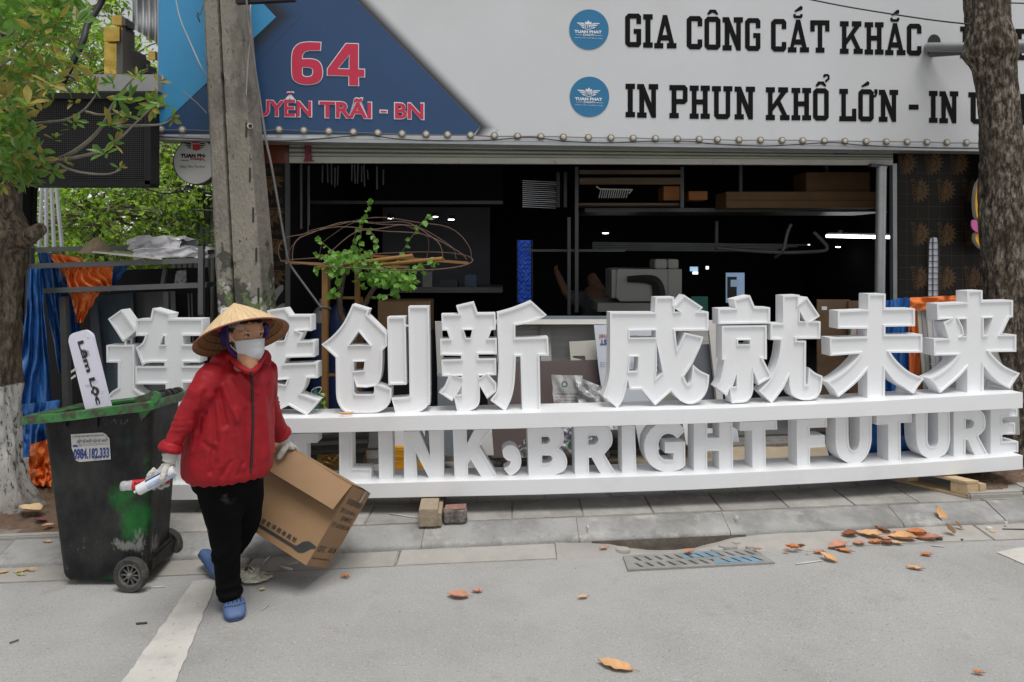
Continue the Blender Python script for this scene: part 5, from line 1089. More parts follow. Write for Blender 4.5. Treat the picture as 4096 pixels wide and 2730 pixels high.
BR = [((-40,640,4.9),(60,655,4.8),(217,645,4.6),(330,625,4.5),(420,600,4.45),(480,555,4.4),(545,490,4.4),(610,430,4.4)),
      ((217,645,4.6),(300,605,4.55),(370,550,4.5),(415,495,4.45),(445,430,4.45),(500,350,4.4),(540,310,4.4)),
      ((225,650,4.6),(270,675,4.5),(340,693,4.45),(430,697,4.4),(482,680,4.4)),
      ((100,500,4.7),(180,490,4.6),(260,480,4.5),(330,445,4.5),(370,400,4.5),(388,372,4.5)),
      ((470,505,4.6),(560,503,4.45),(650,497,4.4),(692,470,4.4)),
      ((345,448,4.6),(400,460,4.5),(460,455,4.5)),
      ((-30,560,4.8),(40,520,4.7),(100,500,4.7)),
      ((-30,420,4.7),(60,330,4.5),(130,240,4.4),(200,150,4.4)),((-40,300,4.6),(80,200,4.4),(170,80,4.3),(240,-40,4.3)),((-40,200,4.5),(60,120,4.3),(100,20,4.2)),
      ((60,330,4.5),(160,330,4.4),(260,300,4.4),(330,330,4.4)),((100,500,4.7),(110,430,4.6),(150,370,4.5),(180,300,4.5))]
for i, b in enumerate(BR): branch(b, .016 if i < 2 else .010, .004)
ml = MB()
def whorl(x, y, Y, n, L, up=.3, olive=.4):
    p = at(x, y, Y); ax = (rdir()*.5+Vector((.3,-.4,up))).normalized()
    q = ax.orthogonal().normalized(); w = ax.cross(q)
    for i in range(n):
        a = 2*PI*i/n+random.uniform(-.3,.3); el = random.uniform(.1,.9)
        d = (q*math.cos(a)+w*math.sin(a))*(1-el*.4)+ax*el
        ml.m = 1 if random.random() < olive else 0
        add_leaf(ml, p+rdir()*.012, d, ax+rdir()*.4, L*random.uniform(.7,1.15), OBO, .1, random.uniform(.85,1.2))
for (x, y, n, L) in ((612,428,9,.105),(640,412,6,.08),(540,310,8,.085),(560,330,6,.075),(690,468,7,.07),(482,675,6,.05),(386,362,9,.095),(370,350,6,.08),(448,332,7,.075),(420,610,8,.10),(440,505,8,.10),(455,575,6,.09),(500,470,7,.10),(520,400,6,.095),(470,395,7,.11),(300,490,7,.07),(285,510,5,.06),(215,555,6,.06),(160,640,8,.10),(110,690,8,.10),(60,650,8,.10),(210,690,7,.09),(90,610,7,.11),(150,600,6,.09),(260,655,5,.06),(140,515,6,.07),(630,330,6,.07),(625,395,6,.07)):
    whorl(x, y, 4.4+random.uniform(-.05,.1), n, L)
random.seed(21)
for i in range(200):        # dense upper left mass
    x = random.uniform(-60,330); y = random.uniform(-60,430)
    if x > 150 and y > 60+ (330-x)*2.2 and random.random() < .75: continue
    if x > 215 and random.random() < .45: continue
    whorl(x, y, random.uniform(3.9,5.2), random.randint(5,8), random.uniform(.06,.105) if y > 120 else random.uniform(.09,.14), .2, .45 if 180 < y < 430 else .12)
for i in range(60):
    whorl(random.uniform(-40,110), random.uniform(420,740), random.uniform(4.3,4.8), random.randint(5,8), random.uniform(.07,.11), .2, .15)
ml.obj('crown', [m_leafT, m_leafO], tl_, kind='stuff', flip=False)
# background trees beyond the alley
m_lbg = M('far_leaf', (.34,.50,.08), .45, .35, 4, spec=.5, leaf=.5); m_lbg2 = M('far_leaf_dark', (.15,.26,.05), .45, .35, 4, spec=.5, leaf=.5)
def bg_tree(base, crowns, n, L, lab, mats=(m_lbg, m_lbg2), seed=3):
    random.seed(seed)
    e = empty('garden_tree', base, label=lab, cat='tree', group='trees beyond the alley')
    mb = MB(); top = at(*crowns[0][:3])
    mb.tube(catmull([base, base*.6+top*.4+Vector((.1,0,0)), top], 6), [.14-.008*i for i in range(13)], 9); mb.obj('trunk', m_barkR, e, smooth=True)
    lm = MB(); tm = MB()
    for (x, y, Y, rx, ry, rz, dens) in crowns:
        c = at(x, y, Y); cl = []
        for j in range(int(26*dens)):
            v = rdir()*random.uniform(.35,1)**.5; q = c+Vector((v.x*rx, v.y*ry, v.z*rz)); cl.append(q)
            tm.tube([c+(q-c)*.2, c+(q-c)*.6+rdir()*.12, q], [.018,.012,.005], 5)
        for i in range(int(n*dens)):
            q = random.choice(cl)+rdir()*random.uniform(0,.34)
            lm.m = 0 if random.random() < .7 else 1
            add_leaf(lm, q, rdir()+Vector((0,-.2,-.1)), rdir()*.7+Vector((0,-.3,.8)), L*random.uniform(.6,1.2), [(0,0),(.26,.4),(0,1),(-.26,.4)], .1)
    lm.obj('crown', list(mats), e, kind='stuff', flip=False); tm.obj('limbs', m_twig, e, kind='stuff')
bg_tree(Vector((-4.6,8.2,0)), ((380,860,7.9,1.1,.7,.55,1.6),(620,830,8.1,.9,.6,.5,1.2),(160,900,8.0,.8,.6,.5,1.0),(700,960,8.6,.7,.5,.5,.8),(420,1050,8.8,1.0,.5,.4,.8)), 1500, .075, 'bright bushy garden tree behind the steel rack', seed=5)
bg_tree(Vector((-6.5,10.5,0)), ((150,300,10,1.8,1.0,.9,1.4),(330,320,10.5,1.0,.8,.9,1.0),(80,80,10,1.6,1,.8,.45),(560,430,11,.9,.8,.5,.9),(480,250,11.5,.9,.7,.8,.6),(610,330,11.5,.6,.6,.6,.5)), 1700, .10, 'tall garden tree rising behind the black screen', seed=8)
bg_tree(Vector((-9.5,13.5,0)), ((0,400,13,2.2,1.2,1.2,1.0),(300,560,13.5,2.4,1.2,1.5,1.6),(560,640,14,2.0,1,1.2,1.2),(760,820,14,1.5,1,1.0,1.0),(450,330,14,1.2,1,.9,.35),(330,60,13,.9,.8,.5,.3),(100,900,14,2.6,1,1.6,1.2)), 1500, .15, 'farthest dark green tree closing the alley', (m_lbg2, m_lbg), seed=11)
bg_tree(Vector((-6.0,9.2,0)), ((690,640,9.2,.5,.5,.7,.9),(640,560,9.0,.4,.4,.4,.5),(760,1000,9.2,.5,.4,.4,.7),(540,1150,9.4,1.2,.5,.5,1.0)), 900, .085, 'low garden tree between the round sign and the rack', seed=14)
# alley back wall (dark hedge shade) so that no open plain shows
m_alley = M('alley_wall', (.10,.10,.09), .9, .3, 2, .2, 20)
mb = MB(); mb.box((-9.5,16,1.1), (16,.2,2.2)); mb.obj('garden_wall', m_alley, label='dim garden wall closing the alley behind the trees', cat='wall')
sh = empty('shed', at(780,1000,8), label='grey corrugated shed wall beside the pole in the alley', cat='shed')
m_cor = M('corrugated_grey', (.22,.23,.23), .6, .15, 4, .05, 30)
for i in range(9):
    mb = MB(); x = 700+i*22; mb.tube([at(x,760+i*4,8.2), at(x,1300,8.2)], .034, 8); mb.obj('corrugation', m_cor, sh, smooth=True)
mb = MB(); mb.hexa([at(690,742,8.0),at(905,800,8.0),at(905,800,9),at(690,742,9),at(690,728,8.0),at(905,772,8.0),at(905,772,9),at(690,728,9)]); mb.obj('roof_edge', m_dark, sh)
# crumpled roofing sheet at the billboard's left end
def cr(u, v):
    x = 530+(632-530)*u; y = -120+(175+120)*v-(60*(1-u) if v > .6 else 0)*(v-.6)*2.5
    return at(x, y, 6.6+.03*math.sin(u*26)+.05*mnoise.noise(Vector((u*3,v*3,1))))
mb = MB(); mb.grid(cr, 40, 14); mb.obj('roofing_sheet', M('bent_roofing', (.46,.47,.48), .45, .12, 4, .05, 20), smooth=True, label='bent pale corrugated roofing sheet at the left end of the billboard', cat='roofing')
# LED screen
led = empty('led_screen', at(300,745,5.6), label='black LED display board with a dotted grid behind the leafy branches', cat='screen')
m_ledf = bpy.data.materials.new('led_grid'); m_ledf.use_nodes = True
nt = m_ledf.node_tree; N = nt.nodes; L = nt.links; b = N['Principled BSDF']; b.inputs['Roughness'].default_value = .6; b.inputs['Specular IOR Level'].default_value = .2
tc = N.new('ShaderNodeTexCoord'); sx = N.new('ShaderNodeSeparateXYZ'); L.new(tc.outputs['Object'], sx.inputs[0])
def saw(sock):
    m1 = N.new('ShaderNodeMath'); m1.operation = 'MULTIPLY'; L.new(sock, m1.inputs[0]); m1.inputs[1].default_value = 62.5
    m2 = N.new('ShaderNodeMath'); m2.operation = 'FRACT'; L.new(m1.outputs[0], m2.inputs[0])
    m3 = N.new('ShaderNodeMath'); m3.operation = 'COMPARE'; L.new(m2.outputs[0], m3.inputs[0]); m3.inputs[1].default_value = .5; m3.inputs[2].default_value = .2; return m3
a_, b_ = saw(sx.outputs['X']), saw(sx.outputs['Z'])
mm = N.new('ShaderNodeMath'); mm.operation = 'MULTIPLY'; L.new(a_.outputs[0], mm.inputs[0]); L.new(b_.outputs[0], mm.inputs[1])
mi = N.new('ShaderNodeMix'); mi.data_type = 'RGBA'; L.new(mm.outputs[0], mi.inputs['Factor']); mi.inputs['A'].default_value = (.008,.008,.009,1); mi.inputs['B'].default_value = (.09,.09,.095,1); L.new(mi.outputs['Result'], b.inputs['Base Color'])
mb = MB(); A = [at(*p, 5.6) for p in ((-60,392),(600,402),(598,730),(-60,728))]; mb.add(A, [(0,1,2,3)]); mb.obj('display', m_ledf, led)
m_fr = M('screen_frame', (.015,.015,.016), .5, .2, 6, spec=.3)
for p0, p1, w in (((-60,389),(622,394),.05),((-60,738),(618,738),.05),((610,390),(608,742),.05)):
    mb = MB(); mb.bar(at(*p0,5.62), at(*p1,5.62), .14, .045) if abs(p0[0]-p1[0]) > 50 else mb.box((at(*p0,5.62)+at(*p1,5.62))/2, (.045,.14,(at(*p0,5.6)-at(*p1,5.6)).length)); mb.obj('frame', m_fr, led)
mb = MB(); A = [at(*p, 5.65) for p in ((-60,392),(600,396),(600,738),(-60,738))]; B = [p+Vector((0,.12,0)) for p in A]; mb.add(A+B, [(0,1,2,3),(7,6,5,4),(0,4,5,1),(1,5,6,2),(2,6,7,3),(3,7,4,0)]); mb.obj('cabinet', m_fr, led)
mb = MB(); mb.bar(at(85,745,5.7), at(70,1300,5.7), .09, .09); mb.obj('post', m_black, led)
mb = MB(); mb.bar(at(130,745,5.8), at(125,960,5.8), .05, .05); mb.obj('post', m_black, led)
# grey ledge with gold box letters
gl = empty('gold_letter_sign', at(500,365,5.9), label='row of gold box letters on a grey ledge above the black screen', cat='sign')
pbox('ledge', 367,298,632,365,5.75,.4,M('ledge_grey',(.34,.34,.34),.6,.1,4),gl)
m_goldp = M('gold_mirror', (.62,.42,.10), .18, .3, 5, .15, 14, metal=.9); m_goldd = M('gold_letter_side', (.10,.09,.08), .5, .2, 5)
for (x0,y0,x1,y1,Y,dx) in ((417,108,466,296,5.9,14),(447,62,486,100,6.05,8),(466,98,490,270,6.1,6),(478,190,505,290,6.1,14),(505,195,528,292,6.2,12),(529,218,546,290,6.3,12),(545,250,575,290,6.35,10),(592,206,620,240,6.5,6)):
    a = pbox('gold_letter', x0,y0,x1,y1,Y,.02,m_goldp,gl)
    mb = MB(); p = at(x1,y0,Y); q = at(x1,y1,Y); w = dx/2900*Y*1.6; mb.hexa([q+Vector((0,0,0)),q+Vector((w,.01,0)),q+Vector((w,.16,0)),q+Vector((0,.16,0)),p,p+Vector((w,.01,-.02)),p+Vector((w,.16,-.02)),p+Vector((0,.16,0))]); mb.obj('letter_side', m_goldd, a)
    if x0 == 417: pbox('serif', 415,108,478,165,5.86,.02,m_goldp,a)
# electricity pole
pole = empty('utility_pole', at(950,1800,5.5), label='weathered concrete utility pole with a groove and lichen at its foot', cat='pole')
m_pole = M('weathered_concrete', (.25,.228,.19), .95, .16, 5, .5, 55, dirt=[((.10,.095,.085), .75, 3.2, .5, .66), ((.33,.305,.265), .55, 9, .55, .68), ((.05,.045,.04), .9, 40, .60, .65)], stretch=(1,1,.45))
YPo = 5.5
Lp = lambda y: 810+45*(y/1000) if y < 1000 else 855+.052*(y-1000)
Rp_ = lambda y: 952+81*(y/1000) if y < 1000 else 1033+.055*(y-1000)
Gp = lambda y: 874+51*(y/1000)
def polering(y):
    l, r, g = at(Lp(y),y,YPo), at(Rp_(y),y,YPo), at(Gp(y),y,YPo); w = r.x-l.x; e = .018
    j = .006*mnoise.noise(Vector((0, y*.02, 1)))
    return [Vector((l.x+e,l.y,l.z)), Vector((g.x-.013-j,l.y-.004,l.z)), Vector((g.x-j,l.y+.07,l.z)), Vector((g.x+.013+j,l.y-.004,l.z)), Vector((r.x-e,l.y,l.z)), Vector((r.x+j,l.y+e,l.z)), Vector((r.x+.01,l.y+w*.9,l.z)), Vector((l.x,l.y+w*.9,l.z)), Vector((l.x-j,l.y+e,l.z))]
def polepart(y0, y1, n, mat, name):
    mb = MB()
    for i in range(n+1): mb.v += [tuple(p) for p in polering(y0+(y1-y0)*i/n)]
    mb.f = [(i*9+k, i*9+(k+1) % 9, (i+1)*9+(k+1) % 9, (i+1)*9+k) for i in range(n) for k in range(9)]+[tuple(range(8,-1,-1)), tuple(n*9+k for k in range(9))]; mb.mi = [0]*len(mb.f)
    mb.obj(name, mat, pole)
_n = m_pole.node_tree; _b = _n.nodes['Principled BSDF']; _src = _b.inputs['Base Color'].links[0].from_socket      # lichen and dark rot below head height
_tc = _n.nodes.new('ShaderNodeTexCoord'); _sx = _n.nodes.new('ShaderNodeSeparateXYZ'); _n.links.new(_tc.outputs['Object'], _sx.inputs[0])
_mr = _n.nodes.new('ShaderNodeMapRange'); _mr.inputs['From Min'].default_value = 1.95; _mr.inputs['From Max'].default_value = 1.45; _mr.inputs['To Max'].default_value = .26; _n.links.new(_sx.outputs['Z'], _mr.inputs['Value'])
for _col, _sc, _t in (((.05,.048,.042), 7, .66), ((.15,.21,.08), 10, .74), ((.50,.49,.45), 15, .80)):
    _no = _n.nodes.new('ShaderNodeTexNoise'); _no.inputs['Scale'].default_value = _sc; _no.inputs['Detail'].default_value = 8; _n.links.new(_tc.outputs['Object'], _no.inputs['Vector'])
    _ad = _n.nodes.new('ShaderNodeMath'); _n.links.new(_no.outputs['Fac'], _ad.inputs[0]); _n.links.new(_mr.outputs[0], _ad.inputs[1])
    _m2 = _n.nodes.new('ShaderNodeMapRange'); _m2.inputs['From Min'].default_value = _t; _m2.inputs['From Max'].default_value = _t+.05; _m2.inputs['To Max'].default_value = .85; _n.links.new(_ad.outputs[0], _m2.inputs['Value'])
    _mi = _n.nodes.new('ShaderNodeMix'); _mi.data_type = 'RGBA'; _n.links.new(_m2.outputs[0], _mi.inputs['Factor']); _n.links.new(_src, _mi.inputs['A']); _mi.inputs['B'].default_value = (*_col, 1); _src = _mi.outputs['Result']
_n.links.new(_src, _b.inputs['Base Color'])
polepart(-400, 1880, 90, m_pole, 'shaft')
m_hole = M('pole_hole', (.04,.04,.035), .9, .2, 8)
for i, y in enumerate((520,700,860,1020,1180)):
    mb = MB(); p = at(Rp_(y)-9,y,YPo-.003); mb.box(p, (.014,.004,.11)); mb.obj('slot', m_hole, pole)
mb = MB(); mb.bar(at(948,8,5.45), at(1180,-4,5.4), .05, .035); mb.obj('bracket', m_black, pole)
mb = MB(); mb.hexa([at(948,0,5.44),at(958,0,5.44),at(958,0,5.5),at(948,0,5.5),at(948,-60,5.44),at(968,-60,5.44),at(968,-60,5.5),at(948,-60,5.5)]); mb.obj('clamp', m_black, pole)
wires = [(((985,-60,5.4),(990,60,5.4),(1008,200,5.4),(1040,400,5.4),(1064,560,5.4),(1085,660,5.4),(1110,800,5.45),(1150,1030,5.55),(1160,1060,5.6),(1210,1130,5.65),(1262,1200,5.65),(1285,1228,5.65),(1320,1236,5.65)),.0085,m_wireg,'grey stay rope running from the pole down to the ladder frame'),
 (((700,-60,5.6),(704,0,5.6),(722,80,5.55),(760,170,5.5),(800,260,5.45),(822,300,5.5)),.005,M('pale_cable',(.33,.34,.35),.6,.1,5),'pale grey cable hanging left of the pole'),
 (((1003,20,5.4),(1000,160,5.4),(990,280,5.4),(985,390,5.4)),.004,M('pale_cable',(.33,.34,.35),.6,.1,5),'thin pale cable hanging straight beside the pole'),
 (((998,30,5.35),(1012,200,5.35),(1030,330,5.35),(1028,390,5.35),(1000,450,5.4),(988,460,5.4)),.004,m_wireg,'thin cable looping beside the pole'),
 (((732,365,5.45),(760,390,5.4),(790,415,5.42),(828,455,5.45)),.004,m_wireg,'short loose wire poking left from the pole'),
 (((1250,-30,6.0),(1252,60,6.0),(1262,150,6.0),(1285,240,6.0),(1288,330,6.0)),.003,M('pale_cable',(.33,.34,.35),.6,.1,5),'hair thin thread hanging over the numeral'),
 (((3150,-20,6.0),(3400,30,5.9),(3700,77,5.7),(3880,98,5.5)),.006,m_wire,'black overhead cable sloping across the top of the billboard'),
 (((4030,12,5.4),(4200,18,5.4)),.005,m_wire,'black overhead cable leaving the right trunk'),
 (((815,20,5.4),(800,60,5.35),(790,50,5.35),(800,90,5.35),(785,60,5.35)),.003,m_wire,'tangle of thin black wire at the top left of the pole'),
 (((-20,150,4.8),(100,100,5.4),(220,40,6.4),(330,-40,7.0)),.016,m_wire,'thick black cable slanting through the leaves at top left'),
 (((250,330,6.5),(330,170,6.6),(350,100,6.7),(400,20,6.8),(420,-30,6.8)),.030,m_wire,'twisted bundle of black cables behind the leaves'),
 (((560,745,6.4),(650,775,6.3),(740,760,6.2),(790,730,6.0)),.006,m_wire,'black cable sagging under the round sign'),
 (((560,770,6.6),(680,760,6.6),(770,735,6.2)),.004,M('yellow_cable',(.30,.24,.08),.6,.1,5),'yellowish cable under the round sign')]
for pts, r, m, lab in wires:
    mb = MB(); mb.tube(catmull([at(*p) for p in pts], 6), r, 7); mb.obj('cable', m, smooth=True, label=lab, cat='cable')
mb = MB(); mb.tube(catmull([at(1300+22*math.cos(a), 1235+6*math.sin(a), 5.66+.06*math.sin(a)) for a in [2*PI*i/10 for i in range(11)]], 4), .0085, 7); mb.obj('rope_loop', m_wireg, label='loop of grey rope tied round the ladder leg', cat='rope')
cc = empty('security_camera', at(995,505,5.6), label='small white security camera beside the pole under the street name', cat='camera')
mb = MB(); mb.tube([at(985,508,5.7), at(1000,505,5.5)], .022, 14); mb.obj('housing', m_box, cc, smooth=50)
mb = MB(); mb.tube([at(1001,505,5.499), at(1002,505,5.495)], .014, 12); mb.obj('lens', m_black, cc)
# ---- steel rack with tarpaulins
rk = empty('steel_rack', at(450,1700,5.75), label='grey steel rack frame with tarpaulins hung over it at left', cat='rack')
m_rk = M('grey_rack_paint', (.135,.14,.14), .5, .15, 6, .05, 40, metal=.2)
YR = 5.75
def rb(x0,y0,Y0,x1,y1,Y1,w=.04,h=None,name='bar'):
    mb = MB(); mb.bar(at(x0,y0,Y0), at(x1,y1,Y1), w, h or w); mb.obj(name, m_rk, rk)
rb(108,1066,YR,798,1043,YR,.04,.04); rb(112,1166,YR,812,1141,YR,.04,.04); rb(806,985,YR-.02,806,1258,YR-.02,.04,.04,'post'); rb(112,1076,YR-.02,112,1297,YR-.02,.04,.04,'post')
rb(122,1196,YR,146,1800,YR,.045,.045,'post'); rb(256,1188,YR+.05,276,1800,YR+.05,.05,.05,'post'); rb(668,1168,YR+.3,669,1250,YR+.3,.04,.04,'post'); rb(662,1070,YR+.3,652,1136,YR+.3,.03,.03,'brace')
rb(808,1000,YR,860,1010,YR+.6,.04,.04); rb(815,1141,YR,870,1135,YR+.6,.04,.04); rb(120,985,YR+.02,120,1075,YR+.02,.045,.045,'post'); rb(115,1000,YR+.6,800,985,YR+.6,.04,.04); rb(122,985,YR,110,1000,YR+.6,.04,.04)
rb(806,1258,YR,806,1800,YR+.02,.04,.04,'post')
ta = empty('tarpaulin', at(150,1850,5.6), label='blue tarpaulin hanging from the left end of the steel rack', cat='tarpaulin')
drape(((150,1012),(215,1012),(290,1480),(235,1490)), 5.85, .05, 2, 3, 30, 40).obj('upper_fold', m_bt, ta, smooth=True)
drape(((118,1075),(165,1075),(215,1720),(58,1720)), 5.66, .05, 3, 6, 40, 50, .15).obj('lower_fold', m_bt, ta, smooth=True)
drape(((75,1620),(240,1600),(190,1830),(70,1830)), 5.45, .06, 2, 9, 30, 20, .1).obj('floor_fold', m_bt, ta, smooth=True)
drape(((440,1064),(520,1062),(450,1150),(440,1150)), 5.9, .02, 2, 14, 16, 14).obj('side_fold', m_bt, ta, smooth=True)
drape(((210,1012),(300,1030),(330,1480),(240,1300)), 6.0, .05, 3, 17, 24, 30).obj('back_fold', m_bt, ta, smooth=True)
to = empty('tarpaulin', at(330,1290,5.8), label='orange tarpaulin draped over the upper bars of the steel rack', cat='tarpaulin')
drape(((190,1012),(330,1032),(330,1110),(255,1110)), 5.82, .05, 3, 21, 30, 16).obj('top_fold', m_ot, to, smooth=True)
drape(((255,1066),(452,1062),(445,1165),(275,1175)), 5.80, .04, 5, 24, 50, 16).obj('hanging_sheet', m_ot, to, smooth=True)
drape(((280,1172),(400,1168),(330,1290),(308,1292)), 5.82, .03, 3, 27, 30, 20).obj('lower_tail', m_ot, to, smooth=True)
og = empty('tarpaulin', at(150,1940,5.2), label='orange tarpaulin heap on the ground beside the whitewashed trunk', cat='tarpaulin')
drape(((120,1780),(215,1750),(205,1950),(110,1940)), 5.3, .06, 2, 31, 24, 24, .05).obj('upper_heap', m_ot, og, smooth=True); drape(((125,1880),(210,1860),(205,1945),(128,1945)), 5.22, .05, 2, 34, 20, 14, .05).obj('lower_heap', m_ot, og, smooth=True)
# sheets stored in the rack
lean('metal_sheet', [(353,1197),(385,1200),(440,1760),(400,1760)], 5.85,6.05,.02,m_gry,'narrow dark metal sheet leaning inside the steel rack','sheet')
lean('metal_sheet', [(385,1185),(530,1172),(560,1760),(425,1760)], 5.95,6.15,.01,M('blue_grey_sheet',(.10,.14,.17),.35,.35,2,.02,10,metal=.3),'bluish grey metal sheet inside the steel rack behind the first character','sheet')
lean('metal_sheet', [(545,1172),(700,1165),(720,1760),(560,1760)], 6.05,6.25,.01,M('brushed_sheet',(.13,.13,.13),.4,.35,2,.02,10,metal=.4,stretch=(3,1,.3)),'brushed grey metal sheet inside the steel rack, nearest the pole','sheet')
for i, x in enumerate((750,763,790,800)): lean('thin_strip', [(x,1175),(x+6,1175),(x+26,1760),(x+18,1760)], 5.9+.02*i,6.1,.01,m_steel,('leftmost','second','third','rightmost')[i]+' of the thin grey strips leaning in the rack by the pole','strip',group='thin strips in the steel rack')
lean('rack_back', [(130,1090),(830,1070),(860,1800),(150,1800)], 6.4,6.45,.02,m_dark,'dark backing sheet closing the rear of the steel rack','sheet')
# things lying on top of the rack
ch = empty('conical_hat', at(388,1008,5.9), label='pale straw conical hat lying on top of the steel rack', cat='hat')
m_straw2 = M('faded_straw', (.42,.33,.21), .8, .2, 30, .3, 80, stretch=(1,1,.2))
c = at(386,1010,5.95); mb = MB(); mb.lathe([(.135,-.01),(.13,0),(.10,.035),(.06,.085),(.02,.118),(.0,.122)], c, 30, cap=False); mb.obj('cone', m_straw2, ch, smooth=50)
mb = MB(); mb.hexa([at(370,1012,5.7),at(648,1040,5.7),at(660,1030,6.2),at(400,1008,6.2),at(370,1006,5.7),at(648,1034,5.7),at(660,1022,6.2),at(400,1000,6.2)]); mb.obj('foam_board', m_offw, label='thin white board lying on top of the steel rack', cat='board')
m_pk = M('plastic_packaging', (.55,.54,.57), .2, .2, 8, .7, 18, coat=.5, dirt=((.8,.8,.8),.7,14,.58,.66))
def lump(x0,y0,x1,y1,Y,dep,seed,lab):
    a, b = at(x0,y1,Y), at(x1,y0,Y); mb = MB()
    def f(u, v):      # sweep over front, top and back
        h = b.z-a.z
        if v < .4: y, z = 0, h*v/.4
        elif v < .8: y, z = dep*(v-.4)/.4, h
        else: y, z = dep, h*(1-(v-.8)/.2)
        k = .03*mnoise.noise(Vector((u*6+seed,v*6,seed)))
        return Vector((a.x+(b.x-a.x)*u+k, a.y+y+k, a.z+z*(1-.25*abs(u*2-1)**4)+k))
    mb.grid(f, 30, 24); mb.obj('wrapped_parcel', m_pk, smooth=True, label=lab, cat='parcel')
lump(508,946,720,995,5.85,.35,2,'upper crinkled plastic parcel on top of the steel rack'); lump(530,988,830,1032,5.75,.4,5,'lower grey plastic parcel under the upper one on the rack')
crumple(((705,1085),(745,1080),(745,1130),(695,1150)), 6.2, .03, 10, 33).obj('plastic_bag', M('clear_bag',(.5,.5,.5),.2,.2,10,.5,20,coat=.5), smooth=True, label='small clear plastic bag with an orange end in the rack', cat='bag')
for i, (x, y0) in enumerate(((168,745),(185,745),(205,745),(225,745))): 
    mb = MB(); mb.tube([at(x,y0,6.6), at(x+12*(i-1),1000,6.4)], .018, 6); mb.obj('pipe', m_alu, label=('first','second','third','fourth')[i]+' from the left of the grey pipes under the black screen', cat='pipe', group='pipes under the black screen', smooth=50)
# ================================================================== wheelie bin
bn = empty('wheelie_bin', (-2.25,4.1,0), label='battered black and green wheelie bin with a phone-number sticker', cat='bin')
def bin_mat():
    m = bpy.data.materials.new('bin_plastic'); m.use_nodes = True; nt = m.node_tree; N = nt.nodes; L = nt.links; b = N['Principled BSDF']; b.inputs['Roughness'].default_value = .55; b.inputs['Specular IOR Level'].default_value = .25
    tc = N.new('ShaderNodeTexCoord'); a = N.new('ShaderNodeAttribute'); a.attribute_name = 'green'; w = N.new('ShaderNodeAttribute'); w.attribute_name = 'scuff'
    def nz(s, d=8, st=(1,1,1)):
        mp = N.new('ShaderNodeMapping'); mp.inputs['Scale'].default_value = st; L.new(tc.outputs['Object'], mp.inputs[0])
        n = N.new('ShaderNodeTexNoise'); n.inputs['Scale'].default_value = s; n.inputs['Detail'].default_value = d; n.inputs['Roughness'].default_value = .65; L.new(mp.outputs[0], n.inputs['Vector']); return n
    n1 = nz(7); n2 = nz(6,9,(1,1,.7)); n3 = nz(70,4,(1,1,.35))
    rp = N.new('ShaderNodeValToRGB'); e = rp.color_ramp.elements; e[0].position = .38; e[0].color = (.008,.008,.009,1); e[1].position = .72; e[1].color = (.042,.041,.04,1); L.new(n2.outputs['Fac'], rp.inputs['Fac'])
    ad = N.new('ShaderNodeMath'); ad.operation = 'ADD'; L.new(a.outputs['Fac'], ad.inputs[0]); L.new(n1.outputs['Fac'], ad.inputs[1])
    mr = N.new('ShaderNodeMapRange'); mr.inputs['From Min'].default_value = .64; mr.inputs['From Max'].default_value = .88; L.new(ad.outputs[0], mr.inputs['Value'])
    gr = N.new('ShaderNodeValToRGB'); g = gr.color_ramp.elements; g[0].color = (.006,.05,.012,1); g[1].color = (.02,.16,.035,1); g[0].position = .35; g[1].position = .7; L.new(n2.outputs['Fac'], gr.inputs['Fac'])
    mi = N.new('ShaderNodeMix'); mi.data_type = 'RGBA'; L.new(mr.outputs[0], mi.inputs['Factor']); L.new(rp.outputs['Color'], mi.inputs['A']); L.new(gr.outputs['Color'], mi.inputs['B'])
    sc = N.new('ShaderNodeMath'); sc.operation = 'ADD'; L.new(w.outputs['Fac'], sc.inputs[0]); L.new(n3.outputs['Fac'], sc.inputs[1])
    ms = N.new('ShaderNodeMapRange'); ms.inputs['From Min'].default_value = .665; ms.inputs['From Max'].default_value = .85; ms.inputs['To Max'].default_value = .75; L.new(sc.outputs[0], ms.inputs['Value'])
    m2 = N.new('ShaderNodeMix'); m2.data_type = 'RGBA'; L.new(ms.outputs[0], m2.inputs['Factor']); L.new(mi.outputs['Result'], m2.inputs['A']); m2.inputs['B'].default_value = (.26,.255,.24,1)
    L.new(m2.outputs['Result'], b.inputs['Base Color'])
    n4 = nz(30,3); bp = N.new('ShaderNodeBump'); bp.inputs['Strength'].default_value = .12; bp.inputs['Distance'].default_value = .01; L.new(n4.outputs['Fac'], bp.inputs['Height']); L.new(bp.outputs[0], b.inputs['Normal'])
    return m
m_bin = bin_mat(); m_rimg = M('bin_rim_green', (.035,.16,.04), .5, .35, 10, .1, 40, dirt=[((.05,.045,.035),.95,9,.47,.56),((.30,.30,.28),.7,30,.64,.7)])
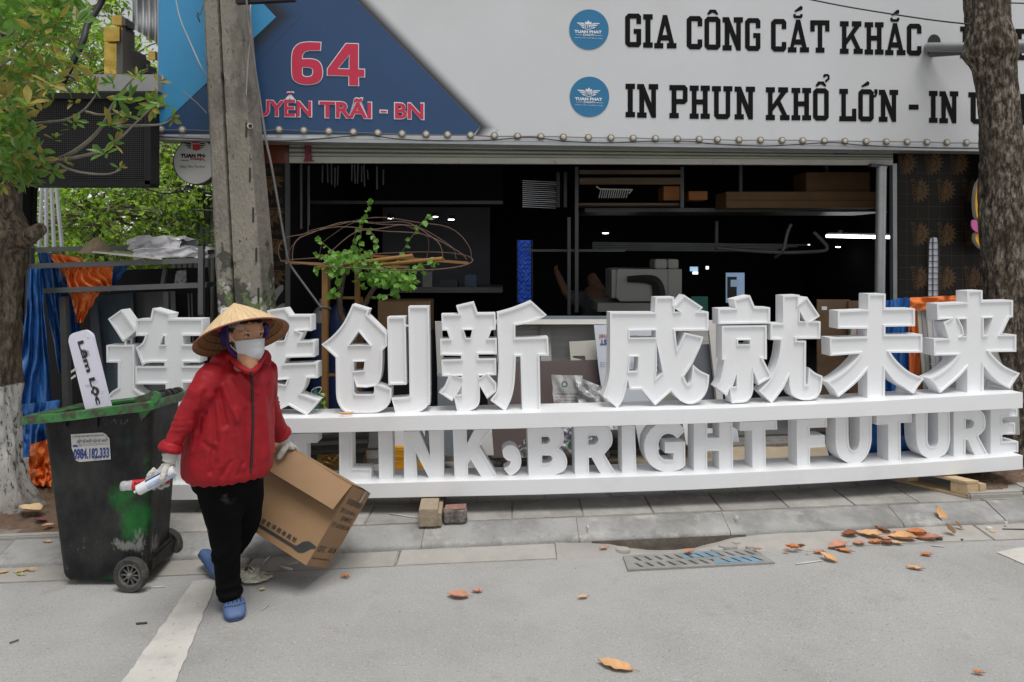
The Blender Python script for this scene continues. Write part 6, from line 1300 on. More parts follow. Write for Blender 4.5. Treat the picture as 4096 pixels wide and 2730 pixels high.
# corners in plan: near-left, near-right, far-right, far-left ; bottom and top
Bq = [(-2.474,3.985),(-2.010,3.985),(-2.03,4.33),(-2.47,4.33)]; Tq = [(-2.565,3.945),(-1.962,3.945),(-1.985,4.40),(-2.57,4.40)]
Zt = [.905,.985,.945,.86]; BZ = .03
def rring(Q, r, n=6, z=None):
    out = []
    for i in range(4):
        p, a, c = Vector((*Q[i],0)), Vector((*Q[i-1],0)), Vector((*Q[(i+1)%4],0))
        u = (a-p).normalized(); v = (c-p).normalized()
        for k in range(n+1):
            t = PI/2*k/n; q = p+u*r*(1-math.sin(t))+v*r*(1-math.cos(t))
            out.append(q)
    # densify straight runs
    res = []
    for i in range(len(out)):
        a, b = out[i], out[(i+1) % len(out)]; L_ = (b-a).length; m = max(1, int(L_/.025))
        res += [a+(b-a)*k/m for k in range(m)]
    return res
def ztop(p):
    u = (p.x-Tq[0][0])/(Tq[1][0]-Tq[0][0]); v = (p.y-3.945)/.455
    return (Zt[0]*(1-u)+Zt[1]*u)*(1-v)+(Zt[3]*(1-u)+Zt[2]*u)*v
base = rring(Tq, .05); nb = len(base)
def toq(p, t):      # map top-plan point to level t (0 bottom .. 1 top)
    u = (p.x-Tq[0][0])/(Tq[1][0]-Tq[0][0]); v = (p.y-Tq[0][1])/(Tq[3][1]-Tq[0][1])
    L_ = lambda Q: Vector((*Q[0],0))*(1-u)*(1-v)+Vector((*Q[1],0))*u*(1-v)+Vector((*Q[2],0))*u*v+Vector((*Q[3],0))*(1-u)*v
    q = L_(Bq)*(1-t)+L_(Tq)*t; q.z = BZ+(ztop(p)-BZ)*t; return q
mb = MB(); NL = 44
levels = [0]+[ (i/NL) for i in range(1, NL+1)]
for t in levels:
    for p in base:
        q = toq(p, t)
        if t < .04: c = toq(Vector((-2.26,4.17,0)), t); q = c+(q-c)*(.93+.07*math.sqrt(min(1, t/.04)))
        mb.v.append(tuple(q))
mb.f = [(i*nb+k, i*nb+(k+1) % nb, (i+1)*nb+(k+1) % nb, (i+1)*nb+k) for i in range(NL) for k in range(nb)]+[tuple(range(nb-1,-1,-1))]; mb.mi = [0]*len(mb.f)
body = mb.obj('body', m_bin, bn, smooth=50)
gv = []; sv = []
for v in body.data.vertices:
    p = v.co; x = CX+FPX*p.x/p.y; y = HY+FPX*(EYE-p.z)/p.y
    g = .0
    for (cx, cy, rx, ry, a) in ((540,2090,60,110,.50),(500,1985,70,60,.38),(590,2000,25,200,.30),(330,2335,120,16,.55),(205,1950,14,60,.2),(440,2320,60,40,.25),(510,1780,14,80,.26),(500,2260,60,60,.25),(205,1880,20,30,.18),(250,2335,25,20,.3)):
        g = max(g, a*math.exp(-((x-cx)/rx)**2-((y-cy)/ry)**2))
    s = .0
    for (cx, cy, rx, ry, a) in ((510,2185,45,22,.50),(560,2170,30,60,.34),(470,2175,30,16,.4),(620,2180,22,50,.35),(480,1690,60,22,.16),(330,2200,120,120,.05),(640,1800,14,160,.12),(600,2260,20,40,.3)):
        s = max(s, a*math.exp(-((x-cx)/rx)**2-((y-cy)/ry)**2))
    gv.append(g); sv.append(s)
for nm, vals in (('green', gv), ('scuff', sv)):
    at_ = body.data.attributes.new(nm, 'FLOAT', 'POINT'); at_.data.foreach_set('value', vals)
# dark sheet high in the bin, standing in for its shaded inside
mb = MB(); mb.add([toq(p, .82)+Vector((0,0,0)) for p in base], [tuple(range(nb))]); mb.obj('inner_shade', m_black, bn)
# rim: flange with downturned lip
mb = MB(); c0_ = Vector((-2.265,4.17,0)); prof = [(0,.0),(.05,.006),(.062,.0),(.064,-.042),(.057,-.042),(.054,-.012),(.0,-.014)]
rows = []
for (o, dz) in prof:
    for p in base:
        d = Vector((p.x-c0_.x, p.y-c0_.y, 0)); e = Vector((math.copysign(1,d.x)*min(1,abs(d.x)/.25)**3, math.copysign(1,d.y)*min(1,abs(d.y)/.2)**3, 0))
        ex = 1.35 if d.x < 0 else .35
        rows.append((p.x+e.x*o*ex, p.y+e.y*o, ztop(p)+dz+.045))
n_ = len(prof); mb.add(rows, [(i*nb+k, i*nb+(k+1) % nb, ((i+1) % n_)*nb+(k+1) % nb, ((i+1) % n_)*nb+k) for i in range(n_) for k in range(nb)])
mb.obj('rim', m_rimg, bn, smooth=50)
# reinforcing ribs below the rim
for x in (265,389):
    mb = MB(); p = at(x,1655,3.943); mb.box(p+Vector((0,.0,-.03)), (.012,.02,.085)); mb.obj('rib', m_bin, bn)
# handle bar with hinge lugs
mb = MB(); h0, h1 = at(614,1590,3.96), at(712,1571,4.46); mb.tube([h0, h1], .021, 16); mb.obj('handle', m_bin, bn, smooth=50)
for t, w in ((.0,.05),(.42,.05),(.62,.05),(.95,.06)):
    mb = MB(); p = h0+(h1-h0)*t; d = (h1-h0).normalized()
    mb.tube([p-d*w/2, p+d*w/2], .034, 16); mb.tube([p-d*w/2, p-d*(w/2+.002)], .014, 12)
    mb.add([p+d*w/2+Vector(v) for v in ((-.10,0,.0),(0,0,.03),(.02,0,-.03),(-.06,0,-.13))]+[p-d*w/2+Vector(v) for v in ((-.10,0,.0),(0,0,.03),(.02,0,-.03),(-.06,0,-.13))], [(0,1,2,3),(7,6,5,4),(0,4,5,1),(1,5,6,2),(2,6,7,3),(3,7,4,0)])
    mb.obj('hinge_lug', m_rimg if t < .2 else m_bin, bn, smooth=40)
# wheels
m_tyre = M('tyre_rubber', (.045,.043,.04), .85, .25, 14, .2, 60, dirt=((.17,.15,.11),.7,9,.5,.66)); m_hub = M('hub_plastic', (.13,.128,.12), .6, .2, 10)
def wheel(c, r, ax, lab=None):
    R = ax.to_track_quat('Z','Y').to_matrix()
    mb = MB(); mb.lathe([(r*.70,-.022),(r*.93,-.024),(r,-.014),(r,.014),(r*.93,.024),(r*.70,.022),(r*.68,0),(r*.70,-.022)], c, 36, R, cap=False); w = mb.obj('wheel', m_tyre, bn, smooth=40)
    mb = MB(); mb.lathe([(r*.71,-.018),(r*.60,-.020),(r*.58,-.006),(r*.58,.012),(r*.71,.016)], c, 36, R, cap=False); mb.obj('wheel_rim', m_hub, w, smooth=40)
    mb = MB(); mb.lathe([(0,-.030),(r*.10,-.030),(r*.16,-.022),(r*.16,.01),(0,.01)], c, 18, R, cap=False); mb.obj('hub', m_hub, w, smooth=40)
    mb = MB(); mb.lathe([(0,.008),(r*.60,.008)], c, 24, R, cap=False); mb.obj('disc', m_black, w)
    for k in range(10):
        a = 2*PI*k/10; d = R @ Vector((math.cos(a), math.sin(a), 0)); n = R @ Vector((0,0,-1))
        mb = MB(); mb.bar(Vector(c)+d*r*.13+n*.006, Vector(c)+d*r*.61+n*.004, .007, .012, n); mb.obj('spoke', m_hub, w)
axl = Vector((.10,1,0)).normalized()
wn = at(525,2279,3.925); wheel(Vector((wn.x,wn.y,.0925)), .0925, axl)
wf = at(668,2197,4.33); wheel(Vector((wf.x,wf.y,.093+.0)), .0925, axl)
mb = MB(); mb.tube([Vector((wn.x,wn.y+.02,.0925)), Vector((wf.x,wf.y,.0925))], .011, 10); mb.obj('axle', m_hub, bn)
mb = MB(); mb.hexa([(-2.10,4.0,.06),(-1.99,4.0,.07),(-2.0,4.30,.07),(-2.10,4.30,.06),(-2.10,4.0,.13),(-1.985,4.0,.15),(-1.99,4.30,.15),(-2.10,4.30,.13)]); mb.obj('axle_housing', m_bin, bn, bevel=.01)
# sticker on the near face
def onbin(x, y, d=.004):
    Y = 3.96
    for _ in range(6): 
        z = EYE-(y-HY)/FPX*Y; Y = 3.985+(3.945-3.985)*(z-BZ)/.9
    return at(x, y, Y-d)
st_pts = [(283,1738.5),(409,1731),(426,1739),(438,1756),(443,1838),(318,1849),(302,1843),(302,1832),(287,1795)]
mb = MB(); mb.flat([st_pts], lambda x, y: onbin(x,y,.003)); stk = mb.obj('sticker', M('sticker_paper',(.55,.54,.52),.6,.08,20,dirt=((.25,.22,.18),.7,26,.56,.68)), bn)
m_sb = M('sticker_blue_ink', srgb('#2b3f86'), .5, .1, 6); m_sg = M('sticker_grey_ink', (.06,.07,.11), .6, .2, 10)
def stx(x0,y0,x1,y1,h): return lambda u, v: onbin(x0+(x1-x0)*u, y0+(y1-y0)*u-h*v, .0055)
mb = MB(); add_text(mb, '0984.182.333', stx(294,1840,436,1833,43), .035); mb.obj('phone_number', m_sb, stk)
mb = MB(); add_text(mb, 'C.TY VỆ SINH MÔI TRƯỜNG ĐÔ', stx(291,1753,415,1747,10), .008); mb.obj('print_line', m_sg, stk)
mb = MB(); add_text(mb, 'HÚT BỂ PHỐT GIÁ RẺ NHẤT', stx(308,1774,432,1768,18), .012); mb.obj('print_line', m_sg, stk)
mb = MB(); add_text(mb, 'THÔNG TẮC WC - HỆ THỐNG NƯỚC THẢI - PHỤC VỤ 24/24', stx(314,1788,434,1781,7), 0); mb.obj('print_line', m_sg, stk)
mb = MB(); mb.flat([[(291,1782),(304,1780),(312,1785),(311,1789),(291,1789)]], lambda x, y: onbin(x,y,.0055)); mb.obj('truck_print', m_sb, stk)
mb = MB(); mb.flat([[(313,1778.5),(434,1772),(434,1773),(313,1779.5)]], lambda x, y: onbin(x,y,.0055)); mb.obj('rule_line', m_sg, stk)
# white offcut with cut-out lettering standing in the bin
kz = 200/922
zc = lambda p: [(260+kz*u, 1300+kz*v) for u, v in p]
def wy(x, y): return at(x, y, 4.12+.0002*(1650-y))
out = [(v.x, v.y) for v in catmull([Vector((*q,0)) for q in zc([(62,310),(80,215),(140,160),(250,125),(360,98),(440,140),(495,200),(520,310)])], 4)]+zc([(805,1450),(900,1800),(450,1800),(355,1490)])
m_wp = M('white_offcut', (.62,.61,.70), .5, .05, 5, dirt=((.3,.3,.33),.6,16,.6,.68))
mb = MB(); A = [wy(*p) for p in out]; B = [p+Vector((.004,.02,0)) for p in A]; n_ = len(A)
mb.add(A+B, [tuple(range(n_)), tuple(range(2*n_-1,n_-1,-1))]+[(i,(i+1)%n_,n_+(i+1)%n_,n_+i) for i in range(n_)])
wo_ = mb.obj('sign_offcut', m_wp, label='white plastic offcut with cut-out lettering standing in the bin', cat='offcut')
def zt_(u, v):      # lettering runs downwards, letter tops towards the right
    x0, y0 = 205, 320; x1, y1 = 560, 1480
    w = 165
    return wy(260+kz*(x0+(x1-x0)*u+w*v), 1300+kz*(y0+(y1-y0)*u-w*.28*v))-Vector((0,.004,0))
mb = MB(); add_text(mb, 'Lẫm Lộc', zt_, .04); mb.obj('cut_lettering', m_black, wo_)
for v0 in (810,930):
    mb = MB(); mb.add([wy(*q)-Vector((0,.006,0)) for q in zc([(120,v0+40),(200,v0-20),(215,v0+20),(125,v0+80)])], [(0,1,2,3)]); mb.obj('tape_tab', m_cream, wo_)
# ================================================================== woman with conical hat
from mathutils.bvhtree import BVHTree
def fuse(mb, voxel, iters=8, factor=.5, name='fused'):
    me = bpy.data.meshes.new(name); me.from_pydata(mb.v, [], mb.f)
    bm = bmesh.new(); bm.from_mesh(me); bmesh.ops.recalc_face_normals(bm, faces=bm.faces); bm.to_mesh(me); bm.free()
    o = bpy.data.objects.new(name, me); COL.objects.link(o)
    r = o.modifiers.new('remesh', 'REMESH'); r.mode = 'VOXEL'; r.voxel_size = voxel
    s = o.modifiers.new('smooth', 'SMOOTH'); s.iterations = iters; s.factor = factor
    bpy.context.view_layer.update()
    out = bpy.data.meshes.new_from_object(o.evaluated_get(bpy.context.evaluated_depsgraph_get()))
    bpy.data.objects.remove(o); bpy.data.meshes.remove(me)
    return out
def loft(mb, rings, n=20, p=2.0):
    """rings: (centre, half axis a, half axis b) -> closed tube of super-ellipses"""
    vs = []
    for c, a, b in rings:
        for k in range(n):
            t = 2*PI*k/n; cs, sn = math.cos(t), math.sin(t)
            vs.append(c+a*(math.copysign(abs(cs)**(2/p), cs))+b*(math.copysign(abs(sn)**(2/p), sn)))
    N = len(rings)
    return mb.add(vs, [(i*n+k, i*n+(k+1) % n, (i+1)*n+(k+1) % n, (i+1)*n+k) for i in range(N-1) for k in range(n)]+[tuple(range(n-1,-1,-1)), tuple((N-1)*n+k for k in range(n))])
def verts(me):
    a = np.empty(len(me.vertices)*3); me.vertices.foreach_get('co', a); return a.reshape(-1,3)
def norms(me):
    a = np.empty(len(me.vertices)*3); me.vertices.foreach_get('normal', a); return a.reshape(-1,3)
def displace(me, fn):
    V = verts(me); Nn = norms(me); d = np.array([fn(Vector(v), Vector(n)) for v, n in zip(V, Nn)])
    me.vertices.foreach_set('co', (V+Nn*d[:,None]).ravel()); me.update()
def finish(me, mat, name, parent, **kw):
    me.materials.clear(); me.materials.append(mat); me.polygons.foreach_set('use_smooth', [True]*len(me.polygons))
    return link(name, me, parent, **kw)
wm = empty('person', at(930,2440,3.72), label='woman in conical hat, mask and red jacket, carrying a carton', cat='person')
Z = Vector((0,0,1))
TF = Vector((.57,-.82,0)).normalized(); TS = Vector((.82,.57,0)).normalized()     # torso facing, and her left
def rg(x, y, Y, a, b): return (at(x,y,Y), TS*a, TF*b)
# ---- jacket
J = MB()
loft(J, [rg(914,1900,3.66,.150,.125), rg(912,1903,3.66,.196,.160), rg(911,1880,3.66,.214,.172), rg(912,1830,3.66,.218,.175), rg(914,1760,3.66,.214,.168), rg(922,1680,3.66,.206,.158), rg(932,1590,3.66,.200,.146), rg(945,1520,3.66,.190,.128), rg(953,1485,3.665,.165,.108), rg(958,1466,3.68,.135,.082), rg(962,1452,3.70,.10,.055)], 28, 2.3)
J.tube([at(962,1458,3.70), at(915,1462,3.64), at(862,1478,3.585)], [.055,.062,.066], 14); J.tube([at(980,1455,3.72), at(1030,1462,3.745), at(1050,1480,3.765)], [.05,.055,.06], 14)
RA = [(862,1490,3.575,.066),(836,1520,3.53,.071),(806,1575,3.49,.064),(766,1635,3.475,.057),(736,1688,3.46,.050),(708,1740,3.445,.043),(691,1778,3.43,.040),(679,1806,3.425,.040)]
def arm(mb, L_, n=16):
    P = [at(x,y,Y) for x, y, Y, r in L_]; mb.tube(P, [q[3] for q in L_], n)
arm(J, RA)
LA = [(1048,1478,3.76,.075),(1060,1520,3.80,.066),(1066,1580,3.86,.058),(1078,1640,3.93,.054),(1100,1695,4.0,.050),(1122,1732,4.05,.050)]
arm(J, LA)
# collapsed hood / collar
hood = [(922,1424,3.59),(938,1450,3.545),(968,1474,3.515),(1003,1489,3.515),(1030,1470,3.56),(1047,1440,3.63),(1052,1416,3.70),(1020,1400,3.80),(970,1400,3.80),(925,1408,3.72),(915,1418,3.62)]
hp = catmull([at(*p) for p in hood], 4, True)
J.tube(hp+[hp[0]], .0125, 8)
J.tube(catmull([at(*p) for p in ((905,1432,3.66),(900,1445,3.74),(930,1450,3.85),(980,1445,3.86),(1030,1440,3.83),(1055,1430,3.75))], 4), .045, 10)
jm = fuse(J, .0075, 9, .5, 'jacket')
armP = [at(x,y,Y) for x, y, Y, r in RA]; armQ = [at(x,y,Y) for x, y, Y, r in LA]
def along(P, v):
    best = (9, 0, 0); acc = 0
    for a, b in zip(P, P[1:]):
        d = b-a; t = max(0, min(1, (v-a).dot(d)/d.length_squared)); q = a+d*t; ds = (v-q).length
        if ds < best[0]: best = (ds, acc+d.length*t, 0)
        acc += d.length
    return best[0], best[1]
def crease(v, a, b, w):      # distance falloff to a segment
    d = b-a; t = max(0, min(1, (v-a).dot(d)/d.length_squared)); q = a+d*t
    return math.exp(-((v-q).length/w)**2)
px = lambda x, y, Y=3.5: at(x, y, Y)
CRE = [((880,1560),(905,1700),.012,-.011),((895,1540),(940,1690),.012,.010),((860,1600),(870,1760),.014,-.010),((930,1520),(985,1620),.011,-.008),((945,1500),(1000,1590),.010,.007),((960,1500),(1000,1560),.008,-.006),
       ((1035,1560),(1050,1850),.010,-.010),((1022,1520),(1030,1860),.012,.008),((1050,1600),(1055,1880),.008,.007),((940,1640),(960,1880),.018,.008),((975,1650),(985,1890),.014,-.007),((900,1720),(890,1860),.016,.008),((870,1780),(850,1880),.014,-.008),((830,1760),(870,1800),.012,-.006),
       ((900,1895),(920,1850),.010,-.007),((950,1905),(960,1860),.010,-.007),((860,1880),(875,1840),.010,-.006),((820,1640),(800,1720),.014,-.012),((845,1560),(825,1650),.014,-.012),((795,1680),(775,1800),.014,.006)]
CREW = [(px(a[0],a[1],3.52), px(b[0],b[1],3.50), w*.85, d*1.15) for a, b, w, d in CRE]
def jd(v, n):
    d = 0.0
    da, sa = along(armP, v); db, sb = along(armQ, v)
    if da < .10 and sa > .05:
        k = min(1, (sa-.05)/.1)*max(0, min(1, (.115-da)/.03))
        ph = sa*62+7*mnoise.noise(v*7)+v.x*26+v.y*30; r_ = 1-abs(math.sin(ph)); d += k*(.0065*(r_*r_-.3)*max(0,.45+1.1*mnoise.noise(v*6+Vector((3,1,2))))+.004*mnoise.noise(v*20))
    if db < .09 and sb > .05:
        k = min(1, (sb-.05)/.1)
        r_ = 1-abs(math.sin(sb*60+6*mnoise.noise(v*7)+v.x*25)); d += k*.007*(r_*r_-.3)*(.6+.7*mnoise.noise(v*6))
    d += .004*mnoise.noise(Vector((v.x*9,v.y*9,v.z*2.5)))+.003*(1-2*abs(mnoise.noise(Vector((v.x*16,v.y*16,v.z*4)))))
    if v.y < 3.75:
        for a, b, w, dd in CREW:
            u = Vector((v.x, 3.51, v.z)); d += dd*crease(u, Vector((a.x,3.51,a.z)), Vector((b.x,3.51,b.z)), w)
    # elastic hem gather
    hz = v.z-at(912,1895,3.66).z
    if hz < .06 and da > .1: d += .0028*math.sin(math.atan2(v.y-3.66, v.x-at(912,1895,3.66).x)*23+3*mnoise.noise(v*8))*(1-hz/.06)
    return d
displace(jm, jd)
m_jack = M('red_jacket', srgb('#97141f'), .58, .10, 14, .22, 30, spec=.3, dirt=((.10,.008,.014),.35,5,.5,.75))
jac = finish(jm, m_jack, 'jacket', wm)
BV = BVHTree.FromPolygons([v.co for v in jm.vertices], [tuple(p.vertices) for p in jm.polygons])
EYEP = Vector((0,0,EYE))
def snap(x, y, d=.003, bv=None):
    dr = (at(x,y,4)-EYEP).normalized(); h = (bv or BV).ray_cast(EYEP, dr)
    return (h[0]-dr*d) if h[0] is not None else at(x,y,3.5)
# zip
zp = catmull([Vector((x,y,0)) for x, y in ((1003,1486),(1008,1530),(1010,1600),(1012,1680),(1010,1750),(1007,1830),(1003,1890))], 8)
mb = MB(); mb.tube([snap(p.x,p.y,.001) for p in zp], .0065, 6); mb.obj('zip', M('zip_dark',(.018,.012,.014),.5,.2,30), jac, smooth=True)
# rolled cuffs
for P, r, nm in ((((690,1772,3.437),(683,1790,3.43),(674,1812,3.425)),.051,'cuff'),(((1112,1716,4.03),(1122,1735,4.05),(1128,1748,4.06)),.054,'cuff')):
    c = MB(); a, m_, b = [at(*q) for q in P]; d = (b-a).normalized(); o = d.orthogonal().normalized(); w = d.cross(o)
    for s_, rr in ((-.5,.9),(.45,1.0)):
        ce = m_+d*.018*s_; ring = [ce+(o*math.cos(t)+w*math.sin(t))*r*rr*.82 for t in [2*PI*i/20 for i in range(21)]]; c.tube(ring, .017, 8)
    c.tube([a, b], r*.80, 16)
    cm = fuse(c, .006, 6, .5, nm); displace(cm, lambda v, n: .004*mnoise.noise(v*30)+.002*mnoise.noise(v*70)); finish(cm, m_jack, nm, jac)
# ---- trousers
T = MB()
loft(T, [rg(908,1860,3.68,.165,.125), rg(906,1900,3.68,.175,.135), rg(908,1945,3.68,.165,.13)], 24, 2.2)
FL = [(880,1900,3.655,.118),(884,1977,3.645,.112),(893,2060,3.645,.094),(899,2120,3.65,.080),(905,2180,3.665,.070),(909,2250,3.69,.063),(912,2320,3.71,.060),(920,2394,3.725,.064)]
BL = [(962,1905,3.74,.112),(978,1990,3.79,.098),(975,2075,3.87,.090),(952,2140,3.96,.080),(918,2200,4.06,.068),(880,2240,4.13,.060)]
arm(T, FL, 20); arm(T, BL, 20)
tm_ = fuse(T, .0095, 8, .5, 'trousers')
legP = [at(x,y,Y) for x, y, Y, r in FL]
def td(v, n):
    da, sa = along(legP, v); d = .005*mnoise.noise(Vector((v.x*9,v.y*9,v.z*3.5)))
    k = math.exp(-((sa-.36)/.10)**2)+1.3*max(0, (sa-.52)/.12)
    d += .007*k*math.sin(sa*70+8*mnoise.noise(v*6)+v.x*22)*(.6+.6*mnoise.noise(v*8))
    return d
displace(tm_, td)
m_trs = M('black_trousers', (.0045,.0045,.005), .9, .25, 8, .5, 14, spec=.08, dirt=((.10,.095,.08),.55,7,.64,.74))
trs = finish(tm_, m_trs, 'trousers', wm)
# ---- skin: head, neck and the body inside the clothes, one surface
HC = at(984,1338,3.655); HF = Vector((.73,-.68,-.06)).normalized(); HS = Vector((.68,.73,0)).normalized(); HU = HS.cross(HF); HU = -HU if HU.z < 0 else HU
K = MB()
hr = [(-.112,.048,.022,.022),(-.098,.040,.048,.042),(-.07,.024,.074,.058),(-.03,.008,.090,.067),(.02,.0,.097,.074),(.06,-.005,.095,.073),(.09,-.010,.072,.055),(.108,-.012,.03,.028)]
loft(K, [(HC+HU*z+HF*o, HS*w, HF*d) for z, o, d, w in hr], 24)
K.tube([HC+HF*.085+HU*.012, HC+HF*.100-HU*.018, HC+HF*.106-HU*.036, HC+HF*.094-HU*.042], [.010,.012,.014,.009], 10)      # nose
for s_ in (-1,1):
    K.tube([HC+HF*.080+HS*.020*s_+HU*.030, HC+HF*.078+HS*.044*s_+HU*.028, HC+HF*.058+HS*.060*s_+HU*.018], [.010,.010,.008], 8)   # brow ridge
    K.tube([HC+HF*.058+HS*.036*s_-HU*.026, HC+HF*.042+HS*.050*s_-HU*.024], [.020,.016], 8)   # cheek
    e = HC+HS*.074*s_-HF*.006-HU*.012
    ring = [e+HS*.010*s_+HU*.028*math.cos(t)-HF*(.016*math.sin(t)+.008)-HF*.002 for t in [2*PI*i/16 for i in range(17)]]
    K.tube(ring, .0055, 7); K.tube([e-HU*.02, e+HU*.018], [.010,.014], 8)
K.tube([HC-HU*.06-HF*.01, at(975,1425,3.66), at(978,1470,3.64), at(975,1530,3.66)], [.058,.056,.06,.075], 18)
K.tube([at(984,1425,3.615), at(992,1445,3.59), at(1001,1470,3.560), at(1004,1484,3.535)], [.052,.050,.038,.012], 16)
K.tube([at(955,1530,3.70), at(920,1700,3.67), at(908,1900,3.68)], [.075,.10,.11], 16)
K.tube([at(935,1520,3.69)]+armP[1:], [.035]+[q[3]*.55 for q in RA[1:]], 10); K.tube([at(995,1520,3.73)]+armQ[1:], [.035]+[q[3]*.55 for q in LA[1:]], 10)
K.tube([at(900,1900,3.67)]+legP[1:]+[at(925,2415,3.74)], [.09]+[q[3]*.6 for q in FL[1:]]+[.035], 10); K.tube([at(950,1900,3.72)]+[at(x,y,Y) for x, y, Y, r in BL[1:]]+[at(855,2262,4.15)], [.09]+[q[3]*.6 for q in BL[1:]]+[.032], 10)
km = fuse(K, .0052, 4, .5, 'body')
m_skin = M('skin', srgb('#b98a6b'), .55, .08, 20, .06, 200, spec=.35)
m_skin.node_tree.nodes['Principled BSDF'].inputs['Subsurface Weight'].default_value = .12; m_skin.node_tree.nodes['Principled BSDF'].inputs['Subsurface Radius'].default_value = (.012,.005,.003)
bod = finish(km, m_skin, 'body', wm)
# eyes
m_eyew = M('eye_white', (.55,.53,.50), .3, .03, 10); m_iris = M('iris', (.015,.010,.008), .2, .1, 10); m_hair = M('black_hair', (.012,.010,.010), .5, .3, 40, .3, 200, stretch=(1,1,.2))
for s_ in (-1,1):
    e = HC+HF*.079+HS*.031*s_+HU*.008; R = (HF+HS*.25*s_).to_track_quat('Z','Y').to_matrix()
    mb = MB(); vs = [(.013,-.004),(.012,.003),(.008,.007),(0,.009)]; mb.lathe(vs, e, 16, R @ Matrix.Diagonal((1,.55,1)), cap=False); ew = mb.obj('eye', m_eyew, bod, smooth=True)
    mb = MB(); mb.lathe([(.0055,.0075),(.004,.010),(0,.0108)], e, 12, R, cap=False); mb.obj('iris', m_iris, ew, smooth=True)
    mb = MB(); mb.tube([HC+HF*.088+HS*.016*s_+HU*.030, HC+HF*.084+HS*.036*s_+HU*.032, HC+HF*.066+HS*.054*s_+HU*.024], [.0024,.0034,.0016], 6); mb.obj('eyebrow', m_hair, bod)
    mb = MB(); mb.tube([e+HS*.017*s_-HF*.002, e+HS*.008*s_+HU*.006+HF*.008, e-HS*.006*s_+HU*.005+HF*.009, e-HS*.014*s_+HF*.005], .0022, 6); mb.obj('eyelash', m_hair, bod, smooth=True); mb = MB(); mb.tube([e+HS*.015*s_+HU*.006-HF*.002, e+HU*.013+HF*.008, e-HS*.014*s_+HU*.006+HF*.005], .0034, 6); mb.obj('eyelid', m_skin, bod, smooth=True)
# hair cap and transparent hood
Hh = MB(); loft(Hh, [(HC+HU*z-HF*o, HS*w, HF*d) for z, o, d, w in ((-.09,.045,.05,.05),(-.05,.04,.075,.068),(.0,.028,.090,.080),(.035,.02,.093,.081),(.065,.015,.100,.080),(.10,.012,.07,.055),(.116,.012,.03,.03))], 24)
hm = fuse(Hh, .006, 5, .5, 'hair'); displace(hm, lambda v, n: .004*mnoise.noise(Vector((v.x*40,v.y*40,v.z*12)))); finish(hm, m_hair, 'hair', wm)
m_clear = M('clear_hood_film', (.65,.65,.68), .15, .15, 10, .6, 40, alpha=.38, coat=.5)
mb = MB()
def hf(u, v):
    a = -1.9+3.8*u; z = .030+.055*v; w = .088*(1-.25*v); dd = .110*(1-.3*v); k = .006*mnoise.noise(Vector((u*14,v*6,1)))
    return HC+HU*(z+.012*math.sin(u*9))+HS*math.sin(a)*(w+k)+HF*(math.cos(a)*(dd+k)-.012)
mb.grid(hf, 40, 8); mb.obj('hood_film', m_clear, wm, smooth=True)
# ---- mask
m_mask = M('mask_fabric', (.60,.62,.64), .75, .03, 8, .05, 200)
def mf(u, v):      # u across the face, v from nose bridge to chin
    a = (u*2-1)*1.22
    top = -.004-.020*abs(u*2-1)**1.6; bot = -.122+.042*abs(u*2-1)**2.2
    z = top+(bot-top)*v
    prot = .026*math.sin(PI*min(1,v*1.0+.06))**.7*(1-abs(u*2-1)**2)+.014*(1-v)*(1-abs(u*2-1)*1.2 if abs(u*2-1) < .83 else 0)
    dd = .106+prot; w = .081
    wob = .0025*math.sin(v*9+u*3)
    seam = -.004*math.exp(-((v-.36)/.03)**2)
    return HC+HU*z+HS*(math.sin(a)*w*(1-.12*v))+HF*(math.cos(a)*(dd+seam)*(1-.10*v*v)+.020*v*.6+wob)
mb = MB(); mb.grid(mf, 28, 22); msk = mb.obj('mask', m_mask, wm, smooth=True)
ear = HC-HS*.084-HF*.012
for p, q in ((mf(.015,.12), ear+HU*.012), (mf(.03,.85), ear-HU*.035)):
    mb = MB(); mb.tube([p, (p+q)/2-HS*.006, q], .0022, 6); mb.obj('ear_loop', m_mask, msk)
# ---- scarf strap and cloth inside the hat
m_pur = M('purple_cloth', srgb('#2a1258'), .7, .2, 14, .2, 60); m_redc = M('red_cloth', srgb('#a8121e'), .7, .2, 14, .2, 60)
mb = MB(); mb.tube(catmull([HC-HS*.088-HF*.02+HU*.05, HC-HS*.088+HF*.0-HU*.055, HC-HS*.060+HF*.055-HU*.105, HC+HF*.088-HU*.132, HC+HS*.035+HF*.080-HU*.122, HC+HS*.072+HF*.03-HU*.07], 6), [.010]*6+[.011]*25, 8); mb.obj('chin_strap', m_pur, wm, smooth=True)
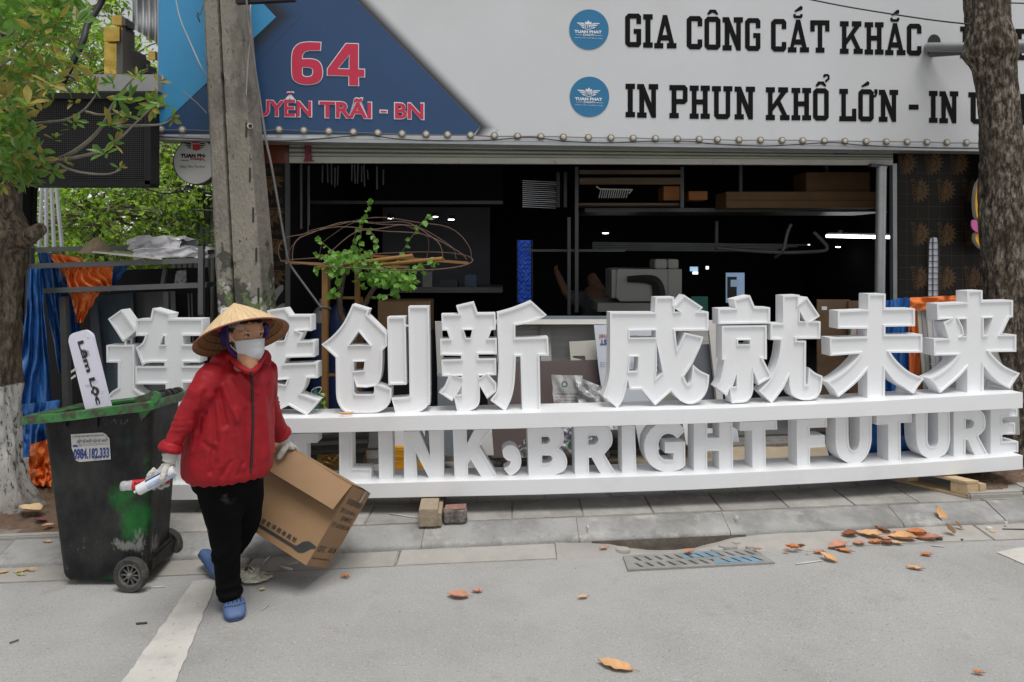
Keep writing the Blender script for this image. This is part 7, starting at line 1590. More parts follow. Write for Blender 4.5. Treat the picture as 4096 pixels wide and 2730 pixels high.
# ---- hat: cone of sewn leaves on hoops
HBc = at(968,1352,3.64); vv = (HBc-EYEP).normalized(); rr_ = vv.cross(Z).normalized(); uu = rr_.cross(vv)
AX = (rr_*-.197+uu*.915+vv*.345).normalized(); RH = .231; HH = .195
hatR = AX.to_track_quat('Z','Y').to_matrix()
def straw_mat(name, col, inner=False):
    m = bpy.data.materials.new(name); m.use_nodes = True; nt = m.node_tree; N = nt.nodes; L = nt.links; b = N['Principled BSDF']; b.inputs['Roughness'].default_value = .55; b.inputs['Specular IOR Level'].default_value = .35
    uv = N.new('ShaderNodeUVMap'); sx = N.new('ShaderNodeSeparateXYZ'); L.new(uv.outputs[0], sx.inputs[0])
    def wv(sock, f):
        m1 = N.new('ShaderNodeMath'); m1.operation = 'MULTIPLY'; L.new(sock, m1.inputs[0]); m1.inputs[1].default_value = f
        m2 = N.new('ShaderNodeMath'); m2.operation = 'SINE'; L.new(m1.outputs[0], m2.inputs[0]); return m2
    w1 = wv(sx.outputs['X'], 2*PI*46); w2 = wv(sx.outputs['Y'], 2*PI*15)
    cb_ = N.new('ShaderNodeCombineXYZ'); L.new(sx.outputs['X'], cb_.inputs[0]); L.new(sx.outputs['Y'], cb_.inputs[1])
    mp = N.new('ShaderNodeMapping'); mp.inputs['Scale'].default_value = (90,3,1); L.new(cb_.outputs[0], mp.inputs[0])
    n1 = N.new('ShaderNodeTexNoise'); n1.inputs['Scale'].default_value = 1.0; n1.inputs['Detail'].default_value = 5; L.new(mp.outputs[0], n1.inputs['Vector'])
    rp = N.new('ShaderNodeValToRGB'); e = rp.color_ramp.elements; e[0].position = .3; e[1].position = .7; e[0].color = tuple(c*.78 for c in col)+(1,); e[1].color = tuple(min(1,c*1.12) for c in col)+(1,); L.new(n1.outputs['Fac'], rp.inputs['Fac'])
    gt = N.new('ShaderNodeMath'); gt.operation = 'GREATER_THAN'; L.new(w1.outputs[0], gt.inputs[0]); gt.inputs[1].default_value = .93
    ml_ = N.new('ShaderNodeMath'); ml_.operation = 'MULTIPLY'; L.new(gt.outputs[0], ml_.inputs[0]); ml_.inputs[1].default_value = .45
    mi = N.new('ShaderNodeMix'); mi.data_type = 'RGBA'; L.new(ml_.outputs[0], mi.inputs['Factor']); L.new(rp.outputs['Color'], mi.inputs['A']); mi.inputs['B'].default_value = tuple(c*.45 for c in col)+(1,)
    L.new(mi.outputs['Result'], b.inputs['Base Color'])
    ad = N.new('ShaderNodeMath'); ad.operation = 'MULTIPLY_ADD'; L.new(w2.outputs[0], ad.inputs[0]); ad.inputs[1].default_value = .5; L.new(n1.outputs['Fac'], ad.inputs[2])
    bp = N.new('ShaderNodeBump'); bp.inputs['Strength'].default_value = .35; bp.inputs['Distance'].default_value = .004; L.new(ad.outputs[0], bp.inputs['Height']); L.new(bp.outputs[0], b.inputs['Normal'])
    return m
def cone(name, r, h, z0, mat, parent, flipit=False):
    mb = MB(); n, m_ = 72, 14; uv = []
    for j in range(m_+1):
        t = j/m_; rr = r*(1-t); zz = z0+h*(t+.06*math.sin(PI*t))
        for k in range(n+1):
            a = 2*PI*k/n; mb.v.append(tuple(HBc+hatR @ Vector((rr*math.cos(a), rr*math.sin(a), zz)))); uv.append((k/n, t))
    mb.f = [(j*(n+1)+k, j*(n+1)+k+1, (j+1)*(n+1)+k+1, (j+1)*(n+1)+k) for j in range(m_) for k in range(n)]
    if flipit: mb.f = [f[::-1] for f in mb.f]
    mb.mi = [0]*len(mb.f)
    o = mb.obj(name, mat, parent, smooth=True, flip=False); u = o.data.uv_layers.new(name='UVMap')
    for lp in o.data.loops: u.data[lp.index].uv = uv[lp.vertex_index]
    return o
m_str = straw_mat('straw_cone', (.74,.54,.31)); m_stri = straw_mat('straw_inside', (.42,.24,.11))
hat = cone('conical_hat', RH, HH, 0, m_str, wm); cone('lining', RH*.985, HH*.97, -.002, m_stri, hat, True)
mb = MB(); mb.tube([HBc+hatR @ Vector((RH*.995*math.cos(2*PI*k/60), RH*.995*math.sin(2*PI*k/60), 0)) for k in range(61)], .0042, 8); mb.obj('brim_hoop', M('brim_wood',(.24,.10,.06),.5,.2,20), hat, smooth=True)
for f_ in (.88,.75,.62):
    mb = MB(); mb.tube([HBc+hatR @ Vector((RH*f_*.97*math.cos(2*PI*k/50), RH*f_*.97*math.sin(2*PI*k/50), HH*(1-f_)*1.0-.006)) for k in range(51)], .0025, 6); mb.obj('hoop', M('brim_wood',(.24,.10,.06),.5,.2,20), hat, smooth=True)
def hatp(r, a, z): return HBc+hatR @ Vector((RH*r*math.cos(a), RH*r*math.sin(a), z))
def wad(name, pts, rs, mat):
    c = MB(); c.tube(catmull(pts, 4), rs, 10); cm = fuse(c, .007, 4, .5, name); displace(cm, lambda v, n: .012*mnoise.noise(v*22)+.005*mnoise.noise(v*60)); finish(cm, mat, name, wm)
wad('headscarf', [HC-HS*.070+HU*.045-HF*.06, HC-HS*.078-HU*.0-HF*.075, HC-HS*.065-HU*.06-HF*.07], .030, m_pur)
wad('headscarf', [HC+HS*.07+HU*.05+HF*.05, HC+HS*.095+HU*.01+HF*.04, HC+HS*.095-HU*.02+HF*.02], .015, m_pur)
wad('red_band', [HC-HS*.115+HU*.055-HF*.03, HC-HS*.125+HU*.02-HF*.04], .018, m_redc)
wad('red_band', [HC+HS*.10+HU*.080+HF*.05, HC+HS*.12+HU*.065+HF*.04], .014, m_redc)
# ---- gloves
m_glove = M('work_glove', (.50,.49,.46), .85, .12, 24, .25, 150, dirt=((.28,.27,.26),.6,14,.52,.68))
def hand(name, wrist, palm, fingers, thumb, cuffdir=None):
    g = MB()
    g.tube(catmull([at(*p[:3]) for p in wrist], 4), [r for r in np.interp(np.linspace(0,1,4*(len(wrist)-1)+1), np.linspace(0,1,len(wrist)), [p[3] for p in wrist])], 12)
    loft(g, [(at(*c), Vector(a), Vector(b)) for c, a, b in palm], 16, 2.4)
    for ch_ in fingers+[thumb]:
        P = catmull([at(*p[:3]) for p in ch_], 4); r = [float(x) for x in np.interp(np.linspace(0,1,len(P)), np.linspace(0,1,len(ch_)), [p[3] for p in ch_])]
        g.tube(P, r, 10); g.lathe([(0,-r[-1]*.9),(r[-1]*.8,-r[-1]*.4),(r[-1]*.8,r[-1]*.4),(0,r[-1]*.9)], P[-1], 10, cap=False)
    gm = fuse(g, .0035, 4, .45, name); displace(gm, lambda v, n: .0012*mnoise.noise(v*70)+.001*math.sin(v.z*420)*(1 if False else .6))
    return finish(gm, m_glove, name, wm)
hd = at(683,1832,3.425)
hand('glove', [(676,1806,3.425,.034),(681,1830,3.425,.031),(674,1850,3.42,.033)],
     [((676,1845,3.42),(.031,0,.012),(.004,.022,0)), ((664,1864,3.415),(.038,0,.018),(.004,.022,0)), ((650,1884,3.41),(.043,0,.020),(.006,.021,0)), ((640,1898,3.41),(.038,0,.018),(.006,.018,0))],
     [[(622,1876,3.405,.0125),(600,1898,3.39,.0125),(592,1922,3.40,.0115),(600,1940,3.43,.010)], [(634,1888,3.42,.0125),(612,1915,3.425,.0125),(606,1940,3.44,.0115),(618,1955,3.46,.010)], [(646,1898,3.43,.0125),(632,1926,3.445,.012),(634,1946,3.46,.011),(650,1952,3.45,.010)], [(660,1900,3.43,.0115),(655,1926,3.45,.011),(662,1942,3.455,.010),(674,1940,3.44,.009)]],
     [(668,1868,3.40,.016),(656,1890,3.362,.015),(650,1912,3.342,.0135),(645,1930,3.345,.012)])
hand('glove', [(1120,1735,4.05,.034),(1132,1755,4.065,.032),(1142,1768,4.075,.034)],
     [((1136,1762,4.075),(.030,.010,-.014),(.004,.022,.006)), ((1146,1776,4.085),(.036,.010,-.014),(.004,.022,.006)), ((1154,1788,4.10),(.036,.014,-.014),(.0,.020,.010))],
     [[(1176,1788,4.13,.0125),(1186,1800,4.16,.012),(1188,1822,4.17,.011)], [(1168,1790,4.13,.0125),(1178,1804,4.17,.012),(1180,1828,4.18,.011)], [(1158,1790,4.14,.0125),(1166,1808,4.18,.012),(1168,1832,4.19,.011)], [(1148,1786,4.14,.0115),(1155,1804,4.18,.011),(1158,1824,4.19,.010)]],
     [(1146,1776,4.07,.020),(1136,1798,4.04,.0185),(1124,1818,4.035,.0165),(1116,1832,4.03,.014)])
# ---- clogs
m_clog = M('blue_clog', srgb('#4c648f'), .6, .12, 10, .1, 60, dirt=((.12,.12,.13),.6,12,.55,.7)); m_tag = M('orange_tag', srgb('#c85a28'), .5, .1, 10)
def clog(heel, toe, up, name):
    d = (toe-heel); L_ = d.length; d.normalize(); up = (up-d*up.dot(d)).normalized(); s = d.cross(up)
    c = MB(); R_ = []
    for t, w, h0, h1 in ((.0,.030,.004,.042),(.06,.040,.0,.052),(.2,.044,.0,.056),(.4,.046,.0,.060),(.55,.052,.0,.072),(.7,.056,.0,.070),(.85,.053,.002,.058),(.95,.042,.005,.042),(1.0,.026,.010,.030)):
        ce = heel+d*L_*t+up*(h0+h1)/2; R_.append((ce, s*w, up*(h1-h0)/2))
    loft(c, R_, 24, 2.8)
    cm = fuse(c, .0055, 5, .5, name)
    def cd(v, n):
        q = v-heel; t = q.dot(d)/L_; h = q.dot(up); w = q.dot(s); k = 0
        if h < .012: k += .005
        if .012 < h < .017: k -= .004
        return k
    displace(cm, cd); o = finish(cm, m_clog, name, wm)
    bv = BVHTree.FromPolygons([v.co for v in cm.vertices], [tuple(p.vertices) for p in cm.polygons])
    def drop(t, w):
        st = heel+d*L_*t+s*w+up*.2; h = bv.ray_cast(st, -up); return (h[0] if h[0] is not None else st-up*.14)
    for w in (-.027,-.010,.008,.026):      # long vents
        mb = MB(); a, b = drop(.60,w), drop(.74,w*1.1); mb.bar(a-up*.001, b-up*.001, .0055, .006, up); mb.obj('vent', M('vent_dark',(.01,.02,.06),.8,.1,10), o)
    for i in range(9):
        w = -.044+.011*i; mb = MB(); p = drop(.83-.06*abs(w/.044)**2, w); mb.lathe([(.0042,-.004),(.0042,.0015),(0,.0015)], p, 8, up.to_track_quat('Z','Y').to_matrix(), cap=False); mb.obj('vent', M('vent_dark',(.01,.02,.06),.8,.1,10), o)
    return o, drop
gh = ground(915,2418); gt_ = ground(955,2462)
hl = Vector((gh.x-.005, 3.835, .002)); te = Vector((gt_.x+.012, 3.60, .002))
co, drop = clog(hl, te, Z, 'clog')
mb = MB(); a, b = drop(.52,.035), drop(.60,.012); mb.bar(a+Z*.003, b+Z*.003, .010, .006); mb.obj('tag', m_tag, co)
co2, _ = clog(at(806,2222,4.20), at(884,2322,4.06)+Vector((0,0,.0)), Vector((.55,-.1,.6)), 'clog')
# ================================================================== what she carries
ct = empty('sealant_cartridge', at(620,1925,3.37), label='white and blue sealant cartridge held in her right hand', cat='cartridge')
ca, cbb = at(549,1964,3.355), at(701,1882,3.40); cd_ = (cbb-ca).normalized()
m_ctw = M('cartridge_white', (.66,.67,.68), .4, .05, 10); m_ctb = M('cartridge_label', (.42,.50,.68), .45, .25, 30); m_ctn = M('cartridge_navy', srgb('#27407f'), .45, .1, 10)
Rc = cd_.to_track_quat('Z','Y').to_matrix(); Lc = (cbb-ca).length
mb = MB(); mb.lathe([(0,-.014),(.006,-.014),(.007,-.002),(.012,.0),(.021,.001),(.0255,.006),(.0255,Lc-.002),(.0235,Lc),(0,Lc)], ca, 28, Rc, cap=False); mb.obj('tube', m_ctw, ct, smooth=40)
mb = MB(); mb.lathe([(.0260,.045),(.0260,Lc-.03)], ca, 28, Rc, cap=False); lb = mb.obj('label', m_ctw, ct, smooth=True)
def band(a0, a1, z0, z1, mat, name, r=.0263):
    mb = MB(); n = 10; vs = []
    for z in (z0, z1):
        for k in range(n+1): t = a0+(a1-a0)*k/n; vs.append(ca+Rc @ Vector((r*math.cos(t), r*math.sin(t), z)))
    mb.add(vs, [(k,k+1,n+2+k,n+1+k) for k in range(n)]); mb.obj(name, mat, lb, smooth=True)
# find the angle that faces the camera
tocam = Rc.inverted() @ ((EYEP-ca).normalized()); a_c = math.atan2(tocam.y, tocam.x)
band(a_c-.2, a_c+.9, .05, .135, m_ctb, 'print_block'); band(a_c-1.2, a_c-.7, .05, Lc-.035, m_ctn, 'navy_stripe'); band(0, 2*PI, Lc-.036, Lc-.030, m_ctn, 'ring'); band(a_c+.3, a_c+1.0, .145, .18, m_ctb, 'print_block')
bt = empty('plastic_bottle', at(560,1935,3.45), label='clear plastic bottle with a red label held in her right hand', cat='bottle')
ba_, bb_ = at(482,1946,3.43), at(668,1930,3.47); bd = (bb_-ba_).normalized(); Lb = (bb_-ba_).length; Rb_ = bd.to_track_quat('Z','Y').to_matrix()
m_pet = M('clear_pet', (.75,.76,.78), .12, .1, 12, .5, 60, alpha=.45, coat=.6); m_lab = M('red_label', srgb('#c4202f'), .4, .1, 12)
mb = MB(); mb.lathe([(0,.006),(.014,.0),(.022,.004),(.0235,.015),(.022,.03),(.0235,.045),(.0225,.06),(.0235,.08),(.0235,Lb*.7),(.016,Lb*.88),(.011,Lb*.92),(.011,Lb)], ba_, 24, Rb_, cap=False); mb.obj('body', m_pet, bt, smooth=True)
mb = MB(); mb.lathe([(.0243,.055),(.0243,.125)], ba_, 24, Rb_, cap=False); lb2 = mb.obj('label', m_lab, bt, smooth=True)
tocam = Rb_.inverted() @ ((EYEP-ba_).normalized()); a_b = math.atan2(tocam.y, tocam.x)
mb = MB(); add_text(mb, 'STING', lambda u, v: ba_+Rb_ @ Vector((.0252*math.cos(a_b-.5+.5*v-.1), .0252*math.sin(a_b-.5+.5*v-.1), .065+.045*u)), .05); mb.obj('label_print', m_ink, lb2)
mb = MB(); mb.lathe([(.0135,Lb*.95),(.0135,Lb+.012),(0,Lb+.012)], ba_, 16, Rb_, cap=False); mb.obj('cap', m_lab, bt)
# ---- carton
BO = Vector((-.8779,3.9932,.5495)); BR_ = Matrix(((.87379,.12832,.46906),(-.30883,.89151,.33142),(-.37565,-.43445,.81862)))
bw = lambda x, y, z: BO+BR_ @ Vector((x,y,z))       # x runs -0.62..0 along the carton, y 0..0.325 depth, z -0.455..0
m_cart = M('kraft_cardboard', (.275,.165,.082), .75, .06, 5, .05, 120, dirt=((.20,.118,.058),.5,3,.5,.72), coords='Object')
bxo = empty('cardboard_carton', bw(-.3,.15,-.455), label='open brown kraft carton with black printing carried at her left side', cat='carton')
DY, DZ, LX, th = .325, .455, .62, .005
def cplate(pts, nrm, name, mat=m_cart, t=th, sub=1):
    A = [Vector(p) for p in pts]; n = Vector(nrm)*t; mb = MB(); k = len(A)
    W1 = [bw(*p) for p in A]; W2 = [bw(*(p+n)) for p in A]
    mb.add(W1+W2, [tuple(range(k)), tuple(range(2*k-1,k-1,-1))]+[(i,(i+1)%k,k+(i+1)%k,k+i) for i in range(k)])
    return mb.obj(name, mat, bxo)
front = cplate([(-LX,0,-DZ),(0,0,-DZ),(0,0,0),(-LX,0,0)], (0,1,0), 'front_side')
endp = cplate([(0,.0055,-DZ),(0,DY-.0055,-DZ),(0,DY-.0055,0),(0,.0055,0)], (-1,0,0), 'end_side')
cplate([(-LX,DY,-DZ),(0,DY,-DZ),(0,DY,0),(-LX,DY,0)], (0,-1,0), 'back_side'); cplate([(-LX,.0055,-DZ),(-LX,DY-.0055,-DZ),(-LX,DY-.0055,0),(-LX,.0055,0)], (1,0,0), 'end_side')
cplate([(-LX+.006,.006,-DZ+.001),(-.006,.006,-DZ+.001),(-.006,DY-.006,-DZ+.001),(-LX+.006,DY-.006,-DZ+.001)], (0,0,1), 'bottom')
cplate([(-LX+.002,DY,.0),(-.002,DY,.0),(-.002,.17,.008),(-LX+.002,.17,.008)], (0,0,.6), 'top_flap')       # far flap folded in
cplate([(-.004,.01,.003),(-.15,.01,-.004),(-.15,DY-.01,-.004),(-.004,DY-.01,.003)], (0,0,-.6), 'top_flap')
# near flap folded back down over the front, slightly lifted off it
mb = MB()
def ff(u, v):
    x = -LX+.004+(LX-.006)*u; s_ = v*.155
    lift = .012+.085*v-.02*v*v+.004*math.sin(u*5)
    return bw(x, -lift, .004-s_*.985)
mb.grid(ff, 24, 6); A = list(mb.v); n0 = len(A); mb2 = MB(); mb2.grid(lambda u, v: ff(u,v)+BR_ @ Vector((0,.0045,0)), 24, 6)
mb.add(mb2.v, [f[::-1] for f in mb2.f]); edge = [i for i in range(25)]+[25*j+24 for j in range(1,7)]+[25*6+24-i for i in range(1,25)]+[25*(6-j) for j in range(1,6)]
mb.add([], []); ne = len(edge); mb.f += [(edge[i], edge[(i+1) % ne], n0+edge[(i+1) % ne], n0+edge[i]) for i in range(ne)]; mb.mi += [0]*ne
mb.obj('front_flap', m_cart, bxo, smooth=40)
cplate([(-LX+.004,-.012,.004),(-.002,-.012,.004),(-.002,.17,.008),(-LX+.004,.17,.008)], (0,0,.6), 'top_face')
# printing on the front side
m_bp = M('box_print', (.028,.028,.03), .7, .2, 12)
fp = lambda x, z: bw(x, -.003, z)
mb = MB()
_cq = lambda q: [(p.x, p.y) for p in catmull([Vector(t+(0,)) for t in q], 5)]
wave = [(-LX,-.412)]+_cq(((-.115,-.403),(-.100,-.396),(-.085,-.370),(-.06,-.352),(-.035,-.350),(-.003,-.353)))+_cq(((-.003,-.366),(-.022,-.374),(-.045,-.405),(-.068,-.420),(-.095,-.422),(-.115,-.419)))+[(-LX,-.426)]
mb.flat([wave], fp); mb.obj('wave_print', m_bp, front)
for i, chh in enumerate('让制造变得简单高效'):
    mb = MB(); x0 = -.146-.0353*(8-i); add_text(mb, chh, lambda u, v: fp(x0+.027*u, -.394+.001*(8-i)*-1+.027*v), .014); mb.obj('printed_character', m_bp, front)
ep = lambda y, z: bw(.003, y, z)
for txt, y0, y1, z0, h in (('多功能自动送丝机',.05,.30,-.10,.036),('型号: SUP-AWF-A',.03,.27,-.15,.028),('SUP-AMF-AS 2',.10,.27,-.19,.026),('尺寸: 62X32X45.5 CM',.02,.29,-.235,.03),('https://www.superwelder.com',.02,.28,-.42,.016)):
    mb = MB(); add_text(mb, txt, lambda u, v: ep(y0+(y1-y0)*u, z0+h*v), .008); mb.obj('printed_line', m_bp, endp)
mb = MB(); add_text(mb, 'CE FC', lambda u, v: ep(.03+.10*u, -.375+.034*v), .01); mb.obj('certification_print', m_bp, endp)
mb = MB()
for y0, y1 in ((.19,.205),(.225,.24),(.265,.29)): mb.flat([[(y0,-.37),(y1,-.37),(y1-.003,-.345),(y0+.004,-.34)]], ep)
mb.obj('handling_marks', m_bp, endp, kind='stuff')
mb = MB(); mb.flat([[(.215,.0),(.245,.0),(.235,-.07),(.215,-.065)]], lambda y, z: bw(.0035, y, z)); mb.obj('tape', M('clear_tape',(.45,.40,.32),.2,.2,20,coat=.5), endp)
# ================================================================== small things on the ground
m_pine = M('raw_pine', (.50,.37,.22), .75, .15, 5, .1, 40, stretch=(1,6,6), dirt=((.28,.19,.11),.6,6,.55,.7))
m_scrap = M('old_timber', (.34,.27,.19), .85, .2, 6, .25, 40, dirt=((.12,.10,.08),.7,6,.5,.68))
# timber blocks that carry the sign
wbk = empty('timber_block', ground(1710,2100,PAV), label='short timber block under the left part of the white sign', cat='timber block')
g = ground(1712,2104,PAV)
mb = MB(); mb.box((g.x-.005,g.y+.15,PAV+.055), (.118,.34,.11), Matrix.Rotation(.05,3,'Z')); mb.obj('beam', m_scrap, wbk, bevel=.004)
mb = MB(); mb.box((g.x+.068,g.y+.12,PAV+.042), (.026,.26,.084), Matrix.Rotation(.05,3,'Z')); mb.obj('batten', m_scrap, wbk, bevel=.003)
mb = MB(); mb.box((g.x+.05,g.y+.42,PAV+.055), (.05,.2,.11), Matrix.Rotation(.05,3,'Z')); mb.obj('rear_piece', m_tan, wbk, bevel=.004)
# pallet at the right end
pal = empty('pallet', ground(3900,1990,PAV), label='raw pine pallet under the right end of the white sign', cat='pallet')
p0 = ground(3955,1995,PAV); dirp = Vector((-.62,.78,0)).normalized(); sidep = Vector((.97,.20,0)).normalized()
def pbx(name, o, l, w, z0, z1, mat=m_pine):
    mb = MB(); a = o; b = o+dirp*l; c = b+sidep*w; d = a+sidep*w
    mb.hexa([Vector((q.x,q.y,PAV+z0)) for q in (d,c,b,a)]+[Vector((q.x,q.y,PAV+z1)) for q in (d,c,b,a)]); mb.obj(name, mat, pal, bevel=.003)
o0 = Vector((p0.x-.155, p0.y, 0))
pbx('bottom_board', o0, .95, .105, .0, .018); pbx('block', o0+dirp*.0+sidep*.005, .11, .095, .019, .098); pbx('block', o0+dirp*.40+sidep*.005, .12, .095, .019, .098); pbx('block', o0+dirp*.83+sidep*.005, .12, .095, .019, .098)
pbx('top_board', o0, .95, .105, .099, .118)
pbx('bottom_board', o0+sidep*.11+dirp*.0, .06, .055, .0, .095)
# broken brick
brk = empty('brick', ground(1822,2095,PAV), label='broken red hollow brick lying beside the timber block', cat='brick')
g = ground(1820,2096,PAV); mb = MB(); n = 12
def bf(u, v):      # rounded lump: sweep
    a = u*2*PI; b = (v-.5)*PI
    x = math.copysign(abs(math.cos(b)*math.cos(a))**.35, math.cos(a))*.078; y = math.copysign(abs(math.cos(b)*math.sin(a))**.35, math.sin(a))*.05; z = math.copysign(abs(math.sin(b))**.35, b)*.045
    k = 1+.12*mnoise.noise(Vector((x*20,y*20,z*20))); q = Matrix.Rotation(.15,3,'Z') @ Vector((x*k,y*k,z*k)); return Vector((g.x,g.y+.04,PAV+.046))+q
mb.grid(bf, 30, 16); mb.obj('broken_half', M('sooty_brick',(.20,.17,.155),.95,.3,14,.6,60,dirt=((.05,.05,.05),.8,10,.48,.6)), brk, smooth=50)
m_brr = M('red_brick_face', (.36,.20,.16), .9, .2, 20, .3, 60)
for i in range(6):
    mb = MB(); mb.box(Vector((g.x,g.y+.005+.014*i,PAV+.094)), (.135,.0095,.008), Matrix.Rotation(.15,3,'Z')); mb.obj('ridge', m_brr, brk, bevel=.002)
# drain grate
gr_ = empty('drain_grate', ground(2810,2245), label='concrete drain grate with two rows of slots at the gutter inlet', cat='drain grate')
q = [ground(2512,2288), ground(3100,2258), ground(3010,2202), ground(2492,2232)]
gx = lambda u, v, z=0: Vector(((q[0].x*(1-u)+q[1].x*u)*(1-v)+(q[3].x*(1-u)+q[2].x*u)*v, (q[0].y*(1-u)+q[1].y*u)*(1-v)+(q[3].y*(1-u)+q[2].y*u)*v, z))
m_grt = M('grate_concrete', (.27,.262,.248), .9, .12, 8, .3, 90, dirt=[((.16,.15,.14),.6,6,.5,.7)])
m_grtb = M('blue_paint_on_grate', (.17,.28,.36), .85, .2, 8, .3, 90, dirt=[((.27,.26,.25),.8,9,.5,.62)])
holes = []
NS = 12
for r_, (v0, v1) in enumerate(((.14,.44),(.58,.88))):
    for i in range(NS):
        u = .055+(i+.25*(1 if r_ else .8))*.076+.008*r_; s_ = -.018; w = .026
        holes.append([(u+s_*-1,v0),(u+w+s_*-1,v0),(u+w+s_,v1),(u+s_,v1)])
mb = MB(); zt2 = .012
mb.flat([[(0,0),(1,0),(1,1),(0,1)]]+[h[::-1] for h in holes], lambda u, v: gx(u,v,zt2))
for h in holes+[[(0,0),(1,0),(1,1),(0,1)]]:
    k_ = len(h); mb.add([gx(*p,zt2) for p in h]+[gx(*p,-.035) for p in h], [(i,(i+1)%k_,k_+(i+1)%k_,k_+i) for i in range(k_)])
mb.obj('grate_slab', m_grt, gr_)
mb = MB(); mb.add([gx(*p,-.03) for p in ((0,0),(1,0),(1,1),(0,1))], [(0,1,2,3)]); mb.obj('pit', M('drain_dark',(.03,.028,.026),.95,.3,10), gr_)
for (u0, u1, v0, v1, sd) in ((.60,.95,.06,.48,1),(.42,.70,.55,.95,2)):
    mb = MB(); hs_ = []
    for h in holes:
        c_ = (sum(p[0] for p in h)/4, sum(p[1] for p in h)/4)
        if u0+.03 < c_[0] < u1-.03 and v0 < c_[1] < v1: hs_.append(offset_poly(h if poly_area(h) < 0 else h[::-1], -.004))
    rim_ = [(u0+(u1-u0)*.5*(1+math.cos(a)*(.95+.1*math.sin(3*a+sd))), v0+(v1-v0)*.5*(1+math.sin(a)*(.97))) for a in [2*PI*i/28 for i in range(28)]]
    ok = []
    mb.flat([[(u0,v0+.02),(u1,v0+.02),(u1-.02,v1-.02),(u0+.02,v1-.02)]]+hs_, lambda u, v: gx(u,v,zt2+.0015)); mb.obj('paint_patch', m_grtb, gr_)
# darker brown plate over the inlet face under the kerb and broken concrete round the grate
mb = MB(); n_ = 12; vs_ = []
for i in range(n_+1):
    x_ = .5+1.0*i/n_; vs_ += [(x_,KB(x_)-.004,-.10),(x_,KB(x_)-.004,.024)]
mb.add(vs_, [(2*i,2*i+2,2*i+3,2*i+1) for i in range(n_)]); mb.obj('inlet_face', M('inlet_brown',(.13,.11,.09),.95,.35,8,.3,40), gr_)
for i, (x, y, r_) in enumerate(((2910,2185,34),(2868,2200,24),(3000,2190,17),(2945,2172,18),(2490,2200,30))):
    g = ground(x, y, .015); mb = MB(); k_ = 9; pts_ = [(r_*1.2*(.8+.3*random.random())*math.cos(2*PI*j/k_), r_*(.8+.3*random.random())*math.sin(2*PI*j/k_)) for j in range(k_)]
    sc_ = 4.4/2900; top = [Vector((g.x+a*sc_, g.y+b*sc_*1.0, .022)) for a, b in pts_]; bot = [Vector((p.x*1.0, p.y, -.02)) for p in top]
    mb.add(top+bot, [tuple(range(k_)), tuple(range(2*k_-1,k_-1,-1))]+[(j,(j+1)%k_,k_+(j+1)%k_,k_+j) for j in range(k_)])
    mb.obj('concrete_piece', m_conc, bevel=.006, label=('largest flat broken concrete piece behind the drain grate','broken concrete piece left of the largest one by the grate','small round broken concrete piece at the right end of the grate','thin broken concrete piece against the kerb inlet','broken concrete piece at the left end of the grate')[i], cat='rubble', group='broken concrete round the drain')
# fallen leaves
m_dl = [M('dry_leaf_tan', (.62,.36,.17), .7, .15, 14, .2, 60), M('dry_leaf_orange', (.52,.20,.07), .7, .2, 14, .2, 60), M('dry_leaf_brown', (.22,.075,.03), .7, .25, 14, .2, 60), M('dry_leaf_pale', (.60,.42,.24), .7, .12, 14, .2, 60), M('dry_leaf_pink', (.50,.24,.16), .7, .15, 14, .2, 60), M('green_leaf_dry', (.33,.35,.16), .7, .2, 14), M('dry_leaf_plum', (.17,.05,.06), .7, .2, 14)]
LEAF = [(0,0),(.05,.10),(.16,.22),(.22,.40),(.24,.55),(.19,.74),(.10,.90),(0,1.0),(-.10,.90),(-.19,.74),(-.24,.55),(-.22,.40),(-.16,.22),(-.05,.10)]
def dleaf(x, y, L, rot, curl, mat, lab, z=.004, w=1.0, tilt=0.0, wavy=.02, seed=0):
    g = ground(x, y, z); mb = MB(); rnd = random.Random(seed+int(x))
    half = len(LEAF)//2
    nu, nv = 6, 12; R = Matrix.Rotation(rot,3,'Z') @ Matrix.Rotation(tilt,3,'X')
    vs = []
    for j in range(nv+1):
        t = j/nv; hw = .25*math.sin(PI*t**.85)**.8*w
        for i in range(nu+1):
            u = (i/nu)*2-1; e = 1+.22*mnoise.noise(Vector((t*7+seed,u*1.5,x)))
            px_, py_ = u*hw*e, t-.5
            pz = curl*(u*u*hw*1.6+(t-.5)**2*.9)+wavy*mnoise.noise(Vector((u*2+x,t*6,seed)))
            vs.append(R @ Vector((px_*L, py_*L, pz*L)))
    mn = min(v.z for v in vs)
    mb.add([Vector((g.x,g.y,z+.001-mn))+v for v in vs], [(j*(nu+1)+i, j*(nu+1)+i+1, (j+1)*(nu+1)+i+1, (j+1)*(nu+1)+i) for j in range(nv) for i in range(nu)])
    root = mb.obj('fallen_leaf', m_dl[mat], smooth=True, flip=False, label=lab, cat='leaf', group='fallen leaves')
    mb = MB(); a = Vector((g.x,g.y,z+.001-mn))+vs[nu//2]; b = a+R @ Vector((0,-.16*L,.0)); b.z = max(b.z, z+.001); mb.tube([a,b], .0012, 4); mb.obj('stalk', m_dl[2], root)
kz6 = 596/2353
c6_ = lambda u, v: (3500+kz6*u, 1950+kz6*v)
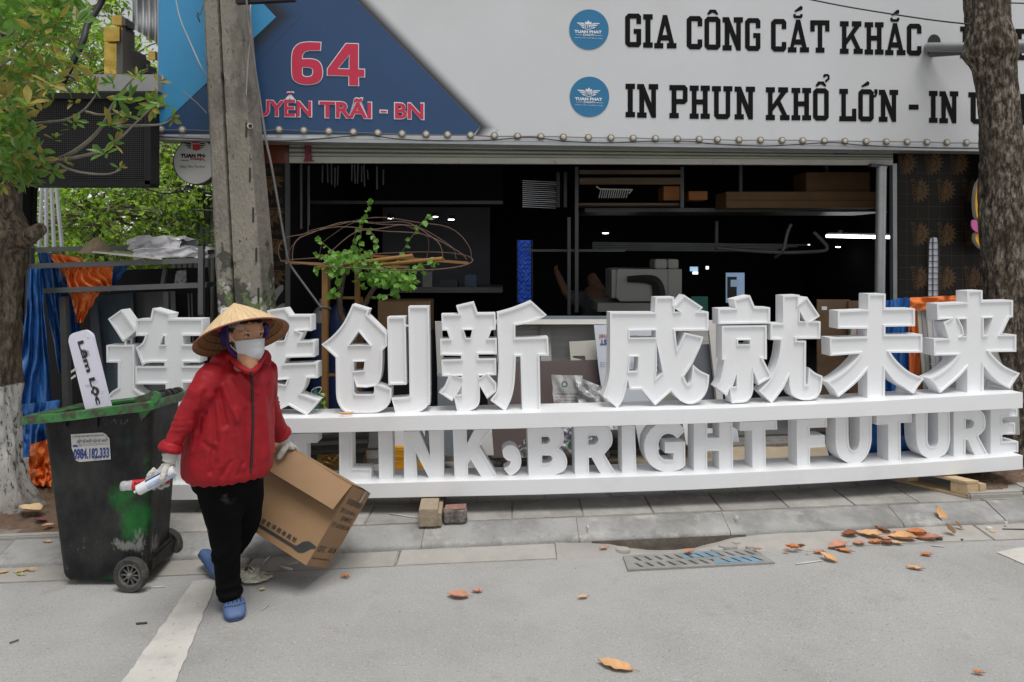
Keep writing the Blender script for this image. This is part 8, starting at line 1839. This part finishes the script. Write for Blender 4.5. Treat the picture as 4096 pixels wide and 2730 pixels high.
LV = [ # x, y, length, rot, curl, mat, label
 (2462,2668,.165,1.15,.25,0,'large pale orange leaf alone at the bottom of the road'),
 (3912,2695,.05,1.4,.4,1,'small orange leaf near the bottom right corner of the road'),
 (1832,2388,.12,1.45,.35,4,'reddish leaf on the road right of the carton, the larger of two'),
 (1907,2368,.06,1.5,.5,4,'small reddish leaf just above the larger reddish one'),
 (1380,2310,.06,1.2,.6,1,'curled orange leaf on the road below the carton'),
 (1048,2361,.035,1.7,.4,3,'tiny tan leaf on the road beside the black trousers'),
 (2331,2393,.06,1.9,.5,3,'yellow leaf lying alone left of centre on the road'),
 (3760,2090,.13,.35,.4,0,'big tan leaf propped against the kerb lip'),
 (3833,2116,.07,1.3,.4,0,'tan leaf just right of the one propped on the kerb'),
 (3795,2136,.09,1.6,.6,0,'curled tan leaf below the propped leaf'),
 (3530,2128,.10,1.2,.5,2,'dark red curled leaf standing at the back of the leaf heap'),
 (3480,2143,.16,1.2,.3,0,'wide tan leaf in the middle of the leaf heap'),
 (3540,2160,.09,1.5,.35,4,'pink leaf lying in the leaf heap'),
 (3605,2135,.10,1.3,.3,4,'pinkish leaf at the back right of the leaf heap'),
 (3665,2142,.13,1.35,.6,1,'arched orange brown leaf in the leaf heap'),
 (3610,2160,.17,1.2,.45,0,'long tan leaf along the front of the leaf heap'),
 (3710,2162,.15,1.35,.5,4,'long pale pink leaf at the right of the leaf heap'),
 (3400,2143,.11,1.6,.5,2,'brown leaf at the left of the leaf heap'),
 (3350,2190,.14,1.9,.35,4,'crinkled pink orange leaf in front of the leaf heap'),
 (3375,2205,.10,1.0,.3,1,'orange leaf half under the crinkled one'),
 (3312,2240,.10,.7,.4,0,'tan leaf standing in front of the leaf heap'),
 (3435,2180,.08,1.5,.5,4,'small pink leaf between heap and crinkled leaf'),
 (3500,2175,.09,1.6,.5,1,'rust leaf at the front of the leaf heap'),
 (3545,2178,.08,1.5,.6,2,'dark brown leaf at the front of the leaf heap'),
 (3590,2178,.07,1.5,.4,3,'pale leaf at the front right of the leaf heap'),
 (3275,2213,.07,1.5,.5,4,'pinkish leaf left of the leaf heap'),
 (3170,2196,.09,1.4,.6,1,'orange leaf beside the right end of the grate'),
 (3200,2190,.06,1.4,.7,2,'brown curled leaf beside the right end of the grate'),
 (3145,2202,.04,1.6,.4,1,'tiny orange leaf left of the curled brown one by the grate'),
 (3232,2208,.03,1.6,.4,0,'tiny tan leaf between grate and heap'),
 (3030,2200,.05,1.7,.5,4,'pink leaf on the far corner of the grate'),
 (3704,2222,.07,1.5,.35,1,'orange leaf alone right of the heap on the asphalt'),
 (3658,2277,.09,1.25,.3,0,'tan leaf alone below the heap on the asphalt'),
 (3368,2082,.05,1.2,.4,1,'orange leaf on the sloping kerb above the heap'),
 (2755,2212,.06,1.7,.4,1,'orange leaf at the foot of the inlet'),
 (2415,2196,.06,1.9,.4,4,'pinkish leaf at the left end of the inlet'),
 (80,2293,.07,1.9,.4,0,'tan leaf in the gutter left of the bin, middle one'),
 (125,2287,.07,1.5,.35,0,'tan leaf in the gutter nearest the bin'),
 (82,2302,.07,1.2,.2,5,'pale green leaf in the gutter left of the bin'),
 (10,2297,.06,1.5,.4,0,'tan leaf in the gutter at the left edge'),
]
for i, (x, y, L_, r_, c_, m_, lab) in enumerate(LV):
    t_ = .9 if 'propped' in lab else (.25 if 'standing' in lab else random.uniform(-.12,.12))
    zz = .045 if 'sloping kerb' in lab else (.022 if 2150 < y < 2290 and 2400 < x < 3260 else (.02 if y < 2160 and x > 3300 else .006))
    dleaf(x, y, L_, r_, c_, m_, lab, zz, random.uniform(.8,1.25), t_, .05 if L_ > .1 else .10, i)
for (x, y, L_, r_, m_, lab, z) in ((120,2045,.20,1.2,3,'large tan leaf on the soil below the whitewashed trunk',.15),(160,2085,.10,1.3,6,'plum coloured leaf on the soil left of the bin',.13),(190,2105,.07,1.9,0,'curled tan leaf on the pit edging left of the bin',.13),(187,2170,.06,1.4,0,'yellow leaf on the kerb left of the bin',.09)):
    dleaf(x, y, L_, r_, .35, m_, lab, z, 1, 0, .05, 77)
o = dleaf; p_ = onsign(1385,1655,.05); 
mb = MB(); mb.tube(catmull([p_+Vector(d) for d in ((-.05,0,.012),(-.03,-.01,.004),(.0,-.015,.004),(.035,-.01,.004),(.05,0,.012))], 4), [.004]*3+[.009]*11+[.003]*3, 6); mb.obj('dry_pod', m_dl[0], smooth=True, label='dry yellow leaf curl lying on the upper white beam', cat='leaf')
# litter
m_lit = M('white_litter', (.62,.61,.60), .6, .08, 12); m_strw = M('pale_stick', (.50,.48,.45), .7, .1, 12); m_dkst = M('dark_stick', (.06,.055,.05), .8, .2, 12)
def stick(x0,y0,x1,y1,r,mat,lab,z=.006,cat='stick'):
    mb = MB(); mb.tube([ground(x0,y0,z)+Vector((0,0,z*0)), ground(x1,y1,z)], r, 6); mb.obj('stick', mat, smooth=True, label=lab, cat=cat)
stick(1560,2056,1672,2072,.004,m_strw,'thin white stick lying against the timber block',PAV+.006)
stick(3183,2257,3290,2243,.004,m_lit,'white straw lying right of the drain grate')
stick(3727,2183,3777,2187,.004,m_strw,'pale straw below the leaf heap')
stick(1050,2256,1078,2228,.006,m_strw,'whitish twig in the gutter left of the carton',.02); stick(1115,2265,1195,2250,.004,m_strw,'long thin white strip in the gutter below the carton',.02); stick(1115,2265,1170,2278,.006,m_lit,'short white strip crossing the long one in the gutter',.02)
stick(1048,2440,1075,2420,.0025,m_strw,'thin bent twig on the road beside the clog')
stick(2940,2062,2952,2075,.004,m_lit,'white paint chip on the kerb above the grate',.10); stick(2350,2098,2353,2112,.004,m_lit,'small white mark on the kerb left of the grate',.09)
stick(4010,2117,4100,2118,.004,m_dkst,'dark stick at the right edge of the gutter',.015)
stick(595,2350,660,2346,.0025,m_lit,'short white thread on the road behind the wheel')
stick(38,2572,75,2560,.0035,m_dkst,'dark twig at the left edge of the road'); stick(545,2495,588,2492,.005,m_dkst,'flat dark scrap on the road left of the stripe')
for (x, y, w, h, lab, z, c_) in ((3957,2117,28,9,'white bottle cap near the right end of the gutter',.015,m_lit),(3970,2128,24,6,'flat yellowish scrap near the bottle cap',.012,m_dl[3]),(4024,2098,14,12,'folded white paper scrap by the kerb at right',.03,m_lit),(2820,2178,10,6,'small dark pebble near the inlet',.01,m_dkst),(3848,2159,12,4,'small black scrap on the gutter at right',.012,m_dkst),(3757,2157,30,8,'crumpled dark scrap at the right of the leaf heap',.012,m_dkst),(350,2140,8,4,'small grey chip on the kerb',.09,m_lit),(715,2180,28,8,'white scrap behind the far wheel',.06,m_lit)):
    g = ground(x, y, z); s_ = g.y/2900; mb = MB(); mb.lathe([(0,0),(w*s_/2,0),(w*s_/2*.9,h*s_),(0,h*s_)], (g.x,g.y,z-.002), 9, Matrix.Diagonal((1,.7,1))); mb.obj('scrap', c_, label=lab, cat='scrap', bevel=.002)
# crumpled plastic bag by the gutter
def pbf(u, v):
    a = u*2*PI; r_ = .02+.06*v+.02*mnoise.noise(Vector((math.cos(a)*2,math.sin(a)*2,v*3)))
    g = ground(995,2325); return Vector((g.x+.0+1.5*r_*math.cos(a), g.y+.8*r_*math.sin(a), .006+.055*(1-v)*(1+.5*mnoise.noise(Vector((u*9,v*4,2))))+.012*mnoise.noise(Vector((u*20,v*9,1)))+.012))
mb = MB(); mb.grid(pbf, 40, 12); mb.obj('plastic_bag', M('dirty_bag_film',(.46,.44,.36),.35,.25,16,.5,60,coat=.3), smooth=True, label='crumpled beige plastic bag on the road behind her leg', cat='bag')
# worker bending inside the workshop
w2 = empty('person', at(2390,1600,7.0), label='worker in a grey shirt bending at the machine inside the dark workshop', cat='person')
B2 = MB(); Yw = 8.6
B2.tube(catmull([at(2385,1450,Yw+.1),at(2385,1330,Yw+.1),at(2390,1240,Yw),at(2400,1180,Yw-.05),at(2410,1150,Yw-.05)], 4), [.15]*5+[.17]*5+[.19]*4+[.15,.11,.08], 18)
B2.tube([at(2330,1195,Yw),at(2290,1190,Yw),at(2262,1168,Yw),at(2240,1120,Yw+.05),at(2225,1085,Yw+.08)], [.085,.07,.052,.042,.036], 14)
B2.tube([at(2450,1190,Yw),at(2490,1230,Yw+.1),at(2470,1270,Yw+.3)], [.085,.06,.045], 14)
B2.tube([at(2400,1160,Yw-.03),at(2375,1128,Yw+.05),at(2366,1108,Yw+.12)], [.06,.075,.06], 14)
for i in range(4): B2.tube([at(2226+4*i-6,1088,Yw+.08),at(2220+5*i-6,1066-3*i,Yw+.1)], [.012,.008], 8)
for s_ in (-1,1): B2.tube([at(2385+35*s_,1440,Yw+.1),at(2388+38*s_,1600,Yw+.1),at(2388+38*s_,1800,Yw+.1)], [.11,.08,.06], 14)
b2 = fuse(B2, .014, 6, .5, 'body2'); finish(b2, M('worker_skin',(.22,.11,.06),.6,.1,10), 'body', w2)
S2 = MB(); S2.tube(catmull([at(2385,1450,Yw+.1),at(2385,1330,Yw+.1),at(2390,1240,Yw),at(2400,1180,Yw-.05)], 4), [.175]*5+[.19]*4+[.205]*4, 18); S2.tube([at(2345,1195,Yw),at(2300,1195,Yw),at(2275,1180,Yw)], [.10,.088,.075], 14); S2.tube([at(2440,1190,Yw),at(2480,1225,Yw+.08)], [.10,.08], 14)
s2 = fuse(S2, .014, 6, .5, 'shirt2'); displace(s2, lambda v, n: .012*mnoise.noise(v*9)+.006*mnoise.noise(v*22)); finish(s2, M('grey_work_shirt',(.085,.088,.095),.85,.2,10), 'shirt', w2)
H2 = MB(); H2.tube([at(2368,1112,Yw+.13),at(2362,1096,Yw+.12)], [.078,.05], 14); h2 = fuse(H2, .012, 4, .5, 'hair2'); finish(h2, m_hair, 'hair', w2)
TT = MB(); 
for s_ in (-1,1): TT.tube([at(2385+25*s_,1420,Yw+.1),at(2388+38*s_,1600,Yw+.1),at(2388+38*s_,1780,Yw+.1)], [.14,.105,.085], 14)
t2 = fuse(TT, .014, 6, .5, 'trousers2'); finish(t2, m_trs, 'trousers', w2)
